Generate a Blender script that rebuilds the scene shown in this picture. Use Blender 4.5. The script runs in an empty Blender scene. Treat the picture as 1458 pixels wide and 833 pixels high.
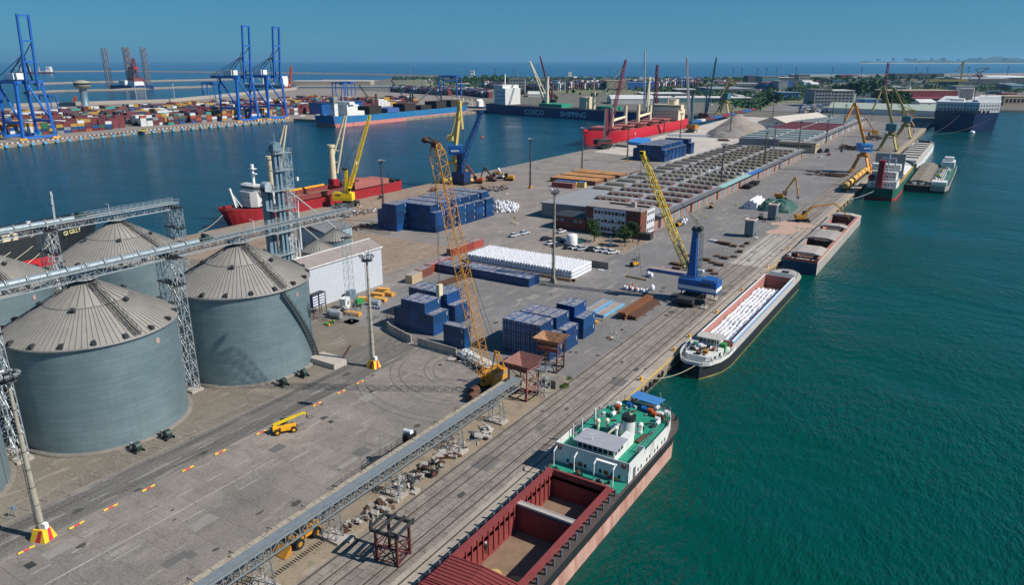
import bpy, math, random
from mathutils import Vector, Matrix
R = math.radians
random.seed(7)
sc = bpy.context.scene
COL = sc.collection

# ---------------------------------------------------------------- camera, sky, sun, exposure
# world axes: +Y runs along the pier, +X across it towards the river basin; z = 0 is the top of the quay
cam = bpy.data.cameras.new('camera'); cam_o = bpy.data.objects.new('camera', cam); COL.objects.link(cam_o)
cam.sensor_width = 36.0; cam.lens = 36.0 * 1040 / 1458
cam.clip_start = 0.5; cam.clip_end = 200000
cam_o.location = (0, 0, 63)
cam_o.rotation_euler = (R(90 - 17.63), 0, R(32.53))
sc.camera = cam_o
SUN_EL = 41.8; SUN = Vector((1.08, 0.30, 1.0)).normalized()
w = bpy.data.worlds.new('World'); sc.world = w; w.use_nodes = True
wn = w.node_tree; bg = wn.nodes['Background']
sky = wn.nodes.new('ShaderNodeTexSky'); sky.sky_type = 'NISHITA'; sky.sun_disc = False
sky.sun_elevation = R(SUN_EL); sky.sun_rotation = math.atan2(SUN.x, SUN.y)
sky.altitude = 0; sky.air_density = 1.0; sky.dust_density = 0.0; sky.ozone_density = 3.0
tint = wn.nodes.new('ShaderNodeMix'); tint.data_type = 'RGBA'; tint.blend_type = 'MULTIPLY'; tint.inputs[0].default_value = 1.0
gm = wn.nodes.new('ShaderNodeGamma'); gm.inputs[1].default_value = 0.6; wn.links.new(sky.outputs[0], gm.inputs[0])
wn.links.new(gm.outputs[0], tint.inputs[6]); tint.inputs[7].default_value = (0.25, 0.76, 1.22, 1)
wn.links.new(tint.outputs[2], bg.inputs[0]); bg.inputs[1].default_value = 0.1
sl = bpy.data.lights.new('sun', 'SUN'); sl.energy = 5.0; sl.angle = R(0.5); sl.color = (1.0, 0.93, 0.84)
so = bpy.data.objects.new('sun', sl); COL.objects.link(so)
so.rotation_euler = SUN.to_track_quat('Z', 'Y').to_euler()
sc.view_settings.view_transform = 'Standard'; sc.view_settings.look = 'None'
sc.view_settings.exposure = 0.2; sc.view_settings.gamma = 1.0
sc.view_settings.use_curve_mapping = False
sc.cycles.max_bounces = 6; sc.cycles.diffuse_bounces = 3; sc.cycles.glossy_bounces = 3
sc.cycles.transparent_max_bounces = 8; sc.cycles.volume_bounces = 0

# ---------------------------------------------------------------- materials
def srgb(h):
    h = h.lstrip('#'); c = [int(h[i:i+2], 16) / 255 for i in (0, 2, 4)]
    return tuple((v / 12.92 if v <= .04045 else ((v + .055) / 1.055) ** 2.4) for v in c) + (1,)
MATS = {}
def N(nt, t, **kw):
    n = nt.nodes.new(t)
    for k, v in kw.items(): setattr(n, k, v)
    return n
def mixc(nt, fac, a, b, mode='MIX'):
    m = N(nt, 'ShaderNodeMix', data_type='RGBA', blend_type=mode)
    for i, v in ((0, fac), (6, a), (7, b)):
        if isinstance(v, bpy.types.NodeSocket): nt.links.new(v, m.inputs[i])
        else: m.inputs[i].default_value = v
    return m.outputs[2]
def math_(nt, op, a, b=0.0, c=None):
    m = N(nt, 'ShaderNodeMath', operation=op)
    for i, v in enumerate((a, b) if c is None else (a, b, c)):
        if isinstance(v, bpy.types.NodeSocket): nt.links.new(v, m.inputs[i])
        else: m.inputs[i].default_value = v
    return m.outputs[0]
def ramp(nt, fac, lo, hi):
    m = N(nt, 'ShaderNodeMapRange'); nt.links.new(fac, m.inputs[0])
    m.inputs[1].default_value = lo; m.inputs[2].default_value = hi
    return m.outputs[0]
def noise(nt, vec, scale, detail=4, rough=.55, stretch=None):
    if stretch:
        mp = N(nt, 'ShaderNodeMapping'); mp.inputs['Scale'].default_value = stretch
        nt.links.new(vec, mp.inputs[0]); vec = mp.outputs[0]
    n = N(nt, 'ShaderNodeTexNoise'); nt.links.new(vec, n.inputs['Vector'])
    n.inputs['Scale'].default_value = scale; n.inputs['Detail'].default_value = detail; n.inputs['Roughness'].default_value = rough
    return n.outputs[0]
def pos(nt, world=True):
    if world: return N(nt, 'ShaderNodeNewGeometry').outputs['Position']
    return N(nt, 'ShaderNodeTexCoord').outputs['Object']
def new_mat(name):
    m = bpy.data.materials.new(name); m.use_nodes = True
    nt = m.node_tree; b = nt.nodes['Principled BSDF']
    return m, nt, b
def bump(nt, b, h, strength=.3, dist=.05):
    bp = N(nt, 'ShaderNodeBump'); bp.inputs['Strength'].default_value = strength; bp.inputs['Distance'].default_value = dist
    nt.links.new(h, bp.inputs['Height']); nt.links.new(bp.outputs[0], b.inputs['Normal'])
def M(name, col, rough=.6, metal=0.0, var=.25, scale=.8, dirt=0.0, dirtcol='#4a3426', dscale=.5, streak=False, corr=None, rnd=.12, objcol=False):
    """weathered paint / concrete: colour broken by noise, stained by dirt or rust, optional corrugation bump"""
    if name in MATS: return MATS[name]
    m, nt, b = new_mat(name); MATS[name] = m
    c = srgb(col) if isinstance(col, str) else col
    P = pos(nt)
    base = c
    oi = N(nt, 'ShaderNodeObjectInfo')
    if objcol: base = oi.outputs['Color']
    n1 = noise(nt, P, scale, 5)
    v = ramp(nt, n1, .25, .75)
    br = math_(nt, 'MULTIPLY_ADD', v, 2 * var, 1 - var)
    rr = math_(nt, 'MULTIPLY_ADD', oi.outputs['Random'], 2 * rnd, 1 - rnd)
    br = math_(nt, 'MULTIPLY', br, rr)
    cb = N(nt, 'ShaderNodeCombineColor')
    for i in range(3): nt.links.new(br, cb.inputs[i])
    o = mixc(nt, 1.0, base, cb.outputs[0], 'MULTIPLY')
    if dirt > 0:
        n2 = noise(nt, P, dscale, 7, .65, (1, 1, .18) if streak else None)
        f = ramp(nt, n2, .72 - .42 * dirt, .82 - .25 * dirt)
        f = math_(nt, 'MULTIPLY', f, min(1, .55 + dirt * .4))
        o = mixc(nt, f, o, srgb(dirtcol))
    nt.links.new(o, b.inputs['Base Color'])
    b.inputs['Roughness'].default_value = rough; b.inputs['Metallic'].default_value = metal
    if corr:
        ax, wl = corr
        sx = N(nt, 'ShaderNodeSeparateXYZ'); nt.links.new(pos(nt, False), sx.inputs[0])
        if ax == 'xy': s = math_(nt, 'ADD', sx.outputs[0], sx.outputs[1])
        else: s = sx.outputs['XYZ'.index(ax.upper())]
        h = math_(nt, 'SINE', math_(nt, 'MULTIPLY', s, 2 * math.pi / wl))
        bump(nt, b, h, .8, wl * .12)
    return m

# ---------------------------------------------------------------- mesh building
class MB:
    def __init__(s): s.v = []; s.f = []; s.m = []; s.sm = []
    def add(s, vs, fs, m=0, smooth=False):
        o = len(s.v); s.v.extend(tuple(v) for v in vs)
        for f in fs: s.f.append([o + i for i in f]); s.m.append(m); s.sm.append(smooth)
        return s
    def bx(s, x0, y0, z0, x1, y1, z1, m=0):
        vs = [(x0,y0,z0),(x1,y0,z0),(x1,y1,z0),(x0,y1,z0),(x0,y0,z1),(x1,y0,z1),(x1,y1,z1),(x0,y1,z1)]
        return s.add(vs, [(3,2,1,0),(4,5,6,7),(0,1,5,4),(1,2,6,5),(2,3,7,6),(3,0,4,7)], m)
    def box(s, c, d, rz=0, m=0, rx=0, ry=0):
        Mx = Matrix.Translation(c) @ Matrix.Rotation(rz, 4, 'Z') @ Matrix.Rotation(ry, 4, 'Y') @ Matrix.Rotation(rx, 4, 'X')
        h = [v / 2 for v in d]
        vs = [Mx @ Vector((a*h[0], b*h[1], e*h[2])) for e in (-1,1) for a,b in ((-1,-1),(1,-1),(1,1),(-1,1))]
        return s.add(vs, [(3,2,1,0),(4,5,6,7),(0,1,5,4),(1,2,6,5),(2,3,7,6),(3,0,4,7)], m)
    def beam(s, p, q, w, h=None, m=0):
        p, q = Vector(p), Vector(q); h = h or w; d = (q - p)
        if d.length < 1e-6: return s
        d.normalize(); u = d.cross(Vector((0,0,1)))
        if u.length < 1e-3: u = Vector((1,0,0))
        u.normalize(); n = u.cross(d)
        a, b = u * w / 2, n * h / 2
        vs = [p-a-b, p+a-b, p+a+b, p-a+b, q-a-b, q+a-b, q+a+b, q-a+b]
        return s.add(vs, [(0,1,2,3),(7,6,5,4),(4,5,1,0),(5,6,2,1),(6,7,3,2),(7,4,0,3)], m)
    def tube(s, p, q, r0, r1=None, n=8, m=0, cap=True, smooth=True):
        p, q = Vector(p), Vector(q); r1 = r0 if r1 is None else r1
        d = (q - p).normalized(); u = d.cross(Vector((0,0,1)))
        if u.length < 1e-3: u = Vector((1,0,0))
        u.normalize(); t = d.cross(u)
        vs = []
        for c, r in ((p, r0), (q, r1)):
            for i in range(n):
                a = 2*math.pi*i/n; vs.append(c + (u*math.cos(a) + t*math.sin(a))*r)
        s.add(vs, [(i,(i+1)%n,n+(i+1)%n,n+i) for i in range(n)], m, smooth)
        if cap: s.add(vs[:n], [tuple(reversed(range(n)))], m); s.add(vs[n:], [tuple(range(n))], m)
        return s
    def lathe(s, prof, n=32, c=(0,0,0), m=0, smooth=True, a0=0, a1=2*math.pi):
        full = abs(a1-a0-2*math.pi) < 1e-6; k = n if full else n+1
        vs = [(c[0]+r*math.cos(a0+(a1-a0)*i/n), c[1]+r*math.sin(a0+(a1-a0)*i/n), c[2]+z) for r, z in prof for i in range(k)]
        fs = [(j*k+i, j*k+(i+1)%k, (j+1)*k+(i+1)%k, (j+1)*k+i) for j in range(len(prof)-1) for i in range(n)]
        return s.add(vs, fs, m, smooth)
    def prism(s, poly, z0, z1, m=0, mt=None):
        n = len(poly); vs = [(x,y,z0) for x,y in poly] + [(x,y,z1) for x,y in poly]
        s.add(vs, [(i,(i+1)%n,n+(i+1)%n,n+i) for i in range(n)], m)
        s.add(vs, [tuple(range(n,2*n))], m if mt is None else mt); s.add(vs, [tuple(reversed(range(n)))], m)
        return s
    def ext(s, pts, dirv, m=0):
        """extrude a planar 3-D polygon by a vector"""
        n = len(pts); d = Vector(dirv); vs = [Vector(p) for p in pts] + [Vector(p)+d for p in pts]
        return s.add(vs, [tuple(range(n)), tuple(reversed(range(n,2*n)))] + [(i,(i+1)%n,n+(i+1)%n,n+i) for i in range(n)], m)
    def quad(s, *p, m=0): return s.add(p, [tuple(range(len(p)))], m)
    def lattice(s, p, q, w0, w1=None, r=.06, rb=None, step=None, side=None, m=0, h0=None, h1=None):
        """four-chord lattice from p to q"""
        p, q = Vector(p), Vector(q); w1 = w1 or w0; rb = rb or r*.6; h0 = h0 or w0; h1 = h1 or w1
        d = q - p; L = d.length; d.normalize()
        u = Vector(side) if side else d.cross(Vector((0,0,1)))
        if u.length < 1e-3: u = Vector((1,0,0))
        u.normalize(); t = d.cross(u).normalized()
        k = max(1, round(L / (step or w0*1.1)))
        def c(i, j):
            f = i/k; a = (w0+(w1-w0)*f)/2; b = (h0+(h1-h0)*f)/2
            sx, sy = ((1,1),(-1,1),(-1,-1),(1,-1))[j % 4]
            return p + d*L*f + u*a*sx + t*b*sy
        for j in range(4): s.beam(c(0,j), c(k,j), r*2, m=m)
        for i in range(k):
            for j in range(4):
                s.beam(c(i,j), c(i+1,j+1) if i % 2 == 0 else c(i+1,j), rb*2, m=m) if i % 2 == 0 else s.beam(c(i,j+1), c(i+1,j), rb*2, m=m)
                if i: s.beam(c(i,j), c(i,j+1), rb*2, m=m)
        for j in range(4): s.beam(c(0,j), c(0,j+1), rb*2, m=m); s.beam(c(k,j), c(k,j+1), rb*2, m=m)
        return s
    def rail(s, pts, h=1.0, step=2.0, r=.025, rows=2, m=0, closed=False):
        P_ = [Vector(p) for p in pts]
        if closed: P_.append(P_[0])
        for a, b in zip(P_, P_[1:]):
            n = max(1, round((b-a).length/step))
            for k in range(rows): s.beam(a+Vector((0,0,h*(k+1)/rows)), b+Vector((0,0,h*(k+1)/rows)), r*2, m=m)
            for i in range(n+1): c = a+(b-a)*i/n; s.beam(c, c+Vector((0,0,h)), r*2, m=m)
        return s
    def ico(s, c, r, m=0, squash=1, jit=0, n=8, k=5):
        prof = [(r*math.sin(math.pi*i/k), -r*squash*math.cos(math.pi*i/k)) for i in range(k+1)]
        prof = [(max(a, .001), b) for a, b in prof]
        o = len(s.v); s.lathe(prof, n, c, m)
        if jit:
            for i in range(o, len(s.v)):
                v = s.v[i]; s.v[i] = (v[0]+random.uniform(-jit,jit), v[1]+random.uniform(-jit,jit), v[2]+random.uniform(-jit,jit))
        return s
    def xf(s, mat):
        s.v = [tuple(mat @ Vector(v)) for v in s.v]; return s
    def join(s, o, mat=None, dm=0):
        vs = o.v if mat is None else [tuple(mat @ Vector(v)) for v in o.v]
        k = len(s.v); s.v.extend(vs)
        s.f.extend([[k+i for i in f] for f in o.f]); s.m.extend([a+dm for a in o.m]); s.sm.extend(o.sm); return s
    def mesh(s, name, mats):
        me = bpy.data.meshes.new(name); me.from_pydata(s.v, [], s.f)
        mats = mats if isinstance(mats, (list, tuple)) else [mats]
        for mm in mats: me.materials.append(MATS[mm] if isinstance(mm, str) else mm)
        me.polygons.foreach_set('material_index', s.m); me.polygons.foreach_set('use_smooth', s.sm)
        me.update(); return me
    def build(s, name, mats, parent=None, loc=None, rz=0):
        o = bpy.data.objects.new(name, s.mesh(name, mats)); COL.objects.link(o)
        if parent is not None: o.parent = parent
        if loc is not None: o.location = loc
        if rz: o.rotation_euler.z = rz
        return o
KIDS = {}
def tag(o, label=None, cat=None, group=None, kind=None):
    if label: o['label'] = label
    if cat: o['category'] = cat
    if group: o['group'] = group
    if kind: o['kind'] = kind
    return o
def thing(name, label, cat, loc=(0,0,0), rz=0, group=None):
    o = bpy.data.objects.new(name, None); COL.objects.link(o); o.empty_display_size = .1
    o.location = loc; o.rotation_euler = (0, 0, rz); return tag(o, label, cat, group)
def struct(mb, name, mats): return tag(mb.build(name, mats), kind='structure')
def copy_tree(o, parent=None):
    c = o.copy(); COL.objects.link(c); c.parent = parent
    for ch in [x for x in ALLKIDS(o)]: copy_tree(ch, c)
    return c
def ALLKIDS(o):
    return list(o.children)
def dup(root, loc, rz=0, label=None, group=None, scale=None):
    c = copy_tree(root); c.location = loc; c.rotation_euler = (0, 0, rz)
    if label: c['label'] = label
    if group: c['group'] = group
    if scale: c.scale = scale
    return c
def text(body, size, mat, parent, loc, rot, ext=.01, name='lettering', sx=1.0):
    cu = bpy.data.curves.new(name, 'FONT'); cu.body = body; cu.size = size; cu.extrude = ext
    cu.align_x = 'CENTER'; cu.align_y = 'CENTER'; cu.materials.append(MATS[mat])
    tmp = bpy.data.objects.new(name, cu); me = bpy.data.meshes.new_from_object(tmp); bpy.data.objects.remove(tmp); me.name = name
    o = bpy.data.objects.new(name, me); COL.objects.link(o); o.parent = parent; o.location = loc; o.rotation_euler = rot; o.scale = (sx, 1, 1)
    return o
ORD = ['first','second','third','fourth','fifth','sixth','seventh','eighth','ninth','tenth','eleventh','twelfth','thirteenth','fourteenth','fifteenth','sixteenth','seventeenth','eighteenth','nineteenth','twentieth']
def ordn(i):
    return ORD[i] if i < 20 else ['twenty','thirty','forty','fifty'][i//10-2] + ('' if (i+1) % 10 == 0 and False else '-' + ORD[i % 10])
def smooth_noise(x, y, s=0):
    return (math.sin(x*1.3+s)+math.sin(y*1.7+s*2)+math.sin((x+y)*.9+s*3)+math.sin((x-y)*2.3+s))/4

# common colours
M('steel_grey', '#8f979b', .5, .3, .2, 1.5, .15, '#5b4a3d', 1.5)
M('galv', '#a9b4b8', .45, .35, .15, 1.0, .12, '#6d6258', 1.2)
M('dark_steel', '#3a3d40', .6, .2)
M('black', '#17181a', .6)
M('rubber', '#1b1b1c', .85)
M('white', '#e3e4e2', .5, 0, .06, 1.5, .12, '#8d7f70', .8, True)
M('cream', '#d9cdae', .5, 0, .08, 1, .2, '#8a6d4d', 1, True)
M('rust', '#553a2c', .85, 0, .35, 1.6, .4, '#3b2620', 1.3)
M('rust_red', '#7c3c34', .75, 0, .3, 1.5, .35, '#452522', 1.2)
M('yellow', '#e0a51e', .5, 0, .12, 1, .15, '#6a5434', 1.5)
M('yellow_bright', '#e8c81c', .45, 0, .1, 1, .12, '#6a5434', 1.5)
M('ochre', '#b8822c', .55, 0, .2, 1, .3, '#6b4526', 1.2)
M('blue', '#1f5fa8', .45, 0, .12, 1, .12, '#33383c', 1)
M('red', '#b3262c', .5, 0, .12, .8, .2, '#5e2321', .6, True)
M('glass', '#20282e', .12, 0, .1)
M('glass_light', '#5f7480', .15, 0, .3, 3)
M('concrete', '#a39c93', .9, 0, .15, 1.2, .3, '#6c655d', .8)
M('concrete_dark', '#78736c', .9, 0, .2, 1.2, .3, '#4e4a45', .8)
M('wood', '#a5845b', .8, 0, .3, 2)
M('wood_orange', '#c98f45', .75, 0, .25, 2)
M('hivis', '#c6e41a', .7); M('hivis_orange', '#e8501a', .7)
M('skin', '#b5805f', .6); M('cloth_dark', '#2a3038', .8)
M('green', '#2c8f4a', .6); M('orange', '#b85122', .6)
# ---------------------------------------------------------------- points: where a line of sight meets a level plane
_p = R(17.6297); _sa, _ca, _sp, _cp = math.sin(R(32.53)), math.cos(R(32.53)), math.sin(_p), math.cos(_p)
def P(px, py, z=0.0):
    a = (px-729)/1040; b = (416.5-py)/1040
    d = (-_sa*_cp + a*_ca - b*_sa*_sp, _ca*_cp + a*_sa + b*_ca*_sp, -_sp + b*_cp)
    t = (z-63)/d[2]; return (d[0]*t, d[1]*t)

# ---------------------------------------------------------------- water
def water_mat():
    m, nt, b = new_mat('water'); MATS['water'] = m
    Pn = pos(nt); sx = N(nt, 'ShaderNodeSeparateXYZ'); nt.links.new(Pn, sx.inputs[0])
    big = noise(nt, Pn, .006, 3)
    east = ramp(nt, math_(nt, 'MULTIPLY_ADD', big, 90.0, sx.outputs[0]), -260, 10)
    c = mixc(nt, east, srgb('#023b4a'), srgb('#004238'))
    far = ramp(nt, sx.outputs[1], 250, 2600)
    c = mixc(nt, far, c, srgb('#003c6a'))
    n3 = noise(nt, Pn, .03, 5, .6, (1, 2.2, 1))
    c = mixc(nt, math_(nt, 'MULTIPLY', ramp(nt, n3, .45, .8), .6), c, srgb('#004248'))
    nt.links.new(c, b.inputs['Base Color'])
    b.inputs['Roughness'].default_value = .16; b.inputs['IOR'].default_value = 1.33
    b.inputs['Specular IOR Level'].default_value = .3
    mp = N(nt, 'ShaderNodeMapping'); mp.inputs['Rotation'].default_value = (0, 0, R(25)); mp.inputs['Scale'].default_value = (1, .45, 1)
    nt.links.new(Pn, mp.inputs[0])
    h1 = noise(nt, mp.outputs[0], .8, 3, .55); h2 = noise(nt, mp.outputs[0], 2.4, 2, .5); h3 = noise(nt, Pn, .12, 2)
    h = math_(nt, 'ADD', math_(nt, 'MULTIPLY', h1, 1.0), math_(nt, 'ADD', math_(nt, 'MULTIPLY', h2, .4), math_(nt, 'MULTIPLY', h3, .9)))
    wp = noise(nt, Pn, .014, 4, .6, (1, 1.8, 1)); h = math_(nt, 'MULTIPLY', h, math_(nt, 'MULTIPLY_ADD', ramp(nt, wp, .35, .65), .9, .35))
    bump(nt, b, h, 1.0, .7)
water_mat()
WZ = -2.5
b = MB(); S = 60000
b.quad((-S, -3000, WZ), (S, -3000, WZ), (S, S, WZ), (-S, S, WZ))
struct(b, 'water', 'water')
b = MB(); b.quad((-S-100, -3100, -12), (S+100, -3100, -12), (S+100, S+100, -12), (-S-100, S+100, -12)); M('seabed', '#2b3a38', .9)
struct(b, 'ground', 'seabed')

# ---------------------------------------------------------------- pavements
def pave_mat(name, c1, c2, dirtc, slab=(4.0, 3.0), joint=.025, jc='#3c3936', stains=.5, streak=False, cracks=.5, rot=0, weeds=0):
    m, nt, b = new_mat(name); MATS[name] = m
    Pn = pos(nt)
    n1 = noise(nt, Pn, .045, 6, .6); n2 = noise(nt, Pn, .35, 7, .62); n3 = noise(nt, Pn, 3.0, 4, .6)
    c = mixc(nt, ramp(nt, n1, .3, .7), srgb(c1), srgb(c2))
    c = mixc(nt, math_(nt, 'MULTIPLY', ramp(nt, n2, .48, .78), stains), c, srgb(dirtc))
    if streak:
        ns = noise(nt, Pn, .5, 5, .6, (1.0, .035, 1))
        c = mixc(nt, math_(nt, 'MULTIPLY', ramp(nt, ns, .46, .66), .75), c, srgb('#2a2a2b'))
    ns2 = noise(nt, Pn, .12, 5, .65, (1.0, .22, 1))
    c = mixc(nt, math_(nt, 'MULTIPLY', ramp(nt, ns2, .5, .8), .5), c, srgb(dirtc))
    if slab:
        br = N(nt, 'ShaderNodeTexBrick'); br.offset = .5
        mp = N(nt, 'ShaderNodeMapping'); mp.inputs['Rotation'].default_value = (0, 0, rot); nt.links.new(Pn, mp.inputs[0]); nt.links.new(mp.outputs[0], br.inputs['Vector'])
        br.inputs['Scale'].default_value = 1; br.inputs['Brick Width'].default_value = slab[0]; br.inputs['Row Height'].default_value = slab[1]
        br.inputs['Mortar Size'].default_value = joint; br.inputs['Mortar Smooth'].default_value = .3
        br.inputs['Color1'].default_value = (1.05, 1.05, 1.05, 1); br.inputs['Color2'].default_value = (.86, .86, .86, 1); br.inputs['Mortar'].default_value = srgb(jc)
        br.inputs['Mortar'].default_value = (.42, .4, .38, 1)
        c = mixc(nt, 1.0, c, br.outputs['Color'], 'MULTIPLY')
    if cracks:
        vo = N(nt, 'ShaderNodeTexVoronoi'); vo.feature = 'DISTANCE_TO_EDGE'; vo.inputs['Scale'].default_value = .16
        wob = N(nt, 'ShaderNodeVectorMath'); wob.operation = 'ADD'
        nn = N(nt, 'ShaderNodeTexNoise'); nn.inputs['Scale'].default_value = .5; nn.inputs['Detail'].default_value = 5; nt.links.new(Pn, nn.inputs['Vector'])
        sc_ = N(nt, 'ShaderNodeVectorMath'); sc_.operation = 'SCALE'; sc_.inputs['Scale'].default_value = 4; nt.links.new(nn.outputs['Color'], sc_.inputs[0])
        nt.links.new(Pn, wob.inputs[0]); nt.links.new(sc_.outputs[0], wob.inputs[1]); nt.links.new(wob.outputs[0], vo.inputs['Vector'])
        cr = ramp(nt, vo.outputs['Distance'], .012, .0)
        cr = math_(nt, 'MULTIPLY', cr, math_(nt, 'MULTIPLY', ramp(nt, n1, .4, .6), cracks))
        c = mixc(nt, cr, c, srgb('#2c2a28'))
    sp = noise(nt, Pn, .8, 3, .5); c = mixc(nt, math_(nt, 'MULTIPLY', ramp(nt, sp, .62, .7), .3), c, srgb('#33312f'))
    sw = noise(nt, Pn, .22, 6, .7, (2.2, .5, 1)); c = mixc(nt, math_(nt, 'MULTIPLY', ramp(nt, sw, .56, .64), .28), c, srgb('#b3aca2'))
    if weeds:
        nw = noise(nt, Pn, .4, 6, .7)
        c = mixc(nt, math_(nt, 'MULTIPLY', ramp(nt, nw, .56, .68), weeds), c, srgb('#4b5a2a'))
    c = mixc(nt, math_(nt, 'MULTIPLY', ramp(nt, n3, .35, .7), .16), c, srgb('#d8d2c8'))
    nt.links.new(c, b.inputs['Base Color']); b.inputs['Roughness'].default_value = .92
    b.inputs['Specular IOR Level'].default_value = .25
    bump(nt, b, n3, .25, .04)
    return m
pave_mat('pier_conc', '#736f6c', '#8d857f', '#5b554f', (9, 6), .05, stains=.55)
pave_mat('apron_conc', '#6b6966', '#8b8178', '#4c4a47', (6, 4.5), .035, stains=.6, rot=0)
pave_mat('road_asph', '#5a5a59', '#6b6762', '#474645', None, streak=True, cracks=.25)
pave_mat('pad_conc', '#665f54', '#7a7164', '#554e45', (6, 6), .03, cracks=.25)
pave_mat('dirt', '#7d705f', '#95856e', '#55493c', None, cracks=0, stains=.85, weeds=.55)
pave_mat('pavers', '#736d66', '#8f877e', '#48433d', (2.4, 1.2), .07, stains=.75, rot=R(90), cracks=0)
pave_mat('pavers_w', '#98928b', '#b9b4ac', '#78706a', (2.4, 1.2), .06, stains=.5, rot=R(90), cracks=0)
pave_mat('coping_conc', '#9a9085', '#a89d90', '#6b6259', (3, 2.6), .03, cracks=.2)
pave_mat('yard_brown', '#7e6c5c', '#94806c', '#5a4a3d', None, stains=.75, cracks=.2)
pave_mat('white_dust', '#c7c0b6', '#a8a098', '#8d857d', None, stains=.35, cracks=0)
pave_mat('asph_grey', '#656567', '#7c7978', '#4c4b4c', (14, 12), .05, stains=.5, cracks=.5)
pave_mat('term_conc', '#77706a', '#8b8178', '#5c5752', None, cracks=0)
pave_mat('rubble', '#8d7a66', '#a28d76', '#5d5043', None, stains=.8, cracks=0)
M('quay_wall', '#8a7f70', .9, 0, .25, .3, .5, '#3e3a31', .25, True)
def sheet(name, x0, y0, x1, y1, z, mat, n=1):
    b = MB(); b.quad((x0,y0,z),(x1,y0,z),(x1,y1,z),(x0,y1,z)); return struct(b, name, mat)
def poly_sheet(name, pts, z, mat, depth=None, wall='quay_wall'):
    b = MB()
    if depth is None: b.add([(x,y,z) for x,y in pts], [tuple(range(len(pts)))])
    else: b.prism(pts, z-depth, z, 1, 0)
    return struct(b, name, [mat, wall])
# the pier, its far end widening into the mainland
poly_sheet('pier_ground', [(-50.5,-70),(-50.5,905),(-30,905),(-30,1180),(420,1400),(2600,2600),(3400,9000),(-500,4200),(-980,2960),(-1300,2760),(-1760,2600),(-2090,2400),
    (-1900,2150),(-1640,1960),(-1290,1690),(-1010,1300),(-690,1085),(-560,940),(-300,880),(-268,880),(-248.3,860),(-248.3,-70)], 0, 'pier_conc', 9)
# container terminal on the left with its own quay
poly_sheet('terminal_ground', [(-640,-150),(-645,260),(-666,380),(-668,585),(-600,590),(-572,640),(-563,660),(-563,905),(-640,1010),(-700,1095),(-1020,1320),(-1300,1710),(-1655,1985),(-1990,1890),(-1700,1540),(-1290,1095),(-1150,820),(-1110,670),(-1145,540),(-1160,480),(-1100,-150)], .2, 'term_conc', 9)
sheet('forecourt_road', -114.6, -60, -101.0, 158, .004, 'road_asph')
sheet('silo_yard', -247, -60, -114.6, 141, .004, 'pad_conc')
sheet('loading_apron', -101.0, -60, -72.2, 121, .004, 'apron_conc')
sheet('dirt_strip', -72.2, -60, -64.3, 143, .004, 'dirt')
sheet('track_paving', -64.3, -60, -54.2, 232, .004, 'pavers')
sheet('track_paving', -64.3, 232, -54.2, 300, .005, 'pavers_w')
sheet('track_paving', -64.3, 300, -54.2, 905, .004, 'pavers')
sheet('quay_coping', -54.2, -60, -50.5, 905, .008, 'coping_conc')
sheet('central_yard', -139, 124, -64.3, 258, .006, 'asph_grey')
sheet('quayside_road', -102, 258, -64.3, 905, .006, 'asph_grey')
sheet('scrap_yard', -248, 141, -150, 200, .006, 'yard_brown')
sheet('scrap_yard', -248, 200, -212, 345, .007, 'yard_brown')
b = MB(); b.add([(P(x, y)[0], P(x, y)[1], .012) for x, y in ((845,216),(985,182),(1075,158),(1105,172),(1040,212),(960,230),(900,222))], [tuple(range(7))]); struct(b, 'bulk_yard', 'white_dust')
# kerb between the silo yard and the road
b = MB(); b.bx(-109.0, -60, 0, -108.7, 101, .14); struct(b, 'silo_kerb', 'concrete_dark')
b = MB(); b.bx(-114.5, -60, .0, -109.0, 100.5, .10); struct(b, 'silo_footway', 'pad_conc')
# rails let into the quay
b = MB()
for x in (-63.8, -61.6, -60.0, -56.9, -55.3, -53.2):
    b.bx(x-.05, -60, -.05, x+.05, 905, .03)
M('rail_metal', '#3d3029', .6, .3, .2)
struct(b, 'rail_tracks', 'rail_metal')
b = MB()
for x in (-63.8, -61.6, -60.0, -56.9, -55.3, -53.2): b.bx(x-.13, -60, 0, x+.13, 905, .012)
M('flangeway', '#5c5249', .95, 0, .3, .4)
struct(b, 'rail_channel', 'flangeway')
# painted lines
M('paint_white', '#a9a9a5', .8, 0, .25, .5, .6, '#77736e', .8); M('paint_yellow', '#cfa93a', .7, 0, .2, .6, .3, '#7b705f', .8)
b = MB()
y = -40.0
while y < 120:
    b.bx(-94.3, y, 0, -94.18, y + 2.6, .009); y += 5.2
b.bx(-90.8, -50, 0, -90.66, 69, .009)
for k in range(12): b.bx(-88.1, -40+k*10, 0, -88.0, -36+k*10, .009)
for k in range(18): b.bx(-104.3, -10 + k*6.2, 0, -104.2, -7.2 + k*6.2, .009)
struct(b, 'lane_markings', 'paint_white')
b = MB(); b.bx(-50.95, 60, 0, -50.62, 905, .03); struct(b, 'quay_edge_line', 'paint_yellow')
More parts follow.
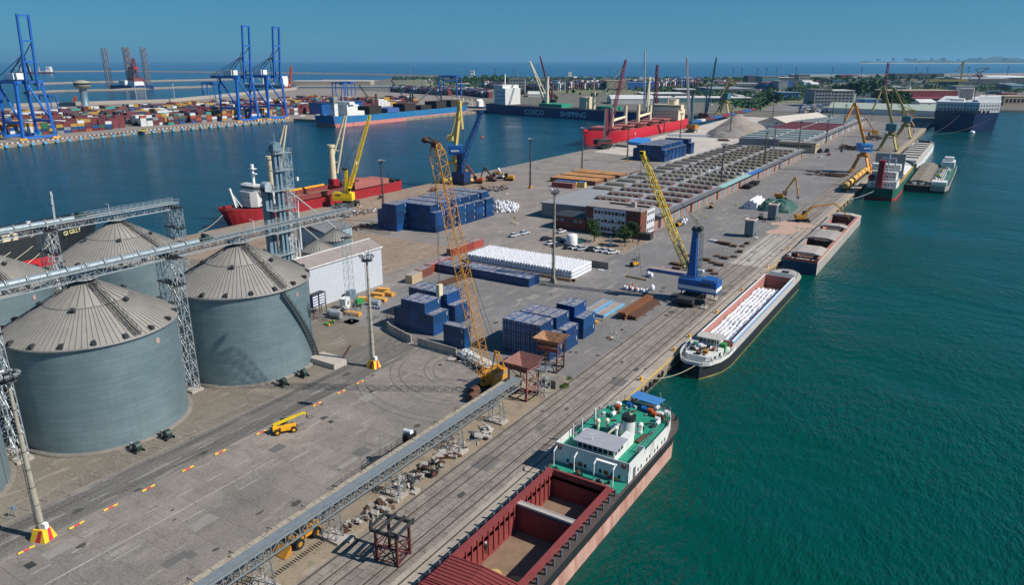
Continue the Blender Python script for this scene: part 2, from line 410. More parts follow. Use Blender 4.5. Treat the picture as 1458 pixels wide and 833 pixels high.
# tyre arcs on the apron
M('tyre_mark', '#85847f', .95, 0, .3, 1.0)
b = MB()
for k in range(26):
    cx, cy = -88.4, 30 + k*1.35 + (k//7)*1.2; r = 2.2; pts = []
    for i in range(14):
        a = R(-62 + i*9.5); pts.append((cx + r*math.sin(a), cy - r*math.cos(a)*.8))
    for (x0, y0), (x1, y1) in zip(pts, pts[1:]): b.beam((x0,y0,.004),(x1,y1,.004), .17, .006)
struct(b, 'tyre_marks', 'tyre_mark')
b = MB(); b.bx(-97.0, 33.2, 0, -95.6, 34.3, .011); b.bx(-93, 83, 0, -92, 83.8, .011)
struct(b, 'drain_covers', 'dark_steel')
b = MB()
for k in range(46): b.bx(-68.2, 40.2+k*.42, 0, -67.4, 40.38+k*.42, .02)
for k in range(14): b.bx(-67.4, 60.5+k*.42, 0, -66.7, 60.68+k*.42, .02)
struct(b, 'slotted_drain', 'black')

# repair patches, oil stains and tyre tracks
M('patch_dark','#62615f',.95,0,.15,.6); M('patch_light','#837f7a',.95,0,.15,.6); M('oil_stain','#4a4846',.8,0,.2,.8); M('tyre_dark','#666461',.95,0,.2,.3)
random.seed(77); pd, pl, oil = MB(), MB(), MB()
for k in range(38):
    x, y = random.choice(((random.uniform(-99,-74),random.uniform(25,118)),(random.uniform(-63,-55),random.uniform(20,300)),(random.uniform(-136,-66),random.uniform(126,255)),(random.uniform(-98,-66),random.uniform(260,700))))
    (pd if k%2 else pl).box((x,y,.005+.0001*k),(random.uniform(.8,3.2),random.uniform(1,5),.008))
for k in range(120):
    x, y = random.choice(((random.uniform(-113,-74),random.uniform(25,118)),(random.uniform(-136,-66),random.uniform(126,255)),(random.uniform(-230,-66),random.uniform(150,500)),(random.uniform(-72,-64.5),random.uniform(20,140)),(random.uniform(-63,-52),random.uniform(20,320))))
    r = random.uniform(.15,.8); oil.add([(x+r*math.cos(a*.7)*random.uniform(.5,1.2), y+r*1.6*math.sin(a*.7)*random.uniform(.5,1.2), .016+.0001*k) for a in range(9)],[tuple(range(9))])
struct(pd,'repair_patches','patch_dark'); struct(pl,'repair_patches','patch_light'); struct(oil,'oil_stains','oil_stain')
b = MB()
for k in range(11):
    cx, cy, r, a0, a1 = random.choice(((-84,118,random.uniform(9,26),190,275),(-100,124,random.uniform(6,20),150,260),(-118,150,random.uniform(12,30),-70,20),(-90,60,random.uniform(50,80),75,100),(-100,215,random.uniform(12,34),200,300),(-85,240,random.uniform(15,50),100,190)))
    a0 += random.uniform(-15,15); a1 += random.uniform(-25,15); n = 22
    for off in (0,1.9):
        for i in range(n):
            p, q = R(a0+(a1-a0)*i/n), R(a0+(a1-a0)*(i+1)/n); b.beam((cx+(r+off)*math.cos(p),cy+(r+off)*math.sin(p),.008),(cx+(r+off)*math.cos(q),cy+(r+off)*math.sin(q),.008),.26,.006)
struct(b,'tyre_tracks','tyre_dark')
# breakwaters
def breakwater(pts, wd, h, mat='rubble'):
    b = MB()
    P0 = []
    for (x0,y0),(x1,y1) in zip(pts, pts[1:]):
        L = math.hypot(x1-x0, y1-y0); n = max(2, int(L/25))
        for i in range(n): P0.append((x0+(x1-x0)*i/n, y0+(y1-y0)*i/n))
    P0.append(pts[-1]); vs = []
    for i,(x,y) in enumerate(P0):
        a = P0[max(0,i-1)]; c = P0[min(len(P0)-1,i+1)]; dx, dy = c[0]-a[0], c[1]-a[1]; L = math.hypot(dx,dy) or 1; nx, ny = -dy/L, dx/L
        for t, z in ((-1, -6), (-.45, h+random.uniform(-.5,.8)), (.35, h+random.uniform(-.8,.5)), (1, -6)):
            vs.append((x+nx*wd*t, y+ny*wd*t, z))
    fs = [(i*4+j, i*4+j+1, (i+1)*4+j+1, (i+1)*4+j) for i in range(len(P0)-1) for j in range(3)]
    b.add(vs, fs); return tag(b.build('breakwater', mat), kind='structure')
breakwater([P(50,101.5), P(180,101), P(300,102.5), P(480,104.5), P(600,107.5), P(640,109)], 30, 4, 'concrete_dark')
breakwater([P(50,119,0), P(120,116.5), P(200,115.2), P(300,113), P(330,112.5)], 11, 2.5, 'concrete_dark')
breakwater([P(35,131,0), P(90,128.5), P(160,127), P(230,124.5), P(300,122.3)], 6, 1.5, 'concrete_dark')
# distant headland
def headland():
    m = M('far_wood', '#3d5740', .95, 0, .35, .01)
    M('far_beach', '#b7a98c', .95, 0, .2, .01)
    b = MB(); vs = []; n = 90
    x0, y0 = -2900, 20400; x1, y1 = 11000, 24000
    for i in range(n+1):
        t = i/n; x = x0+(x1-x0)*t; y = y0+(y1-y0)*t + 300*math.sin(t*9)
        hh = 25 + 50*min(1, t*9) + 22*math.sin(i*1.7) + 18*math.sin(i*.63+1)
        if i == 0: hh = 6
        if 16 <= i <= 22: hh += 60
        vs += [(x, y-260, -4), (x, y-60, 12 if i else 3), (x, y, hh*.55), (x-200, y+900, hh), (x-400, y+4000, hh*.6)]
    fs = []; k = 5
    for i in range(n):
        for j in range(4): fs.append((i*k+j, (i+1)*k+j, (i+1)*k+j+1, i*k+j+1))
    b.add(vs, [f for f in fs]); b.m = [1 if (q % 4) < 1 else 0 for q in range(len(fs))]
    o = b.build('headland_terrain', ['far_wood', 'far_beach']); tag(o, kind='structure')
    random.seed(5); c = MB()
    for q in range(70):
        t = random.uniform(.02, .95); x = x0+(x1-x0)*t; y = y0+(y1-y0)*t + 300*math.sin(t*9)
        wv = random.uniform(30, 120)
        c.bx(x, y+30, 60, x+wv, y+60, 60+40*t+random.uniform(35, 75))
    M('far_town', '#8b949a', .8); tag(c.build('distant_town', 'far_town'), kind='stuff')
headland()
# ================================================================ grain silos
def silo_wall_mat():
    m, nt, b = new_mat('silo_wall'); MATS['silo_wall'] = m
    Po = pos(nt, False); sx = N(nt, 'ShaderNodeSeparateXYZ'); nt.links.new(Po, sx.inputs[0])
    ang = math_(nt, 'MULTIPLY', math_(nt, 'ARCTAN2', sx.outputs[1], sx.outputs[0]), 13.5)
    cv = N(nt, 'ShaderNodeCombineXYZ'); nt.links.new(ang, cv.inputs[0]); nt.links.new(sx.outputs[2], cv.inputs[1])
    br = N(nt, 'ShaderNodeTexBrick'); nt.links.new(cv.outputs[0], br.inputs['Vector'])
    br.inputs['Scale'].default_value = 1; br.inputs['Brick Width'].default_value = 2.7; br.inputs['Row Height'].default_value = .86
    br.inputs['Mortar Size'].default_value = .035; br.inputs['Mortar Smooth'].default_value = .6
    br.inputs['Color1'].default_value = (1.04,1.04,1.04,1); br.inputs['Color2'].default_value = (.93,.93,.94,1); br.inputs['Mortar'].default_value = (.66,.67,.69,1)
    n = noise(nt, Po, .12, 4, .6); n2 = noise(nt, cv.outputs[0], .6, 5, .6, (1.6, .07, 1)); n3 = noise(nt, cv.outputs[0], .9, 4, .6, (.06, 1.2, 1))
    c = mixc(nt, ramp(nt, n, .3, .7), srgb('#6b848c'), srgb('#82979e'))
    c = mixc(nt, math_(nt, 'MULTIPLY', ramp(nt, n3, .35, .75), .4), c, srgb('#8ba0a8'))
    c = mixc(nt, math_(nt, 'MULTIPLY', ramp(nt, n2, .5, .8), .35), c, srgb('#7d7a70'))
    c = mixc(nt, 1.0, c, br.outputs['Color'], 'MULTIPLY')
    nt.links.new(c, b.inputs['Base Color']); b.inputs['Roughness'].default_value = .5; b.inputs['Metallic'].default_value = .45
    h = math_(nt, 'SINE', math_(nt, 'MULTIPLY', sx.outputs[2], 2*math.pi/.107))
    bump(nt, b, h, .35, .01)
silo_wall_mat()
def silo_roof_mat():
    m, nt, b = new_mat('silo_roof'); MATS['silo_roof'] = m
    Po = pos(nt, False); sx = N(nt, 'ShaderNodeSeparateXYZ'); nt.links.new(Po, sx.inputs[0])
    ang = math_(nt, 'ARCTAN2', sx.outputs[1], sx.outputs[0])
    cv = N(nt, 'ShaderNodeCombineXYZ'); nt.links.new(math_(nt, 'MULTIPLY', ang, 9), cv.inputs[0]); nt.links.new(math_(nt, 'MULTIPLY', sx.outputs[2], .18), cv.inputs[1])
    n = noise(nt, cv.outputs[0], 2.2, 5, .6); n1 = noise(nt, Po, .25, 5, .6)
    c = mixc(nt, ramp(nt, n1, .3, .7), srgb('#94918a'), srgb('#a6a198'))
    c = mixc(nt, math_(nt, 'MULTIPLY', ramp(nt, n, .6, .85), .75), c, srgb('#7a6650'))
    nt.links.new(c, b.inputs['Base Color']); b.inputs['Roughness'].default_value = .55; b.inputs['Metallic'].default_value = .3
silo_roof_mat()
M('silo_seam', '#7c7c7b', .6, .3); M('silo_mark', '#a98f88', .7)
SR, SE, SA = 13.5, 19.0, 26.6
def build_silo():
    t = thing('grain_silo', 'x', 'silo')
    b = MB(); b.lathe([(SR, 0), (SR, SE)], 120)
    # wind rings
    b.build('wall', 'silo_wall', t)
    b = MB(); b.lathe([(SR+.75, 0), (SR+.75, .35), (SR, .42)], 96); b.build('foundation_ring', 'concrete_dark', t)
    b = MB(); k = 96; prof = [(14.0, SE-.12), (14.0, SE), (6.6, SE + (SA-SE)*(14-6.6)/12.7), (1.3, SA)]
    b.lathe(prof, k, smooth=False); b.lathe([(1.3, SA), (1.3, SA+.35), (.01, SA+.5)], 24)
    rf = b.build('roof', 'silo_roof', t)
    b = MB()
    for i in range(k):
        a = 2*math.pi*i/k; c, s = math.cos(a), math.sin(a)
        r0 = 1.4 if i % 3 == 0 else 6.7
        z0 = SA if i % 3 == 0 else prof[2][1]
        if i % 3 == 0: b.beam((1.4*c,1.4*s,SA+.02), (6.6*c,6.6*s,prof[2][1]+.05), .09, .14)
        b.beam((6.6*c,6.6*s,prof[2][1]+.05), (14*c,14*s,SE+.05), .07, .1)
    b.build('roof_rib', 'silo_seam', rf)
    b = MB()
    b.lathe([(6.55, prof[2][1]+.1), (6.75, prof[2][1]+.02)], 72)
    b.lathe([(13.85, SE+.1), (14.06, SE-.2)], 96); b.build('roof_seam', 'silo_seam', rf)
    for j in range(18):
        a = 2*math.pi*(j+.5)/18; c, s = math.cos(a), math.sin(a)
        v = MB(); v.box((13.35*c, 13.35*s, SE+.62), (.75,.55,.5), a); v.box((13.75*c,13.75*s,SE+.5),(.35,.7,.5),a); v.build('roof_vent', 'dark_steel', t)
    for j in range(5):
        a = 2*math.pi*(j+.32)/5; c, s = math.cos(a), math.sin(a)
        v = MB(); v.box((7.2*c, 7.2*s, SE+(SA-SE)*(14-7.2)/12.7+.35), (.7,.7,.7), a, ry=R(28)); v.build('roof_hatch', 'dark_steel', t)
    b = MB(); b.lathe([(.01, SA+.55), (2.3, SA+.55), (2.3, SA+.45)], 20); b.rail([(2.2*math.cos(R(q*30)), 2.2*math.sin(R(q*30)), SA+.55) for q in range(12)], 1.0, 1.2, .03, 2, closed=True)
    b.build('apex_platform', 'steel_grey', t)
    # roof ladder and the curved stair below it
    b = MB(); a = R(-2); c, s = math.cos(a), math.sin(a)
    for off in (-.5, .5):
        b.beam((1.8*c-s*off, 1.8*s+c*off, SA+.1), (14*c-s*off, 14*s+c*off, SE+.5), .1)
        b.beam((1.8*c-s*off, 1.8*s+c*off, SA+.9), (14*c-s*off, 14*s+c*off, SE+1.3), .06)
    for i in range(34):
        f = i/33; r = 1.8+12.2*f; z = SA+.12-(SA-SE-.4)*f
        b.beam((r*c-s*.5, r*s+c*.5, z), (r*c+s*.5, r*s-c*.5, z), .13, .06)
        if i % 3 == 0:
            for off in (-.5,.5): b.beam((r*c-s*off, r*s+c*off, z),(r*c-s*off, r*s+c*off, z+.8), .05)
    b.build('roof_ladder', 'dark_steel', t)
    b = MB(); pr_ = None
    for i in range(41):
        f = i/40; a = R(-4 + 42*f); z = SE-.6 - (SE-1.2)*f
        rr = SR+.65; q = (rr*math.cos(a), rr*math.sin(a), z); q2 = ((rr+.45)*math.cos(a), (rr+.45)*math.sin(a), z+.9)
        b.box(q, (1.1, .5, .06), a)
        if pr_: b.beam((pr_[0][0]*1.03,pr_[0][1]*1.03,pr_[0][2]-.1), (q[0]*1.03,q[1]*1.03,q[2]-.1), .08, .25); b.beam(pr_[1], q2, .05)
        if i % 3 == 0: b.beam((q[0]*1.03,q[1]*1.03,q[2]), q2, .05)
        pr_ = (q, q2)
    b.build('spiral_stair', 'dark_steel', t)
    b = MB(); b.lathe([(SR+.16,0),(SR+.16,SE-1)], 3, a0=R(50), a1=R(50.8)); b.build('cable_duct', 'steel_grey', t)
    b = MB(); a = R(14)
    b.box(((SR+.03)*math.cos(a), (SR+.03)*math.sin(a), SE-2.2), (.05, .8, .9), a); b.box(((SR+.06)*math.cos(a), (SR+.06)*math.sin(a), SE-2.2), (.04, .3, .5), a)
    b.build('number_plate', 'silo_mark', t)
    return t
silo0 = build_silo()
G_S = 'corrugated grain silos in two rows'
silo0.location = (-128, 94.2, 0); silo0['group'] = G_S
silo0['label'] = 'grey corrugated grain silo beside the white shed, with a crane shadow across its wall'
dup(silo0, (-128, 62.5, 0), R(3), 'large grey corrugated grain silo nearest the yellow telehandler, its whole wall and ladder in view')
dup(silo0, (-128, 31.0, 0), 0, 'grey grain silo cut off at the left edge behind the striped mast base')
dup(silo0, (-171, 93.2, 0), R(20), 'grey grain silo in the rear row standing in front of the black ship bow')
dup(silo0, (-171, 61.7, 0), R(10), 'grey grain silo in the rear row cut off by the left edge of the photo')
for s_ in [o for o in COL.objects if o.name.startswith('spiral_stair.')]: bpy.data.objects.remove(s_)

# aeration fans at the foot
def build_fan():
    t = thing('aeration_fan', 'x', 'fan')
    M('fan_green', '#26403b', .5, 0, .2)
    b = MB(); b.tube((-.1,-.45,.95), (-.1,.45,.95), .78, n=16); b.box((-.2,0,.3),(1.0,1.0,.6)); b.build('fan_housing', 'fan_green', t)
    b = MB(); b.tube((.2,-.6,.9),(.2,.5,.9),.3,n=10); b.build('motor', 'black', t)
    b = MB(); b.box((-1.2,0,.9),(1.4,.55,.6)); b.build('air_duct', 'steel_grey', t)
    for y_ in (-.8,.7): MB().bx(-.9,y_,0,.8,y_+.1,.4).build('skid', 'black', t)
    return t
fan0 = build_fan()
for i, (x, y, l) in enumerate([(-111.9,58.2,'nearer to the road mast'),(-111.6,63.6,'nearer to the lattice tower foot'),(-111.7,89.2,'in the crane shadow'),(-111.7,94.6,'beside the stair foot')]):
    f = fan0 if i == 0 else dup(fan0, (x,y,.1), 0)
    f.location = (x,y,.1); f['group'] = 'aeration fans at the silo feet'
    f['label'] = f'dark green aeration fan at a silo foot, {l}'

# galleries
M('gallery_cover', '#8b9aa4', .45, .2, .1, .8, .1, '#7c7468', 1)
def gallery(label, x, y0, y1, ycov, z):
    t = thing('conveyor_gallery', label, 'conveyor', (x, y0, z)); L = y1-y0
    b = MB()
    for sx_ in (-1.0, 1.0):
        for zz in (-1.5, .1): b.beam((sx_,0,zz), (sx_,L,zz), .14, .2)
        n = int(L/1.5)
        for i in range(n+1):
            yy = L*i/n; b.beam((sx_,yy,-1.5),(sx_,yy,.1), .08)
            if i < n: b.beam((sx_,yy,-1.5 if i%2 else .1),(sx_,yy+L/n,.1 if i%2 else -1.5), .07)
    b.build('truss', 'galv', t)
    b = MB(); b.bx(-.9,0,-.2,.5,L,.05); b.build('belt_deck', 'dark_steel', t)
    b = MB(); yc = ycov-y0
    for i in range(int(yc/3.2)):
        a0 = i*3.2
        b.lathe([(.001,0)],3) if False else None
        vs = []
        for yy in (a0+.22, a0+3.0):
            for q in range(9):
                an = math.pi*q/8; vs.append((-.3+.7*math.cos(an), yy, .15+.65*math.sin(an)))
        b.add(vs, [(q,q+1,q+10,q+9) for q in range(8)], 0, True)
        b.beam((.6,a0,.1),(.1,a0,1.0),.1); b.beam((.1,a0,1.0),(-.7,a0,1.0),.1)
    b.build('belt_cover', 'gallery_cover', t)
    b = MB(); b.bx(.55,0,-.12,1.5,L,-.04); b.rail([(1.5,0,-.05),(1.5,L,-.05)], 1.1, 1.6, .03, 2); b.rail([(-1.05,yc,.3),(-1.05,L,.3)], .8, 1.6, .03, 2); b.build('walkway', 'galv', t)
    d = MB(); d.tube((-.9,yc+1,1.1),(.6,yc+1,1.1),.42,n=12); d.bx(-.9,yc+.2,.2,.7,yc+2.2,.8); d.build('drive_unit', 'fan_green', t)
    for yy in (L*.12, L*.45, L*.8):
        e = MB(); e.beam((1.5,yy,0),(1.5,yy,2.4),.06); e.beam((1.5,yy,2.4),(.2,yy,2.5),.08,.12); e.build('walkway_lamp', 'white', t)
    return t
gallery('long covered conveyor gallery over the front row of silos, ending at the elevator tower', -128, -20, 127, 86, 28.6)
gallery('covered conveyor gallery over the rear row of silos, ending above the water', -171, 20, 109, 84, 28.7)
for x, y, l in ((-128, 94.2,'front gallery onto the silo with the crane shadow'),(-128,62.5,'front gallery onto the nearest full silo'),(-171,93.2,'rear gallery onto the silo by the black ship')):
    t = thing('silo_inlet', 'short steel inlet spout dropping from the '+l, 'spout', (x,y,27.1))
    b = MB(); b.tube((0,0,-.1),(0,0,.9),.45,n=12); b.bx(-.6,-.6,.5,.6,.6,.75); b.build('spout_pipe', 'galv', t)
    b = MB(); b.tube((.9,0,.2),(.9,0,2.6),.09); b.tube((-.9,.4,.2),(-.9,.4,.7),.07); b.build('support_post', 'galv', t)
# lattice support towers
def gtower(label, x, y, h, wide=4.6):
    t = thing('lattice_tower', label, 'support tower', (x,y,0))
    for sx_ in (0, -wide) if wide else (0,):
        b = MB(); b.lattice((sx_,0,.4),(sx_,0,h),1.7,1.5,.065 if wide else .04,.035 if wide else .02,1.9,(1,0,0)); b.build('lattice_column', 'galv', t)
    b = MB()
    n = 5 if wide else 0
    for i in range(1,n+1):
        z = .4+(h-.4)*i/n; b.beam((-.7,0,z),(-wide+.7,0,z),.1)
        b.beam((-.7,-.7,z),(-wide+.7,-.7,z-(h/n)),.07); b.beam((-.7,.7,z-(h/n)),(-wide+.7,.7,z),.07)
    b.build('cross_bracing', 'galv', t) if wide else None
    b = MB(); b.bx(-wide-1,-1,h,1,1,h+.15); b.build('platform', 'black', t); MB().bx(-wide-1,-1,h-5.2,1,1,h-5.05).build('platform', 'black', t)
    b = MB(); b.bx(-1.3,-1.3,0,1.3,1.3,.45); b.bx(-wide-1.3,-1.3,0,-wide+1.3,1.3,.45); b.build('footing', 'concrete', t)
gtower('tall galvanised lattice tower standing between the near silo and the shadowed silo', -125.4, 78.3, 27.4)
gtower('galvanised lattice tower between the two silos behind the striped road mast', -125.6, 46.4, 27.4)
gtower('lattice tower under the outer end of the rear gallery, water behind it', -168.8, 108, 27.6)
gtower('lattice tower under the rear gallery in front of the black ship hull', -168.8, 77.5, 27.6)
gtower('slim lattice tower under the gallery end beside the small cone roofs', -127.4, 124.5, 27.0, 0)

# bucket elevator tower with its pipes
t = thing('elevator_tower', 'tall blue grey bucket elevator tower wrapped in pipes, ladders and platforms', 'elevator tower', (-152,126,0))
M('elev_blue', '#6d8796', .5, .2, .15, 1, .15, '#5a5b58', 1)
b = MB(); b.bx(-.6,-.8,0,.6,-.1,42); b.bx(-.6,.5,0,.6,1.2,42); b.build('elevator_leg', 'elev_blue', t)
b = MB(); b.bx(-2.6,-3.4,0,-1.2,-2.4,32); b.bx(-2.6,-1.9,0,-1.2,-.9,32); b.build('elevator_leg', 'elev_blue', t)
b = MB(); b.bx(-.8,2.2,0,.4,3.1,25); b.build('elevator_leg', 'galv', t)
b = MB(); b.tube((-.8,.2,42.2),(.8,.2,42.2),1.25,n=18); b.bx(-.9,-1.1,41,.9,1.5,42.2); b.build('elevator_head', 'elev_blue', t)
b = MB(); b.tube((-2.8,-2.2,32.2),(-1.0,-2.2,32.2),1.2,n=18); b.bx(-2.9,-3.4,31,-.9,-.9,32.2); b.build('elevator_head', 'galv', t)
b = MB()
b.lattice((-.3,3.2,0),(-.3,3.2,40),2.4,2.4,.07,.04,2.2,(1,0,0)); b.lattice((-3.4,-.5,0),(-3.4,-.5,31),2.4,2.4,.08,.04,2.2,(1,0,0)); b.build('tower_frame', 'galv', t)
for z in (8,14,20,26,31,36,40.4):
    b = MB(); x0, x1, y0, y1 = (-3.2,1.4,-3.4,4.4) if z <= 31 else (-1.5,1.4,-1.2,4.4)
    b.bx(x0,y0,z,x1,y1,z+.1); b.rail([(x0,y0,z+.1),(x1,y0,z+.1),(x1,y1,z+.1),(x0,y1,z+.1)],1.05,1.2,.03,2,closed=True); b.build('platform', 'galv', t)
b = MB()
random.seed(3)
M('pipe_white', '#cdd2d2', .45, .2, .2, 2, .35, '#6e5d4c', 2)
for i in range(11):
    y = random.uniform(1.4,5.0); x = random.uniform(-1.6,1.7); z0 = random.uniform(0,16); z1 = z0+random.uniform(6,14)
    b.tube((x,y,z0),(x+random.uniform(-.8,.8),y+random.uniform(-.6,.6),z1),random.uniform(.14,.32),n=8)
for i in range(14): b.ico((random.uniform(-1.5,1.8),random.uniform(2,5.2),random.uniform(2,24)), random.uniform(.4,.8),0,1,.12)
b.build('pipework', 'pipe_white', t)
b = MB(); b.lattice((-1.2,4.2,24),(-1.2,4.2,40),1.0,1.0,.05,.03,1.2,(1,0,0)); b.build('caged_ladder', 'galv', t)
b = MB(); b.beam((-5.5,-2.2,6),(-2.6,-1.6,17),.9,.8); b.build('intake_chute', 'elev_blue', t)
b = MB(); b.tube((0,.2,43),(0,.2,45.6),.06); b.beam((0,.2,45.4),(-1.4,.4,45.6),.1); b.build('hoist_jib', 'galv', t)
def pipe(label, p, q, r=.22):
    o = MB().tube(p, q, r, n=10).build('spout_pipe', 'pipe_white'); tag(o, label, 'pipe'); return o
HS = [(-178.8,170.3),(-172.5,156.2)]
pipe('long white spout pipe slanting down to the cone roof by the grey barn', (-153.5,131.2,29.6), (HS[0][0],HS[0][1],9.6))
pipe('short white spout pipe slanting down to the cone roof by the white shed', (-155,133.2,21.5), (HS[1][0],HS[1][1],9.6))
for (x, y), l in zip(HS, ('right cone roofed silo in front of the grey barn','left cone roofed silo tucked behind the white shed')):
    t = thing('hopper_silo', 'small ' + l, 'silo', (x,y,0), 0, 'small cone roofed silos')
    b = MB(); b.lathe([(5.1,0),(5.1,6.2)], 48); b.build('wall', 'silo_wall', t)
    b = MB(); b.lathe([(5.4,6.1),(.5,9.5),(.01,9.6)], 36, smooth=False); r_ = b.build('roof', 'silo_roof', t)
    b = MB()
    for i in range(32): a = 2*math.pi*i/32; b.beam((.5*math.cos(a),.5*math.sin(a),9.55),(5.4*math.cos(a),5.4*math.sin(a),6.2),.12,.16)
    b.build('roof_rib', 'silo_seam', r_)
# white shed
M('shed_wall', '#c3cad3', .6, 0, .05, .5, .12, '#94908c', .3, True, ('y', .5)); M('shed_roof', '#8b837f', .7, 0, .12, .6, .25, '#6d6059', .5, False, ('y', .6)); M('trim_white', '#dadbd9', .6)
t = thing('storage_shed', 'long white clad storage shed with brown grey roof beside the silo', 'shed', (-148,139.7,0))
b = MB(); b.bx(-4.7,-14,0,4.7,14,11.4); b.build('wall', 'shed_wall', t)
b = MB(); b.quad((-5,-14.2,11.2),(5,-14.2,11.2),(0,-14.2,12.9)); b.quad((5,14.2,11.2),(-5,14.2,11.2),(0,14.2,12.9))
for sx_ in (-1,1): b.ext([(sx_*5,-14.3,11.25),(sx_*5,14.3,11.25),(0,14.3,13.0),(0,-14.3,13.0)],(0,0,.18))
b.build('roof', 'shed_roof', t)
b = MB(); b.bx(-.2,-14.4,13.12,.2,14.4,13.26); b.bx(4.95,-14.3,11.1,5.15,14.3,11.4); b.build('roof_trim', 'trim_white', t)
# grey barn behind the cone roofs
M('barn_wall', '#8aa3ae', .7, 0, .12, .8, .2, '#60666a', .4, True); M('barn_roof', '#6f7274', .8, 0, .2, .5, .3, '#5a5450', .4)
t = thing('barn', 'low grey barn with a shallow gable roof behind the cone roofed silos', 'barn', (-193.4,179.5,0))
b = MB(); b.bx(-6.4,-6.5,0,6.4,6.5,6.2); b.build('wall', 'barn_wall', t)
b = MB()
for sx_ in (-1,1): b.ext([(sx_*6.8,-6.8,6.1),(sx_*6.8,6.8,6.1),(0,6.8,7.7),(0,-6.8,7.7)],(0,0,.15))
b.ext([(-6.4,-6.5,6.2),(6.4,-6.5,6.2),(0,-6.5,7.6)],(0,13,0)); b.build('roof', 'barn_roof', t)
# grain heaps on the brown yard beyond the silos
M('grain', '#8a6f49', .95, 0, .15, .3); b = MB()
b.lathe([(13,0),(9,2.2),(4,4.2),(.01,5.2)], 28, jit=0) if False else b.lathe([(13,0),(9,2.2),(4,4.2),(.01,5.2)], 28)
o = b.build('grain_heap', 'grain', None, (-176,122,0)); tag(o, 'brown heap of grain behind the shadowed silo roof', 'grain heap')
# fence posts along the footway
posts = [42.4+2.63*i for i in range(-4,18)]
t = thing('post_fence', 'row of thin leaning wire fence posts along the footway beside the silos', 'fence', (-109.15,0,0))
for i, y in enumerate(posts):
    MB().beam((0,y,.1),(0,y,1.9),.06).build('fence_post', 'steel_grey', t)
b = MB()
for z in (.5,1.1,1.7): b.beam((0,posts[0],z),(0,posts[-1],z),.012)
b.build('wire', 'steel_grey', t)
b = MB(); b.bx(-116.5,100.5,.0,-109,104.5,1.3); tag(b.build('concrete_block_wall','concrete'),'low pale concrete block wall at the stair foot of the shadowed silo','wall')
b = MB(); b.beam((-109.1,101.5,.15),(-116,112.5,.15),.25,.3); tag(b.build('kerb_beam','rust'),'long dark kerb beam running from the silo foot towards the timber yard','kerb')
t = thing('control_post', 'thin blue grey control post with a box beside the road mast', 'post', (-109.3,38.0,0))
MB().beam((0,0,0),(0,0,1.9),.16).build('post','steel_grey',t); MB().bx(-.2,-.3,1.3,.2,.2,1.8).build('control_box','elev_blue',t)

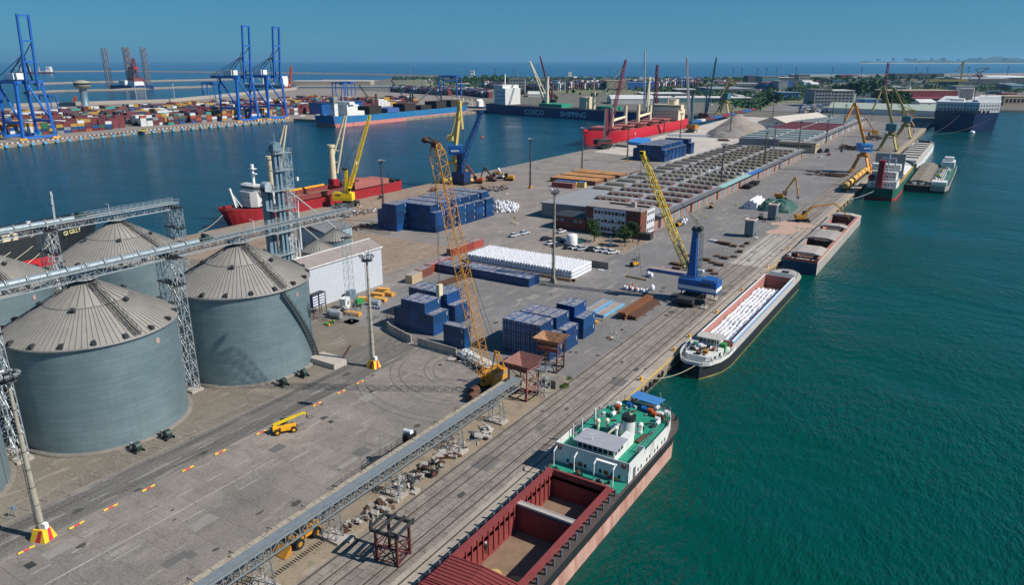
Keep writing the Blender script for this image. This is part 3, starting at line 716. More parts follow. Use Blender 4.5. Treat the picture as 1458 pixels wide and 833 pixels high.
# ================================================================ lighting masts
M('mast_conc', '#9d998b', .8, .1, .15, 1, .3, '#6e5c48', .8, True); M('mast_dark', '#57514b', .7, .2, .2, 1, .4, '#3e2e26', 1)
def build_mast(base='striped', h=24.6, mat='mast_conc', head=True):
    t = thing('lighting_mast', 'x', 'light mast')
    b = MB(); b.tube((0,0,.8),(0,0,h*.33),.46,.42,14); b.tube((0,0,h*.33),(0,0,h*.66),.36,.32,12); b.tube((0,0,h*.66),(0,0,h-.5),.27,.2,12); p_ = b.build('pole', mat, t)
    b = MB()
    for z in (h*.11,h*.22,h*.33,h*.44,h*.55,h*.66,h*.8): b.tube((0,0,z),(0,0,z+.08),.5-.25*z/h,n=12)
    b.build('pole_joint', 'dark_steel', p_)
    b = MB(); b.beam((-.75,-.1,1.6),(-.55,-.1,h-1),.05); b.beam((-.75,.3,1.6),(-.55,.3,h-1),.05)
    for i in range(int(h/.6)): b.beam((-.72,-.1,1.8+i*.6),(-.72,.3,1.8+i*.6),.03)
    b.build('ladder', 'dark_steel', t)
    if base == 'striped':
        M('stripe_yellow', '#e0b52a', .6, 0, .1); M('stripe_red', '#bb2c3a', .6, 0, .1)
        b = MB(); q = [(-1.25,-1.05),(1.25,-1.05),(1.25,1.05),(-1.25,1.05)]; q2 = [(a*.62,c*.62) for a,c in q]
        for i in range(4):
            j = (i+1)%4; n = 3
            for k in range(n):
                f0, f1 = k/n, (k+1)/n; s_ = .3
                lerp = lambda A,B,f: (A[0]+(B[0]-A[0])*min(1,max(0,f)), A[1]+(B[1]-A[1])*min(1,max(0,f)))
                a, c = lerp(q[i],q[j],f0-s_*0), lerp(q[i],q[j],f1); d, e = lerp(q2[i],q2[j],f1+s_), lerp(q2[i],q2[j],f0+(s_ if k else 0))
                if k == n-1: d = q2[j]
                b.quad((a[0],a[1],0),(c[0],c[1],0),(d[0],d[1],1.75),(e[0],e[1],1.75), m=k%2)
        b.quad(*[(a,c,1.75) for a,c in q2]); b.build('base_block', ['stripe_yellow','stripe_red'], t)
        MB().bx(.45,-.3,1.75,1.0,.3,2.6).build('switch_box','white',t)
    elif base == 'plain':
        b = MB(); b.add([(-1,-1,0),(1,-1,0),(1,1,0),(-1,1,0),(-.5,-.5,1.5),(.5,-.5,1.5),(.5,.5,1.5),(-.5,.5,1.5)],[(0,1,5,4),(1,2,6,5),(2,3,7,6),(3,0,4,7),(4,5,6,7)]); b.build('base_block','concrete_dark',t)
    elif base == 'yellow':
        b = MB(); b.add([(-1,-1,0),(1,-1,0),(1,1,0),(-1,1,0),(-.5,-.5,1.5),(.5,-.5,1.5),(.5,.5,1.5),(-.5,.5,1.5)],[(0,1,5,4),(1,2,6,5),(2,3,7,6),(3,0,4,7),(4,5,6,7)]); b.build('base_block','ochre',t)
    b = MB(); b.lathe([(.3,h-1.1),(1.15,h-.9),(1.15,h-.8),(.3,h-.7)],14)
    b.rail([(1.1*math.cos(R(q*40)),1.1*math.sin(R(q*40)),h-.8) for q in range(9)],.9,1,.03,2,closed=True)
    b.beam((0,0,h-.6),(0,0,h+.3),.2); b.build('lamp_gantry','dark_steel',t)
    for i in range(9):
        a = R(i*40); l = MB(); l.box((1.35*math.cos(a),1.35*math.sin(a),h+.1),(.4,.55,.4),a,0,0,R(30)); l.build('floodlight','steel_grey',t)
    b = MB(); b.beam((.6,0,h),(.6,0,h+2.6),.04); b.beam((-.6,0,h),(-.6,0,h+2.2),.04); b.build('lightning_rod','dark_steel',t)
    return t
G_M = 'floodlight masts of the port'
m1 = build_mast('striped'); m1.location = (-103.2,106.3,0); m1['group'] = G_M; m1['label'] = 'tall floodlight mast on a red and yellow striped block in front of the white shed'
m = dup(m1, (-100.7,37.6,0), R(20), 'floodlight mast on a striped block at the left edge in front of the near silos', G_M)
mp = build_mast('plain', 27.5); mp.location = (-101.4,181.9,0); mp['group'] = G_M; mp['label'] = 'tall floodlight mast rising in front of the block of white bags'
my = build_mast('yellow', 25, 'mast_dark'); my.location = (-194.4,322.4,0); my['group'] = G_M; my['label'] = 'dark floodlight mast on a yellow base standing alone by the left quay'
for x, y, l in ((-201.5,394,'dark floodlight mast at the far side of the orange timber packs'),(-195.1,446,'dark floodlight mast beside the far block of blue containers'),
                (-201.5,219.0,'slender dark floodlight mast beside the red cargo ship and scrap heap'),
                (-196,545,'dark mast between the far blue containers and the red bulk carrier'),(-186,640,'dark mast in front of the pale bulk heap')):
    dup(my, (x,y,0), R(30), l, G_M)
# ================================================================ road furniture
M('kerb_yellow', '#e3b32a', .6, 0, .1); M('kerb_red', '#c8404c', .6, 0, .1)
kb = None
kerb_y = [35.0,41.6,46.6,52.6,59.3,65.5,73.8,87.0,93.4,98.8]
for i, y in enumerate(kerb_y):
    if kb is None:
        kb = thing('lane_divider', 'x', 'lane divider', (-99.9,y,0), 0, 'yellow and red lane dividers lying on the road')
        for j, (a, c) in enumerate(((-1.05,-.4),(.4,1.05))): MB().tube((0,a,.12),(0,c,.12),.14,n=8).build('yellow_end','kerb_yellow',kb)
        MB().tube((0,-.4,.12),(0,.4,.12),.14,n=8).build('red_middle','kerb_red',kb); o = kb
    else: o = dup(kb, (-99.9+random.uniform(-.15,.15),y,0), R(random.uniform(-4,4)))
    where = ['right beside the striped mast base'][0] if i == 0 else ('just before the yellow telehandler' if i == 6 else 'just beyond the telehandler forks' if i == 7 else f'{ordn(i)} up the road from the left mast')
    o['label'] = 'yellow and red concrete lane divider, ' + where

# ================================================================ telehandler
def wheel(parent, c, r, w, name='wheel', mat='rubber', rim='yellow', axis=(0,1,0)):
    a = Vector(axis)*w/2; c = Vector(c)
    o = MB().tube(c-a, c+a, r, n=18).build(name, mat, parent)
    MB().tube(c-a*1.06, c+a*1.06, r*.5, n=12).build('rim', rim, o); return o
t = thing('telehandler', 'yellow telescopic handler with forks raised, standing on the lane line', 'telehandler', (-96.6,76.4,0), R(57))
b = MB(); b.bx(-2.4,-.55,.7,2.2,.55,1.35); b.bx(-.9,-1.15,.75,1.0,-.55,1.55); b.add([(-2.4,-.5,1.3),(-1.2,-.5,1.3),(-1.2,.5,1.3),(-2.4,.5,1.3),(-2.3,-.4,1.9),(-1.4,-.4,1.7),(-1.4,.4,1.7),(-2.3,.4,1.9)],[(0,1,5,4),(1,2,6,5),(2,3,7,6),(3,0,4,7),(4,5,6,7)]); b.build('chassis','yellow',t)
b = MB(); b.bx(-.7,.5,1.0,.8,1.25,1.6); b.bx(-.7,.5,2.35,.7,1.25,2.45,0)
for x, y in ((-.65,.55),(.75,.55),(-.65,1.2),(.75,1.2)): b.beam((x,y,1.6),(x*.92,y,2.4),.08)
c_ = b.build('cab','black',t); MB().bx(-.6,.56,1.6,.66,1.19,2.34).build('cab_window','glass',c_)
b = MB(); b.beam((-2.2,-.15,2.0),(2.2,-.15,3.1),.42,.5); b.beam((1.6,-.15,2.95),(4.0,-.15,3.55),.3,.36); b.beam((3.9,-.15,3.6),(4.5,-.15,2.9),.28,.3); b.build('boom','yellow_bright',t)
b = MB(); b.tube((-.6,-.15,1.2),(1.2,-.15,2.5),.08); b.build('lift_ram','steel_grey',t)
b = MB(); b.bx(4.4,-.7,2.2,4.5,.5,3.2); b.build('fork_carriage','black',t)
for y in (-.5,.3): MB().beam((4.5,y,2.25),(5.8,y,2.3),.14,.06).build('fork','dark_steel',t)
for x in (-1.6,1.6):
    for y in (-1.05,1.05): wheel(t,(x,y,.62),.62,.42)
MB().bx(-2.5,-.9,.9,-2.35,.9,1.2).build('bumper','black',t); t.scale = (.88,.88,.88)

# ================================================================ long quay conveyor
def quay_conveyor():
    x = -67.5; t = thing('belt_conveyor', 'long grey inclined belt conveyor truss running along the quay beside the rails', 'conveyor', (x,0,0))
    y0, y1 = 22, 108; z = lambda y: 4.3 + (y-22)*.0 + (0 if y < 95 else 0)
    M('conv_steel', '#808a8f', .55, .25, .2, 1.2, .35, '#5d4a3c', 1.2)
    b = MB()
    for s_ in (-.8,.8):
        for zz in (0,1.5): b.beam((s_,y0,4.0+zz),(s_,y1,4.0+zz),.16,.22)
        n = int((y1-y0)/1.15)
        for i in range(n+1):
            yy = y0+(y1-y0)*i/n; b.beam((s_,yy,4),(s_,yy,5.5),.12)
            if i < n: b.beam((s_,yy,4.0 if i%2 else 5.5),(s_,yy+(y1-y0)/n,5.5 if i%2 else 4.0),.09)
            if i%2: b.beam((-.8,yy,4),(.8,yy,4),.08)
    b.build('truss','conv_steel',t)
    b = MB(); b.bx(-.75,y0,5.45,.35,y1,5.6); b.bx(.75,y0,5.6,.95,y1,5.75); b.build('belt_cover','conv_steel',t)
    M('plank','#a49a88',.9,0,.3,1.5); b = MB(); random.seed(11); yy = y0
    while yy < y1-3:
        L = random.uniform(1.8,3.0); b.bx(-2.0,yy,5.3,-1.1,yy+L,5.42); yy += L+.08
    b.build('walkway_boards','plank',t)
    b = MB(); b.beam((-2.0,y0,5.25),(-2.0,y1,5.25),.12); 
    for i in range(30): yy = y0+i*2.9; b.beam((-2.0,yy,5.2),(-.8,yy,5.2),.1); b.beam((-2.0,yy,5.2),(-.8,yy,4.2),.07)
    for i in range(15): yy = y0+i*5.7; b.beam((-1.6,yy,5.5),(-1.9,yy,6.1),.07); b.beam((-1.9,yy,6.1),(-.9,yy,6.15),.07)
    b.rail([(-2.0,y0,5.4),(-2.0,y0+6,5.4)],1,1.5,.03,2); b.build('walkway_frame','dark_steel',t)
    b = MB(); b.beam((-3.2,69,4.6),(-3.2,81,4.6),.25,.3); b.rail([(-3.2,69,4.7),(-3.2,81,4.7)],1.0,1.3,.03,2); b.bx(-3.2,69,4.6,-2.1,81,4.68); b.build('side_platform','dark_steel',t)
    for yy in (47.5,59.3,72.2,87.5,100):
        b = MB(); 
        for s_ in (-1.0,1.7):
            b.beam((s_,yy-.7,.3),(s_*.8,yy-.5,4),.13); b.beam((s_,yy+.7,.3),(s_*.8,yy+.5,4),.13)
            for q in range(3): b.beam((s_,yy-.65,.5+q*1.1),(s_,yy+.65,1.4+q*1.1),.07); b.beam((s_,yy-.65,1.5+q*1.1),(s_,yy+.65,1.5+q*1.1),.06)
        for q in range(2): b.beam((-1,yy-.6,.6+q*1.6),(1.6,yy-.6,2.2+q*1.6),.08); b.beam((1.6,yy+.6,.6+q*1.6),(-1,yy+.6,2.2+q*1.6),.08)
        b.build('trestle','conv_steel',t); MB().bx(-1.5,yy-1.1,0,2.3,yy+1.1,.35).build('footing','concrete',t)
    d = MB(); d.bx(-3.4,78.6,4.7,-2.2,80.6,6.0); d.build('gearbox','black',t)
    d = MB(); d.tube((-3.9,79.6,6.0),(-2.3,79.6,6.2),.42,n=12); d.build('drive_motor','white',t)
    d = MB(); d.beam((-4.4,74.5,4.6),(-4.4,74.5,7.4),.07); d.beam((-4.4,74.5,7.4),(-3.4,74.6,7.4),.07); d.build('lamp_post','steel_grey',t)
    d = MB(); d.tube((-.8,y1+.6,5.2),(.8,y1+.6,5.2),.5,n=12); d.build('tail_drum','rust',t)
quay_conveyor()
# loader trucks parked under the conveyor
def loader(label, x, y, rz):
    t = thing('wheel_loader', label, 'wheel loader', (x,y,0), rz)
    b = MB(); b.bx(-1.0,-2.6,.9,1.0,.2,1.9); b.bx(-.8,.2,.8,.8,2.0,1.5); b.build('chassis','ochre',t)
    b = MB(); b.bx(-.7,-.3,1.9,.7,1.0,2.9); b.build('cab','dark_steel',t)
    b = MB(); b.ext([(-1.3,2.9,.1),(-1.3,4.2,.1),(-1.3,2.9,1.5)],(2.6,0,0)); b.build('bucket','ochre',t)
    for yy in (-1.7,1.4):
        for xx in (-1.1,1.1): wheel(t,(xx,yy,.75),.75,.5,rim='ochre',axis=(1,0,0))
loader('orange wheel loader parked under the conveyor, its tyres and bucket showing', -70.3, 56.5, R(180))
for (x,y,z,l) in ((-76.4,106,1.1,'rusty drum lying beside the crawler crane tracks'),(-75.6,104.2,.9,'small brown tank behind the end of the conveyor')):
    o = MB().tube((0,-.9,0),(0,.9,0),z,n=16).build('steel_drum','rust',None,(x,y,z)); tag(o,l,'drum')
# ================================================================ steel trestle on the rails
t = thing('steel_trestle', 'dark red steel trestle frame with beams on top standing over the rails', 'steel frame', (-57.3,60.6,0), R(8))
M('trestle_red', '#5c2e2a', .75, .1, .3, 2, .35, '#2c201c', 1.5)
for x, y in ((-1.6,-1.5),(1.6,-1.5),(1.6,1.5),(-1.6,1.5)): MB().beam((x,y,0),(x,y,4.6),.32).build('leg','trestle_red',t)
b = MB()
for (a,c) in (((-1.6,-1.5),(1.6,-1.5)),((1.6,-1.5),(1.6,1.5)),((1.6,1.5),(-1.6,1.5)),((-1.6,1.5),(-1.6,-1.5))):
    b.beam((*a,.3),(*c,2.4),.12); b.beam((*c,.3),(*a,2.4),.12); b.beam((*a,2.4),(*c,2.4),.14); b.beam((*a,.3),(*c,.3),.12)
b.build('cross_bracing','trestle_red',t)
b = MB()
for y in (-1.8,1.8): b.beam((-2.2,y,4.8),(2.2,y,4.8),.35,.4)
for x in (-2.1,-.7,.7,2.1): b.beam((x,-2.0,5.2),(x,2.0,5.2),.3,.36)
b.build('top_beams','dark_steel',t)
# ================================================================ bunkers (hoppers)
def hopper(label, x, y, h, leg_col, rz, top=(3.2,3.2), hang=2.3, inner='rust'):
    t = thing('loading_hopper', label, 'hopper', (x,y,0), rz)
    a, c = top; b = MB(); n = .7; T = [(-a,-c,h),(a,-c,h),(a,c,h),(-a,c,h)]; Bm = [(-n,-n,h-hang),(n,-n,h-hang),(n,n,h-hang),(-n,n,h-hang)]
    for i in range(4): j=(i+1)%4; b.quad(T[i],T[j],Bm[j],Bm[i])
    ti = [(v[0]*.96,v[1]*.96,v[2]) for v in T]; bi = [(v[0]*.9,v[1]*.9,v[2]+.1) for v in Bm]
    for i in range(4): j=(i+1)%4; b.quad(ti[j],ti[i],bi[i],bi[j]); b.quad(T[j],T[i],ti[i],ti[j])
    b.quad(*bi); b.build('funnel', inner, t)
    for sx_ in (-1,1):
        for sy in (-1,1): MB().beam((sx_*a*.68,sy*c*.68,0),(sx_*a*.68,sy*c*.68,h-.75),.24).build('leg', leg_col, t)
    b = MB()
    for z0, z1 in ((.3,2.3),(2.3,h-1.4)):
        for (p,q) in (((-1,-1),(1,-1)),((1,-1),(1,1)),((1,1),(-1,1)),((-1,1),(-1,-1))):
            b.beam((p[0]*a*.68,p[1]*c*.68,z0),(q[0]*a*.68,q[1]*c*.68,z1),.1); b.beam((p[0]*a*.68,p[1]*c*.68,z1),(q[0]*a*.68,q[1]*c*.68,z1),.16)
            b.beam((p[0]*a*.68,p[1]*c*.68,.15),(q[0]*a*.68,q[1]*c*.68,.15),.16)
    b.build('bracing', leg_col, t); return t
M('pink_red', '#8c5150', .7, 0, .3, 2, .3, '#5c3a34', 1); M('hopper_brown', '#7b544d', .8, 0, .2, 1.2, .3, '#53372f', 1); M('hopper_rust', '#8f6a50', .85, 0, .35, 1, .5, '#4f3528', .8)
hopper('brown peaked loading hopper over the end of the quay conveyor', -68.6, 111.8, 7.7, 'pink_red', 0, (3.0,3.2), 2.6, 'hopper_brown')
t = hopper('rusty open loading hopper with a torn rim in front of the blue containers', -70.6, 126.2, 7.4, 'rust', R(4), (3.2,2.7), 2.4, 'hopper_rust')
b = MB(); b.bx(-1.6,-3.2,5.2,3.0,-2.9,6.0); b.build('side_plate','rust_red',t)
t = thing('access_scaffold','pale metal stair scaffold beside the brown hopper','scaffold',(-65.6,114.3,0))
b = MB(); b.lattice((0,0,0),(0,0,5.5),2.0,2.0,.05,.035,1.4,(1,0,0)); b.build('scaffold_frame','galv',t); b = MB(); b.bx(-1.2,-1.2,5.5,1.2,1.2,5.6); b.rail([(-1.2,-1.2,5.6),(1.2,-1.2,5.6),(1.2,1.2,5.6),(-1.2,1.2,5.6)],1,1.2,.03,2,closed=True); b.build('platform','steel_grey',t)
for i,(x,y,l) in enumerate(((-67.0,118.6,'left of the pair beside the green weeds'),(-65.2,118.9,'right of the pair, touching the green weeds'))):
    b = MB(); b.bx(-.8,-1.3,0,.8,1.3,1.7); b.bx(-.5,-1.0,1.7,.5,1.0,1.75); tag(b.build('concrete_block','concrete_dark',None,(x,y,0),R(-8)),'square concrete block behind the hopper stair, '+l,'concrete block','concrete blocks by the hopper')
M('weeds','#4f6a2c',.9,0,.3,2)
def tuft(x,y,n,r,h,label):
    b = MB()
    for i in range(n):
        a = random.uniform(0,6.28); q = random.uniform(0,r); c = Vector((q*math.cos(a),q*math.sin(a),0)); l = random.uniform(.3,1)*h; d = Vector((random.uniform(-.4,.4),random.uniform(-.4,.4),l)); s_ = Vector((math.sin(a),-math.cos(a),0))*.09
        b.quad(c-s_,c+s_,c+d)
    tag(b.build('weed_clump','weeds',None,(x,y,0)),label,'weeds')
tuft(-63.9,119.6,220,1.2,.8,'green weed clump growing beside the concrete blocks and rails')
tuft(-64.6,123.5,80,.8,.5,'small green weed tuft on the dirt behind the rusty hopper')
# ================================================================ crawler crane
def crawler():
    t = thing('crawler_crane','orange yellow crawler crane with a very tall lattice boom beside the conveyor','crane',(-76.0,111.6,0), 0)
    cr = 'ochre'; yaw = R(12)
    M('crane_orange','#cc9030',.5,0,.12,1,.12,'#6a4526',1.2)
    for s_ in (-1,1):
        b = MB(); b.bx(s_*1.75-.4,-3.1,.0,s_*1.75+.4,3.1,.95); 
        for i in range(24): b.bx(s_*1.75-.43,-3.1+i*.26,.95,s_*1.75+.43,-3.1+i*.26+.15,1.02)
        for yy in (-3.1,3.1): b.tube((s_*1.75-.4,yy,.48),(s_*1.75+.4,yy,.48),.5,n=14)
        b.build('crawler_track','rust',t)
    MB().bx(-1.4,-1.3,.5,1.4,1.3,1.2).build('undercarriage','rust',t)
    b = MB(); b.bx(-1.4,-1.6,1.3,1.5,3.4,3.4); b.bx(-1.4,-1.6,3.4,.7,3.4,3.55); h_ = b.build('machinery_house','crane_orange',t)
    b = MB(); b.quad((-1.42,-1.4,2.5),(-1.42,3.2,2.5),(-1.42,3.2,1.4),(-1.42,-1.4,1.4)); 
    b.build('vent_grille','steel_grey',h_)
    for i in range(3): MB().bx(1.51,-1.0+i*1.5,2.5,1.54,-.1+i*1.5,3.1).build('vent_grille','steel_grey',h_)
    b = MB(); b.bx(-.9,-2.9,1.3,.1,-1.6,3.2); c_ = b.build('cab','crane_orange',t); MB().bx(-.95,-2.95,2.1,.15,-2.0,3.0).build('cab_window','glass',c_)
    b = MB(); foot = Vector((.3,-2.2,1.8)); tip = Vector((1.0,-17.1,50.1)); d = (tip-foot); A = foot+d*.06; B_ = foot+d*.965
    b.lattice(foot,A,.9,1.9,.07,.035,1.3,(1,0,0)); b.lattice(A,B_,1.9,1.9,.048,.026,1.9,(1,0,0)); b.lattice(B_,tip,1.9,1.0,.07,.035,1.1,(1,0,0)); b.build('lattice_boom','crane_orange',t)
    b = MB(); b.tube(tip+Vector((-.5,0,0)),tip+Vector((.5,0,0)),.6,n=12); b.tube(tip+Vector((-2.6,.2,.5)),tip+Vector((-2.0,.2,.5)),.5,n=12); b.beam(tip,tip+Vector((-2.6,.2,.5)),.3); b.beam(tip+Vector((0,0,.4)),tip+Vector((-1.4,0,1.1)),.2); b.build('boom_head','rust',t)
    b = MB(); gm = Vector((.3,2.2,3.5)); gt = Vector((.3,1.4,7.2))
    for s_ in (-.7,.7): b.beam((.3+s_,.6,3.5),gt+Vector((s_*.6,0,0)),.2); b.beam((.3+s_,3.2,3.5),gt+Vector((s_*.6,0,0)),.16)
    b.beam(gt+Vector((-.6,0,0)),gt+Vector((.6,0,0)),.3); b.build('gantry_frame','crane_orange',t)
    b = MB()
    for s_ in (-.5,.5): b.beam(gt+Vector((s_,0,0)),foot+d*.62+Vector((s_,.9,0)),.045); b.beam(foot+d*.62+Vector((s_,.9,0)),tip+Vector((s_,.4,0)),.045)
    b.build('pendant_rope','black',t)
    hk = Vector((7.6,6.5,0)) 
    hx = tip+Vector((.3,-.7,0))
    b = MB(); b.beam(hx,(hx.x,hx.y,26.6),.04); b.beam(hx+Vector((.3,0,0)),(hx.x+.3,hx.y,26.6),.04); r_ = b.build('hoist_rope','black',t)
    b = MB(); b.bx(hx.x-.2,hx.y-.5,24.6,hx.x+.5,hx.y+.5,26.6); b.tube((hx.x+.1,hx.y,24.6),(hx.x+.1,hx.y,23.9),.25,.1); b.build('hook_block','cream',t)
crawler()
# ================================================================ concrete barriers round the container yard
def barrier_run(pts, grp, lab):
    seg = None; k = 0
    for (x0,y0),(x1,y1) in zip(pts, pts[1:]):
        L = math.hypot(x1-x0,y1-y0); n = max(1,round(L/2.6)); a = math.atan2(y1-y0,x1-x0)
        for i in range(n):
            cx, cy = x0+(x1-x0)*(i+.5)/n, y0+(y1-y0)*(i+.5)/n
            b = MB(); w_ = L/n-.08; b.bx(-w_/2,-.12,.0,w_/2,.12,2.0); b.bx(-w_/2,-.7,0,w_/2,.5,.18)
            o = b.build('concrete_barrier','concrete',None,(cx,cy,0),a+R(random.uniform(-3,3))); k += 1
            tag(o, lab(k), 'concrete barrier', grp)
random.seed(2)
barrier_run([(-116.5,125.8),(-114.2,124.3),(-105.2,121.3)], 'concrete barriers before the blue containers', lambda k: f'grey L-shaped concrete barrier, {ordn(k-1)} from the left along the container yard edge')
barrier_run([(-103.2,121.2),(-91.6,120.6)], 'concrete barriers before the blue containers', lambda k: f'grey concrete barrier, {ordn(k-1)} right of the gap in the container yard edge')
t = thing('gate_fence','leaning row of thin rusty fence posts beside the road left of the blue containers','fence',(0,0,0))
for i in range(10):
    x, y = -119.5-i*.9, 127+i*2.9; MB().beam((x,y,0),(x+.1,y,2.0),.1).build('fence_post','rust',t)
b = MB(); b.beam((-119.5,127,1.7),(-127.6,153,1.7),.04); b.beam((-119.5,127,.9),(-127.6,153,.9),.04); b.build('wire','rust',t)
for (x,y,rz,l) in ((-90.8,118.6,.3,'flat grey concrete slab beside the last barrier'),(-88.9,118.9,.1,'pale concrete slab between the barrier and the crawler crane')):
    tag(MB().bx(-1.4,-.8,0,1.4,.8,.35).build('concrete_slab','concrete',None,(x,y,0),rz),l,'concrete slab')
t = thing('pipe_stack','tangle of grey steel pipes and trusses lying behind the crawler crane','scrap pile',(-84,118.6,0),R(-18))
random.seed(8); b = MB()
for i in range(24): x = random.uniform(-6,6); b.tube((x-random.uniform(1,3),random.uniform(-1.2,1.2),random.uniform(.2,1.4)),(x+random.uniform(1,3),random.uniform(-1.2,1.2),random.uniform(.2,1.8)),random.uniform(.08,.24),n=7)
b.build('pipes','galv',t); b = MB(); b.lattice((-6,.4,1.6),(6,-.4,1.9),1.1,1.1,.07,.05,1.2,(0,1,0)); b.build('truss_section','white',t)
# ================================================================ debris under the conveyor
M('scrap_pale','#a6a39c',.6,.2,.3,1.5,.35,'#6d5c4b',1.5)
def scrap(label, x, y, n, r, mats=('rust','scrap_pale','dark_steel'), h=.9, seed=1, sz=1.4):
    random.seed(seed); b = MB()
    for i in range(n):
        q = random.uniform(0,1)**.5*r; a = random.uniform(0,6.28); c = (q*math.cos(a)*.55, q*math.sin(a), random.uniform(.1,h)*(1-q/r*.6))
        k = random.random(); mm = random.randrange(len(mats))
        if k < .5: b.box(c,(random.uniform(.2,1)*sz,random.uniform(.2,1.4)*sz,random.uniform(.05,.3)),random.uniform(0,3),mm,random.uniform(-.4,.4),random.uniform(-.4,.4))
        elif k < .8:
            d = Vector((random.uniform(-1,1),random.uniform(-1,1),random.uniform(-.2,.3)))*sz; b.beam(Vector(c)-d,Vector(c)+d,random.uniform(.08,.22),m=mm)
        else: b.tube(Vector(c)-Vector((.3,0,0))*sz,Vector(c)+Vector((.3,.2,.1))*sz,random.uniform(.15,.45)*sz*.7,n=9,m=mm)
    o = b.build('scrap_heap', list(mats), None, (x,y,0)); return tag(o, label, 'scrap heap')
scrap('small heap of grey roofing sheets and brown beams beside the conveyor trestle', -66.2,67.3,34,3.4,('rust','scrap_pale','scrap_pale'),.8,1)
scrap('heap of rusty machine parts and wheels under the conveyor', -67.0,80.5,46,3.0,('rust','dark_steel','black','scrap_pale'),1.3,2,1.1)
scrap('scatter of flat metal plates and pipes under the middle of the conveyor', -67.2,86.5,34,3.4,('scrap_pale','concrete','rust'),.7,3)
scrap('pile of crumpled grey sheet metal beside the upper end of the conveyor', -66.4,94.5,28,3.0,('scrap_pale','scrap_pale','steel_grey'),1.3,4)
scrap('low litter of boards and plates near the conveyor drive', -67.6,75.2,30,3.0,('concrete_dark','scrap_pale','dark_steel'),.6,5)
scrap('loose beams and blocks beside the wheel loader', -67.0,62.8,16,2.0,('rust','scrap_pale'),.5,6,.8)
scrap('broken wooden pallets lying at the bottom of the conveyor', -65.5,46.6,16,1.6,('wood','plank'),.4,16,.9)
t = thing('machine_wheel','large black tyre lying among the rusty machine parts','tyre',(-65.2,79.0,.5)); MB().tube((-.2,0,0),(.2,0,0),.7,n=18).build('tyre','rubber',t); MB().tube((-.22,0,0),(.22,0,0),.3,n=12).build('hub','rust_red',t)
random.seed(21)
for (x,y,l) in ((-64.9,60.2,'concrete pad at the foot of the lower trestle'),(-64.8,74.0,'concrete pad near the middle trestle')):
    tag(MB().box((0,0,.15),(1.0,1.6,.3),.2).build('concrete_pad','concrete',None,(x,y,0)),'pale '+l,'concrete pad')
# yard litter in front of the white shed
M('timber_pack','#d29a48',.7,0,.2,1.5); M('barrel_grey','#a7adb0',.4,.4,.1)
G='timber packs before the white shed'
for i,(x,y,rz,L,l) in enumerate(((-138.3,148.2,.3,3.6,'topmost, against the shed corner'),(-136.5,144.0,.25,3.8,'in the middle by the shed wall'),(-134.3,146.4,-.1,3.6,'nearest the floodlight mast'),(-133.0,141.2,.1,4.0,'below the middle one'),(-130.8,128.6,.15,4.2,'lying alone beside the grey barrels'),(-137.2,139.2,.5,3.2,'by the blue cabinet'))):
    t = thing('timber_pack','orange bundle of sawn timber, '+l,'timber pack',(x,y,0),rz,G)
    b = MB()
    for k in range(5): b.bx(-L/2+random.uniform(-.1,.1),-.8+k*.32,.1,L/2+random.uniform(-.1,.1),-.52+k*.32,.95)
    b.build('boards','timber_pack',t); b = MB(); 
    for xx in (-1,1): b.bx(xx-.05,-.85,0,xx+.05,.85,.1)
    b.build('bearer','wood',t)
for i,(x,y,l) in enumerate(((-131.6,137.6,'beside the striped board'),(-133.0,124.6,'close to the green machine'),(-134.9,125.7,'behind the one by the green machine'))):
    o = MB().tube((-1.5,0,.9),(1.5,0,.9),.9,n=18).build('steel_tank','barrel_grey',None,(x,y,0),R(10)); tag(o,'pale grey cylindrical tank lying on the ground '+l,'tank','grey tanks before the white shed')
scrap('clutter of machines and boxes between the cabinets and the tanks', -134.5,131,40,4,('dark_steel','scrap_pale','white','black'),1.3,9,1.0)
scrap('green and yellow machine parts at the foot of the silo stair', -131.0,120.6,14,1.5,('green','yellow','black'),.9,12,.8)
M('frame_blue','#3e5d9b',.6,0,.15)
t = thing('shelf_unit','tall open rack of blue crates against the silo side of the white shed','rack',(-139.5,124.5,0),R(5))
b = MB()
for y in (-2.4,0,2.4):
    for x in (-.8,.8): b.beam((x,y,0),(x,y,5.6),.16)
for z in (2.4,5.6): b.bx(-.9,-2.5,z-.08,.9,2.5,z)
b.build('rack_frame','dark_steel',t)
for y in (-1.2,1.2):
    for zz in (2.5,4.0): b = MB(); b.bx(-.7,y-1.0,zz,.7,y+1.0,zz+1.3); b.build('crate','frame_blue',t); 
    b = MB()
    for k in range(4):
        for q in range(4): b.bx(.71,y-.9+k*.47,2.6+q*.72,.74,y-.55+k*.47,3.05+q*.72)
    b.build('crate_panel','white',t)
t = thing('cabinet','white switch cabinet with a grey grille standing by the timber','cabinet',(-136.4,131.4,0),R(12)); MB().bx(-.9,-1.3,0,.9,1.3,3.0).build('housing','white',t); MB().bx(.9,-.4,1.2,.95,.5,2.2).build('grille','steel_grey',t)
t = thing('cabinet','pale blue cabinet at the foot of the white shed wall','cabinet',(-141.3,138.6,0)); MB().bx(-.7,-1.2,0,.7,1.2,2.4).build('housing','elev_blue',t); MB().bx(.7,-.05,.2,.73,.05,2.3).build('door_gap','dark_steel',t)
b = MB()
for k in range(8): b.bx(-1.8+k*.45,-.3,.1,-1.4+k*.45,.1,.7,k%2)
tag(b.build('striped_board',['white','frame_blue'],None,(-129.9,135.6,0),R(5)),'blue and white striped board lying before the grey tank','board')
b = MB(); b.bx(-.6,-1.2,0,.6,1.2,1.2); b.bx(-.5,-1.1,1.2,.5,1.1,1.3); tag(b.build('green_skip','green',None,(-136.5,136.6,0)),'small green metal box between the timber bundles','metal box')
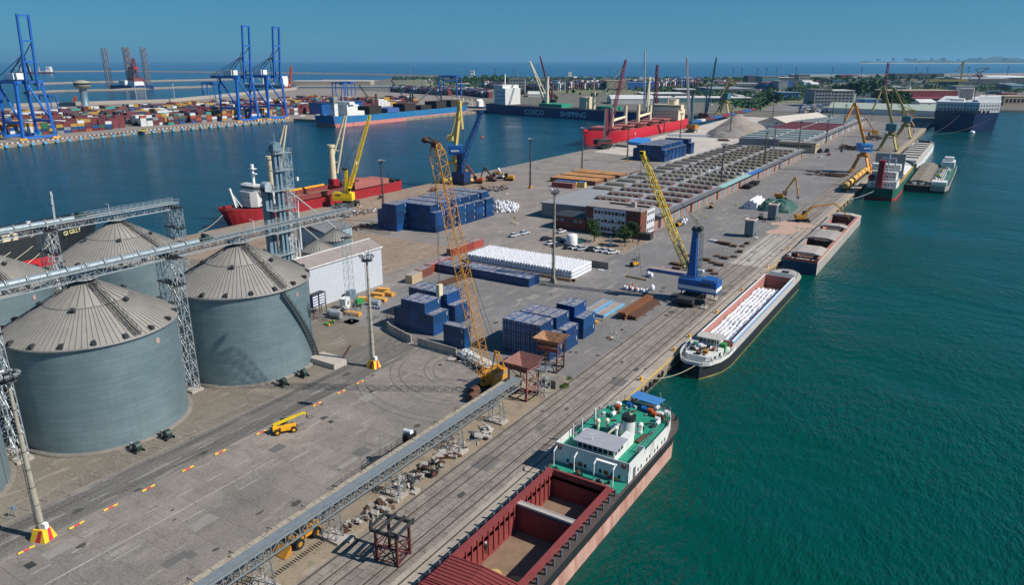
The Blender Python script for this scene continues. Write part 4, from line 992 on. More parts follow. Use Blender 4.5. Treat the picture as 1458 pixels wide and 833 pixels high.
# ================================================================ shipping containers
M('cont_paint', '#1d4f93', .45, 0, .12, .7, .22, '#6b5a4a', .9, True, objcol=True, rnd=.1)
M('cont_roof', '#8d8f93', .6, 0, .3, .9, .35, '#6f625a', 1.2, objcol=False)
def cont_roof_mat():
    m, nt, b = new_mat('cont_top'); MATS['cont_top'] = m
    oi = N(nt, 'ShaderNodeObjectInfo'); Pn = pos(nt)
    n1 = noise(nt, Pn, .9, 6, .7); n2 = noise(nt, Pn, .22, 4)
    c = mixc(nt, ramp(nt, n1, .36, .6), oi.outputs['Color'], srgb('#9a9a9e'))
    c = mixc(nt, math_(nt, 'MULTIPLY', ramp(nt, n2, .45, .7), .6), c, srgb('#8d837c'))
    nt.links.new(c, b.inputs['Base Color']); b.inputs['Roughness'].default_value = .65
    Po = pos(nt, False); sx = N(nt, 'ShaderNodeSeparateXYZ'); nt.links.new(Po, sx.inputs[0])
    bump(nt, b, math_(nt, 'SINE', math_(nt, 'MULTIPLY', sx.outputs[1], 2*math.pi/.3)), .5, .02)
cont_roof_mat()
M('cont_white', '#d6d9dc', .6, 0, .05); M('cont_rod', '#9fb0c6', .5, .3)
CW, CH = 2.44, 2.59
def cont_body(L):
    b = MB(); hw = CW/2; q = int(L/.56); st = L/(q*2)
    # corrugated long sides
    for s_ in (-1,1):
        vs = []; n = q*4
        for i in range(n+1):
            y = .12+(L-.24)*i/n; d = .045 if (i//2)%2 else 0
            x = s_*(hw-.03-d)
            vs += [(x,y,.14),(x,y,CH-.1)]
        fs = [(2*i,2*i+2,2*i+3,2*i+1) if s_>0 else (2*i,2*i+1,2*i+3,2*i+2) for i in range(n)]
        b.add(vs, fs, 0)
    for yy, s_ in ((.05,-1),(L-.05,1)):
        vs = []; n = 16
        for i in range(n+1):
            x = -hw+.1+(CW-.2)*i/n; d = .04 if (i//2)%2 else 0
            vs += [(x,yy-s_*d,.14),(x,yy-s_*d,CH-.1)]
        b.add(vs,[(2*i,2*i+2,2*i+3,2*i+1) if s_<0 else (2*i,2*i+1,2*i+3,2*i+2) for i in range(n)],0)
    b.quad((-hw+.05,.05,CH-.04),(hw-.05,.05,CH-.04),(hw-.05,L-.05,CH-.04),(-hw+.05,L-.05,CH-.04),m=1)
    b.quad((-hw+.05,.05,.1),(-hw+.05,L-.05,.1),(hw-.05,L-.05,.1),(hw-.05,.05,.1),m=0)
    return b
def cont_frame(L):
    b = MB(); hw = CW/2
    for x in (-hw+.07,hw-.07):
        for y in (.08,L-.08): b.bx(x-.07,y-.08,0,x+.07,y+.08,CH)
        b.bx(x-.05,.1,0,x+.05,L-.1,.15); b.bx(x-.05,.1,CH-.11,x+.05,L-.1,CH-.01)
    for y in (.06,L-.06): b.bx(-hw+.1,y-.05,0,hw-.1,y+.05,.16); b.bx(-hw+.1,y-.05,CH-.12,hw-.1,y+.05,CH-.01)
    return b
def cont_door():
    b = MB(); hw = CW/2
    for s_ in (-1,1): b.bx(min(s_*.02,s_*(hw-.16)),-.05,.18,max(s_*.02,s_*(hw-.16)),.0,CH-.14)
    return b
def cont_rods():
    b = MB()
    for x in (-.85,-.35,.35,.85): b.bx(x-.025,-.1,.12,x+.025,-.06,CH-.1); b.bx(x-.1,-.11,1.1,x+.22,-.07,1.2); b.bx(x-.07,-.1,.45,x+.07,-.05,.6); b.bx(x-.07,-.1,2.1,x+.07,-.05,2.25)
    return b
MESHC = {}
def cmesh(key, fn, mats):
    if key not in MESHC: MESHC[key] = fn().mesh(key, mats)
    return MESHC[key]
def obj_from(me, name, parent=None, loc=None, rz=0, color=None):
    o = bpy.data.objects.new(name, me); COL.objects.link(o); o.parent = parent
    if loc is not None: o.location = loc
    if rz: o.rotation_euler.z = rz
    if color: o.color = color
    return o
def logo_mesh(L):
    b = MB(); hw = CW/2+.012
    for s_ in (-1,1):
        y0 = L-.95 if s_ > 0 else .35
        for (a0,c0,a1,c1) in ((0,.0,.12,.62),(0,.0,.42,.12),(0,.5,.42,.62),(.12,-.35,.3,-.15)):
            b.bx(s_*hw-.006, y0+a0, 1.55+c0, s_*hw+.006, y0+a1, 1.55+c1)
    return b
BLUE = [srgb('#0a3768'), srgb('#092f59'), srgb('#0d4076'), srgb('#0b3861'), srgb('#114270')]
def container(x, y, z, label, group, L=6.06, rz=0, col=None, detail=2, doors=False, logo=True, name='shipping_container'):
    """x, y = centre of the -Y end; the box runs along +Y before rz"""
    col = col or random.choice(BLUE)
    if detail == 0:
        def one():
            b = cont_body(L); return b.join(cont_frame(L)).join(cont_door()) if doors else b.join(cont_frame(L))
        o = obj_from(cmesh(f'container_{L}_{doors}', one, ['cont_paint','cont_top']), name, None, (x,y,z), rz, col)
        return tag(o, label, 'container', group)
    t = thing(name, label, 'container', (x,y,z), rz, group)
    bd = obj_from(cmesh(f'container_body_{L}', lambda: cont_body(L), ['cont_paint','cont_top']), 'body', t, color=col)
    obj_from(cmesh(f'container_frame_{L}', lambda: cont_frame(L), ['cont_paint']), 'frame', t, color=tuple(min(1,c*1.25+.004) for c in col[:3])+(1,))
    if doors:
        d = obj_from(cmesh('container_door', cont_door, ['cont_paint']), 'door', t, color=col)
        obj_from(cmesh('container_rods', cont_rods, ['cont_rod']), 'lock_rods', d)
    if logo: obj_from(cmesh(f'container_logo_{L}', lambda: logo_mesh(L), ['cont_white']), 'logo', t)
    return t
random.seed(20)
TIER = {1: ['single tier'], 2: ['bottom tier','top tier'], 3: ['bottom tier','middle tier','top tier'], 4: ['bottom tier','second tier','third tier','top tier']}
def row(block, rowname, xs, tiers, y, grp, detail=2, doors=False, logo=True, only=None, L=6.06):
    for i, (x, n) in enumerate(zip(xs, tiers)):
        for k in range(n):
            if only and not only(i, k, n): continue
            container(x, y+random.uniform(-.04,.04), k*CH, f'blue container, {TIER[n][k]}, {ordn(i)} from left, {rowname} of {block}', grp, L, 0, None, detail, doors, logo)
GB = 'blue shipping containers stacked by the crawler crane'
cols = lambda x0, n: [x0 + CW/2 + i*2.46 for i in range(n)]
row('the hopper block','front row', cols(-85.1,5), [3,3,3,3,2], 129.4, GB, 2, True)
row('the hopper block','second row', cols(-84.6,5), [3,3,3,3,2], 135.9, GB, 2, False)
row('the hopper block','rear row', cols(-82.4,4), [2,3,3,2], 145.1, GB, 2, False)
row('the barrier block','front row', cols(-116.0,5), [2,3,3,3,2], 127.8, GB, 2, False)
row('the barrier block','back row', cols(-118.4,6), [3,3,3,3,3,2], 136.4, GB, 2, True)
for k in range(2):
    container(-98.4, 126.0, k*CH, f'blue container standing crosswise alone behind the barriers, {TIER[2][k]}', GB, 6.06, R(-90), None, 2, False)
for i, x in enumerate(cols(-129.6,10)):
    container(x, 173.9, 0, f'blue container in the long single row before the white bags, {ordn(i)} from the left', 'single row of blue containers', 6.06, 0, srgb('#123c6c'), 2, False, i==9)
for i, x in enumerate(cols(-138.2,3)):
    container(x, 172.6, 0, f'blue container in the short single row beside the red ones, {ordn(i)} from the left', 'single row of blue containers', 6.06, 0, srgb('#10345c'), 2, False, False)
GR = 'old red and brown containers fencing the yard'
container(-136.9,157.9,0,'beige wooden looking container nearest the road at the end of the red ones',GR,5.4,R(6),srgb('#a8977c'),2,False,False)
container(-138.2,163.6,0,'brown red container between the beige one and the long orange red one',GR,6.06,R(3),srgb('#74433a'),2,False,False)
container(-139.6,170.2,0,'long faded orange red container with white lettering beside the blue row',GR,12.19,R(2),srgb('#8f4435'),2,False,True)
container(-145.9,189.6,0,'long dull red container at the corner of the white bag block',GR,12.19,0,srgb('#863a34'),2,True,False)
container(-145.9,202.0,0,'short orange red container with a pale roof behind the long dull red one',GR,6.06,0,srgb('#94463a'),2,False,False)
GMID = 'blue containers stacked by the left quay'
xs = cols(-191.3,8)
row('the left quay block','front row', cols(-195.5,4), [3,4,4,4], 208.8, GMID, 1, False)
row('the left quay block','second row', xs[0:], [4]*7+[3], 215.0, GMID, 1, False, only=lambda i,k,n: i>=2 or k==3)
for r_, yy in ((3,222.0),(4,229.0),(5,235.4),(6,241.8),(7,249.0)):
    row('the left quay block', ordn(r_-1)+' row', xs, [4]*7+[3], yy, GMID, 1, False, only=lambda i,k,n: (k==3) or i==7)
def core(x0, x1, y0, rows, h, name):
    b = MB()
    for yy in rows: b.bx(x0,yy+.1,0,x1,yy+5.96,h)
    o = b.build('container_core', 'cont_paint'); o.color = BLUE[1]; tag(o, name, None, None, 'stuff')
core(-191.2,-174.3,0,(222,229,235.4,241.8,249),3*CH-.05,'lower tiers of blue containers inside the big block by the left quay')
core(-191.2,-186.4,0,(215.0,),3*CH-.05,'lower tiers of blue containers behind the front row by the left quay')
GF = 'far blue containers beside the red bulk carrier'
row('the far block','front row', cols(-195.9,9), [3]+[4]*7+[3], 456.5, GF, 0)
frows = [(463.2,'second'),(470.2,'third'),(477.2,'fourth'),(484.0,'fifth'),(491.0,'sixth'),(507,'last')]
for yy, nm in frows:
    row('the far block', nm+' row', cols(-193.4,8), [4]*7+[3], yy, GF, 0, only=lambda i,k,n: k==3 or i==7 or (nm=='last' and i>=5))
core(-193.3,-176.4,0,[a for a,_ in frows],3*CH-.05,'lower tiers of blue containers inside the far block')
# blue tarpaulin stack
M('tarp_blue','#2f7fc8',.5,0,.15,.3)
b = MB(); b.prism([P(891,205),P(925,209),P(927,200.5),P(906,199)][::1],0,2.2); tag(b.build('tarpaulin_stack','tarp_blue'),'flat stack under a bright blue tarpaulin beside the far blue containers','covered stack')
b = MB(); b.prism([P(878,208.5),P(893,210),P(894,206),P(880,205)],0,1.6); tag(b.build('tarpaulin_stack','concrete_dark'),'low dark covered stack left of the bright blue tarpaulin','covered stack')
# orange timber packs and coloured containers mid pier
M('timber_brown','#6e4d3d',.8,0,.25,.6); M('timber_orange','#a97b4b',.8,0,.25,.25)
G='orange brown timber packs on the pier'
yn = [346.8,359.6,373.5]; 
for r_, (y, x0, x1) in enumerate(((347.5,-197,-169.5),(360.6,-198,-169),(374.0,-198,-167.5))):
    n = 6; w_ = (x1-x0)/n
    for i in range(n):
        t = thing('timber_stack', f'orange topped timber stack, {ordn(i)} from left in the {["front","middle","rear"][r_]} row on the pier', 'timber stack', (x0+w_*i,y,0), 0, G)
        b = MB(); b.bx(.06,0,.15,w_-.06,10.5,2.3); 
        for k in range(2): b.bx(.06,.02+k*5.3,0,w_-.06,.3+k*5.3,.15)
        b.build('stack_side','timber_brown',t)
        b = MB()
        for k in range(3): b.bx(.1+k*(w_-.2)/3,.05,2.3,.1+(k+1)*(w_-.2)/3-.12,10.45,2.42)
        b.build('stack_top','timber_orange',t)
tag(MB().bx(-167.0,386,0,-161.5,399,2.2).build('timber_stack','timber_brown'),'brown timber stack standing alone right of the orange timber rows','timber stack')
G='small containers before the timber packs'
container(-175.3,333.9,0,'long dull red container lying crosswise before the orange timber',G,12.19,R(90),srgb('#8b3138'),2,True,False)
container(-176.0,338.9,0,'yellow container with a blue roof right behind the long dull red one',G,12.19,R(90),srgb('#c3a657'),1,False,False)
container(-171.6,340.3,0,'small yellow box with a blue roof at the right end of the dull red container',G,4.2,R(90),srgb('#cbb56a'),1,False,False)
M('tarp_top','#3b74c4',.6,0,.2,.6)
for (x0,y0,x1,y1) in ((-188.3,338,-181,340),(-180.5,338,-176,340),(-175.7,339.3,-171.8,341.6)):
    tag(MB().bx(x0,y0,CH+.0,x1,y1,CH+.12).build('roof_sheet','tarp_top'),f'blue sheet lying on the {"small" if x0>-176 else "long"} yellow container, {"left" if x0<-182 else "right" if x0<-176 else "lone"} piece','sheet')

# ================================================================ white bulk bags
def bag_mesh(b, c, s=1.0, rz=0, m=0, tilt=0, h=1.12):
    prof = [(.38,0),(.53,.1),(.57,.45),(.54,.8),(.36,1.0),(.14,1.03),(.09,1.16),(.13,1.24),(.02,1.26)]
    n = 8; vs = []
    Mx = Matrix.Translation(c) @ Matrix.Rotation(rz,4,'Z') @ Matrix.Rotation(tilt,4,'X') @ Matrix.Scale(s,4)
    for r, z in prof:
        for i in range(n):
            a = 2*math.pi*(i+.5)/n; q = 1/max(abs(math.cos(a)),abs(math.sin(a)))**.55
            vs.append(Mx @ Vector((r*math.cos(a)*q*.92, r*math.sin(a)*q*.92, z*h)))
    fs = [(j*n+i,j*n+(i+1)%n,(j+1)*n+(i+1)%n,(j+1)*n+i) for j in range(len(prof)-1) for i in range(n)]
    b.add(vs, fs, m, True); b.add(vs[-n:], [tuple(range(n))], m)
M('bag_white','#d9dbe0',.75,0,.07,2.0,.08,'#9d9a96',1.5,rnd=.08); M('bag_label','#5b86bd',.7)
bme = []
for v in range(3):
    b = MB(); bag_mesh(b,(0,0,0),1.0,0); bme.append(b.mesh('bulk_bag',['bag_white']))
def bag(x,y,z,label,group,rz=0,s=1.0,tilt=0):
    o = obj_from(bme[0],'bulk_bag',None,(x,y,z),rz); o.scale = (s,s,s); o.rotation_euler.x = tilt; return tag(o,label,'bulk bag',group)
random.seed(4)
GBAG='white bulk bags in the big block'
nx, ny = 38, 13; rest = MB()
for i in range(nx):
    for j in range(ny):
        for k in range(3):
            x = -136.2+.5+i*1.02; y = 186.6+j*1.03
            if k == 2: x += random.uniform(-.06,.06); y += random.uniform(-.06,.06)
            edge = (j == 0)
            side = (i == nx-1)
            zz = k*1.06
            if k < 2 and not (edge or side or i == 0 or j == ny-1): continue
            if edge: bag(x,y,zz,f'white bulk bag in the {["bottom","middle","top"][k]} layer of the front face of the big bag block',GBAG+f', front face, {["bottom","middle","top"][k]} layer',random.uniform(-.12,.12),random.uniform(.97,1.05))
            elif side and k == 2: bag(x,y,zz,'white bulk bag in the top layer along the right end of the big bag block',GBAG+', right end, top layer',random.uniform(-.12,.12),random.uniform(.97,1.05))
            else: bag_mesh(rest,(x,y,zz),random.uniform(.97,1.06),random.uniform(-.12,.12))
rest.bx(-135.0,187.6,0,-99,198.6,2.3)
tag(rest.build('bulk_bags','bag_white'),'the rest of the big block of white bulk bags behind its front face',None,None,'stuff')
b = MB(); b.bx(-136.4,185.2,0,-97.4,185.5,.9); tag(b.build('dunnage_board','wood'),'low brown board wall along the foot of the big bag block','board')
for x,l in ((-138.0,'left'),(-96.9,'right')): tag(MB().box((0,0,.4),(1.0,1.0,.8),.3).build('dunnage_block','rust',None,(x,186.2,0)),f'small brown block at the {l} end of the bag block','block')
tag(MB().bx(-100.6,203.6,0,-93.8,203.95,2.2).build('screen_wall','concrete_dark'),'dark freestanding wall panel just right of the white bag block','wall panel')
tag(MB().box((0,0,.2),(1.6,.9,.35),.2).build('sack','bag_white',None,(-95.3,201.3,0)),'flattened white sack lying before the dark wall panel','sack')
GP='white bulk bags hooked under the crane spreader'
for i in range(9):
    bag(-81.0+i*.86,187.0+(.0 if i%2 else .35),0,'white bulk bag in the row of nine waiting under the spreader beam',GP,random.uniform(-.2,.2),.95)
bag(-73.8,190.6,0,'tall white bulk bag standing alone right of the row of nine','single white bulk bags',0,1.35)
bag(-80.2,203.4,0,'white bulk bag left of a close pair beside brown pallets','pair of white bags',.1,1.25); bag(-79.0,202.6,0,'white bulk bag right of a close pair beside brown pallets','pair of white bags',.4,1.25)
t = thing('spreader_beam','ochre lifting spreader beam hanging on ropes over the row of nine bags','spreader beam',(0,0,0))
MB().beam((-79.8,185.2,4.6),(-73.6,185.2,4.4),.35,.4).build('beam','ochre',t)
b = MB(); tipv = Vector((-77.8,187.0,38.6))
for x in (-78.9,-75.0): b.beam((x,185.2,4.8),(-77.2,186.4,15),.05)
b.beam((-77.2,186.4,15),tipv,.05); b.beam((-76.8,186.4,15),tipv+Vector((.3,0,0)),.05); b.beam((-77.3,186.4,15),(-76.7,186.4,15),.3)
for i in range(9): b.beam((-79.6+i*.74,185.2,4.4),(-81+i*.86,187.0,1.25),.025)
b.build('sling_ropes','black',t)
# ================================================================ workers
def person(x, y, label, top='hivis', legs='cloth_dark', rz=0, arm=.3, s=1.0, z=0):
    b = MB(); me_v = []; 
    J = {'pel':(0,0,.95,.16),'ch':(0,0,1.3,.19),'nk':(0,0,1.5,.07),'hd':(0,.02,1.68,.115),'hd2':(0,.02,1.76,.1),
         'la':(-.1,0,.9,.1),'lk':(-.12,.05,.5,.07),'lf':(-.12,-.02,.08,.055),'lt':(-.12,.14,.04,.045),
         'ra':(.1,0,.9,.1),'rk':(.13,.08,.5,.07),'rf':(.15,-.06,.08,.055),'rt':(.15,.1,.04,.045),
         'ls':(-.2,0,1.42,.075),'le':(-.28,.05,1.14,.055),'lh':(-.25,.15+arm*.5,.92+arm*.4,.045),'rs':(.2,0,1.42,.075),'re':(.28,.05,1.14,.055),'rh':(.26,.2,.95,.045)}
    names = list(J); idx = {n:i for i,n in enumerate(names)}
    E_ = [('pel','ch'),('ch','nk'),('nk','hd'),('hd','hd2'),('pel','la'),('la','lk'),('lk','lf'),('lf','lt'),('pel','ra'),('ra','rk'),('rk','rf'),('rf','rt'),('ch','ls'),('ls','le'),('le','lh'),('ch','rs'),('rs','re'),('re','rh')]
    me = bpy.data.meshes.new('person'); me.from_pydata([J[n][:3] for n in names],[(idx[a],idx[c]) for a,c in E_],[]); 
    o = bpy.data.objects.new('person', me); COL.objects.link(o)
    sk = o.modifiers.new('skin','SKIN'); o.modifiers.new('sub','SUBSURF').levels = 1; o.modifiers['sub'].render_levels = 1
    for i,n in enumerate(names): me.skin_vertices[0].data[i].radius = (J[n][3],J[n][3])
    me.skin_vertices[0].data[0].use_root = True
    me.materials.append(MATS[legs]); o.location = (x,y,z); o.rotation_euler.z = rz; o.scale = (s,s,s)
    b = MB(); b.lathe([(.17,.92),(.21,1.0),(.225,1.3),(.23,1.42),(.1,1.52)],12); b.tube((-.22,0,1.42),(-.3,.05,1.15),.085,.07,8); b.tube((.22,0,1.42),(.3,.05,1.15),.085,.07,8); b.build('jacket',top,o)
    b = MB(); b.ico((0,.02,1.69),.125,0); b.build('face','skin',o)
    b = MB(); b.lathe([(.16,1.74),(.135,1.8),(.09,1.87),(.01,1.9)],10,(0,.02,0)); b.build('helmet','white' if top!='hivis_orange' else 'orange',o)
    return tag(o,label,'person')
GW='workers on the quay'
for x,y,l,tp in ((-78.9,186.2,'worker in orange hooking bags, left of the two among the nine bags','hivis_orange'),(-77.0,186.0,'worker in orange hooking bags, right of the two among the nine bags','hivis_orange'),(-79.2,189.2,'worker in orange standing behind the row of nine bags','hivis_orange')):
    person(x,y,l,tp,rz=random.uniform(0,6))['group'] = GW
# ================================================================ blue and yellow mobile harbour crane
M('lhm_blue','#14569c',.4,0,.1,1,.1,'#3b4652',1); M('lhm_yellow','#e3c22c',.45,0,.12,1,.12,'#7c6430',1)
def harbour_crane(label, x, y, boomdir, tip, h_tower, body, tower, boomc, band='white', base='dark_steel', sign=None, lat=True, S=1.0, r=.085, bx_=1.7):
    """boomdir: heading of the boom; tip in world coordinates"""
    t = thing('harbour_crane', label, 'crane', (x,y,0)); a = boomdir
    b = MB(); b.bx(-2.2,-7,1.2,2.2,7,2.3); b.bx(-4.6,-4.6,1.5,4.6,-3.8,2.2); b.bx(-4.6,3.8,1.5,4.6,4.6,2.2); b.bx(-1.6,-1.6,2.3,1.6,1.6,3.3); b.build('chassis', base, t)
    for yy in (-5.6,-3.2,-.8,1.6,4.0):
        for s_ in (-1,1): MB().tube((s_*2.3,yy,.75),(s_*1.5,yy,.75),.75,n=14).build('wheel','rubber',t)
    for sx_ in (-1,1):
        for sy in (-1,1):
            o = MB(); o.beam((sx_*2,sy*3.6,1.9),(sx_*4.7,sy*4.3,1.7),.5,.5); o.tube((sx_*4.7,sy*4.3,1.9),(sx_*4.7,sy*4.3,.3),.2,n=8); og = o.build('outrigger', base, t)
            MB().box((sx_*4.7,sy*4.3,.2),(1.5,2.6,.35),0).build('outrigger_pad','concrete',og)
    Rz = Matrix.Rotation(a,4,'Z')
    b = MB(); b.bx(-7.0,-2.4,3.3,3.6,2.4,6.6); b.bx(-6.2,-2.0,6.6,-3.0,2.0,7.1); h_ = b.xf(Rz).build('machine_house', body, t)
    b = MB(); b.bx(-7.05,-2.45,3.9,3.65,2.45,4.9); b.xf(Rz).build('stripe_band', band, h_)
    b = MB()
    for s_ in (-1,1): b.bx(-5.5,s_*2.42-.05,5.4,-2.4,s_*2.42+.05,6.0)
    b.xf(Rz).build('louvre','dark_steel',h_)
    b = MB(); b.rail([(-7,-2.4,6.6),(3,-2.4,6.6)],1,1.5,.03,2); b.rail([(-7,2.4,6.6),(3,2.4,6.6)],1,1.5,.03,2); b.rail([(-7,-2.4,6.6),(-7,2.4,6.6)],1,1.5,.03,2); b.xf(Rz).build('handrail','steel_grey',h_)
    b = MB(); q = 1.15
    vs = []
    for z, w0, w1 in ((6.6,2.5,2.2),(10.5,1.9,1.7),(h_tower,bx_*.75,bx_*.75)):
        vs += [(-w0/2+.6,-w1/2,z),(w0/2+.6,-w1/2,z),(w0/2+.6,w1/2,z),(-w0/2+.6,w1/2,z)]
    b.add(vs,[(k*4+i,k*4+(i+1)%4,(k+1)*4+(i+1)%4,(k+1)*4+i) for k in range(2) for i in range(4)]+[(8,9,10,11)])
    tw = b.xf(Rz).build('tower', tower, t)
    b = MB(); b.tube((-.6,-1,h_tower+.3),(-.6,1,h_tower+.3),.7,n=12); b.tube((.9,-.9,h_tower+.2),(.9,.9,h_tower+.2),.6,n=12); b.xf(Rz).build('sheave_head','dark_steel',tw)
    b = MB(); b.lattice((-1.3,-.6,6.6),(-1.0,-.6,h_tower),.8,.8,.045,.03,1.0,(1,0,0)); b.bx(-1.9,-1.4,h_tower-.6,-.2,1.4,h_tower-.5); b.rail([(-1.9,-1.4,h_tower-.5),(-1.9,1.4,h_tower-.5)],1,1.2,.03,2); b.xf(Rz).build('ladder','steel_grey',tw)
    b = MB(); b.bx(1.5,-2.6,h_tower*.42,3.0,-1.2,h_tower*.42+2.0); c_ = b.xf(Rz).build('cab', tower, tw); MB().bx(1.9,-2.65,h_tower*.42+.7,3.05,-1.15,h_tower*.42+1.7).xf(Rz).build('cab_window','glass',c_)
    tp = Vector(tip)-Vector((x,y,0)); f0 = Rz @ Vector((1.9,0,8.6)); d = tp-f0
    side = Rz @ Vector((0,1,0)); A = f0+d*.14; B_ = f0+d*.93
    b = MB()
    if lat:
        b.lattice(f0,A,2.2,1.9,r*1.2,r*.6,1.5,side,0,1.0,1.6); b.lattice(A,B_,1.9,1.3,r*1.2,r*.6,1.9,side,0,1.6,1.1); b.lattice(B_,tp,1.3,.8,r*1.2,r*.6,1.2,side,0,1.1,.8)
    else:
        b.beam(f0+side*.8,tp,.5); b.beam(f0-side*.8,tp,.5)
    bm = b.build('boom', boomc, t)
    b = MB(); b.tube(tp-side*.6,tp+side*.6,.65,n=12); b.box(tp+Vector((0,0,.3)),(1.2,1.2,.8),a); b.build('boom_head', boomc, bm)
    b = MB(); tt = Rz @ Vector((-.6,0,h_tower+.6))
    for s_ in (-.5,.5): b.beam(tt+side*s_,tp+side*s_*.6,.07)
    b.build('hoist_rope','black',t)
    b = MB(); b.tube(Rz @ Vector((.6,0,7.5)), f0+d*.22, .25,n=8); b.build('luffing_ram', tower, t)
    if sign: text(sign, 1.1, 'sign_white', h_, Rz @ Vector((-2.9,-2.52,5.85)), (R(90),0,a))
    return t
M('sign_white','#e6e9ec',.5)
harbour_crane('blue mobile harbour crane with a yellow lattice boom standing on outriggers at the quay edge', -60.8, 187.6, R(180), (-77.6,187.2,39.0), 20.0, 'lhm_blue','lhm_blue','lhm_yellow')
# ================================================================ steel beams, flat racks, pallets
G='long rusty steel beams on the quay'
random.seed(6)
t = thing('beam_stack','stack of long orange rusty steel sections beside the blue container block','steel stack',(-71.9,163.2,0),R(-1))
M('rust_orange','#774a2f',.8,.1,.25,1.2)
b = MB()
for k in range(5):
    for q in range(3): b.beam((.3+k*.42,0+random.uniform(-.4,.3),.4+q*.6),(.3+k*.42,17.5+random.uniform(-.3,.4),.4+q*.6),.34,.5)
b.build('upper_sections','rust_orange',t)
b = MB()
for k in range(5):
    for q in range(2): b.beam((2.5+k*.42,1+random.uniform(-.4,.3),.35+q*.5),(2.5+k*.42,17.0+random.uniform(-.3,.4),.35+q*.5),.34,.42)
for yy in (1,6,11,16): b.bx(-.2,yy,0,5.0,yy+.3,.15)
b.build('lower_sections','rust',t)
M('flat_deck','#9b8d84',.85,0,.3,.8,.3,'#6b5549',.8); M('flat_blue','#63a5cf',.6,0,.1)
for i,(x,y,l) in enumerate(((-81.4,162.0,'left of the pair'),(-77.6,161.4,'right of the pair'))):
    t = thing('flat_rack','light blue edged flat rack deck beside the blue containers, '+l,'flat rack',(x,y,0),R(-1),'flat racks by the containers')
    MB().bx(.1,.1,.25,2.5,12.2,.7).build('deck','flat_deck',t); b = MB(); b.bx(0,0,.1,.1,12.3,.8); b.bx(2.5,0,.1,2.6,12.3,.8); b.bx(.1,0,.1,2.5,.1,.8); b.bx(.1,12.2,.1,2.5,12.3,.8); b.build('side_rail','flat_blue',t)
t = thing('flat_rack','long dark blue platform lying crosswise left of the blue harbour crane','platform',(-82.5,209.0,0),0)
MB().bx(.1,.1,.3,13.0,2.6,.95).build('deck','flat_deck',t); b = MB(); b.bx(0,0,0,13.1,.1,.98); b.bx(0,2.6,0,13.1,2.7,.98); b.build('side_rail','frame_blue',t)
M('pallet_brown','#5d4536',.9,0,.3,1.5)
random.seed(14); G='brown pallet piles beside the harbour crane'
def pile(x,y,rz,w_,d_,h,label,g=G,mat='pallet_brown'):
    b = MB(); n = max(1,int(h/.28))
    for k in range(n):
        for q in range(3): b.bx(-w_/2,-d_/2+q*d_*.4,k*.28,w_/2,-d_/2+q*d_*.4+d_*.18,k*.28+.14)
        b.bx(-w_/2+random.uniform(-.06,.06),-d_/2,k*.28+.14,w_/2+random.uniform(-.06,.06),d_/2,k*.28+.24)
    tag(b.build('pallet_pile',mat,None,(x,y,0),rz),label,'pallet pile',g)
PL = [(-78.0,220.5,3.2,'far left end of the upper line'),(-74.5,220,3.0,'second in the upper line'),(-70.5,218.5,1.4,'beside the white sheet'),(-77.5,212.5,3.6,'just behind the long blue platform'),(-75.5,214.8,2.6,'behind the one at the blue platform'),
      (-70.4,209.5,2.0,'against the blue crane tower foot'),(-77.5,233.5,2.4,'near the boom of the blue crane'),(-71.5,231.0,3.0,'left in the middle line behind the crane'),(-68.3,229.0,2.2,'middle of the middle line behind the crane'),(-65.6,227.2,2.6,'right in the middle line behind the crane'),
      (-69.8,238.0,2.0,'left in the rear line'),(-66.8,236.5,2.4,'centre of the rear line'),(-64.8,240.4,1.8,'right in the rear line'),(-63.9,216.5,2.2,'right of the crane ladder'),(-66.0,219.0,1.6,'small one right of the crane tower'),
      (-74.7,257.0,2.8,'left in the line before the near kiosk'),(-71.9,255.8,2.6,'second in the line before the near kiosk'),(-69.0,254.6,1.8,'third in the line before the near kiosk'),(-66.6,256.5,1.6,'fourth in the line before the near kiosk'),(-65.0,247.8,1.8,'nearest the rails below the kiosk'),(-66.2,261.3,1.5,'small one at the kiosk corner')]
for x,y,w_,l in PL: pile(x,y,random.uniform(-.2,.2),w_,1.7,random.uniform(.6,1.3),'brown pallet pile, '+l)
M('sheet_white','#cfd4da',.6,0,.1,.6)
for x,y,w_,d_,l in ((-73.4,218.4,1.6,1.4,'white wrapped bale between brown pallet piles'),(-69.4,216.5,4.2,1.6,'long flat white plastic sheet beside brown pallet piles'),(-78.2,258.4,1.6,1.4,'white wrapped bale left of the pile line before the kiosk'),(-76.9,258.0,1.4,1.4,'white wrapped bale touching the pile line before the kiosk')):
    tag(MB().box((0,0,.35),(w_,d_,.7),.1).build('wrapped_bale','sheet_white',None,(x,y,0)),l,'bale')
scrap('yellow machine part on a pallet by the rusty beams', -75.2,156.6,10,1.1,('yellow','wood'),1.0,31,.8)
scrap('few scattered boards on the concrete before the rusty beams', -74.8,160.0,6,1.4,('pallet_brown','concrete'),.3,32,.9)
scrap('broken strips of timber and stones along the rail kerb', -66.5,152.0,12,5.0,('pallet_brown','concrete'),.15,33,.8)
# long pipes behind the left container block
t = thing('steel_bundle','bundle of dark rusty steel bars lying behind the left blue container block','steel stack',(-129.4,161.2,0),R(-4))
b = MB()
for k in range(7): b.beam((k*.45,0,.3),(k*.45,13,.3),.28); b.beam((k*.45+.2,.5,.62),(k*.45+.2,12.4,.62),.24)
b.build('bars','rust',t); MB().bx(-.3,.2,0,3.3,.6,.16).build('bearer','wood',t)
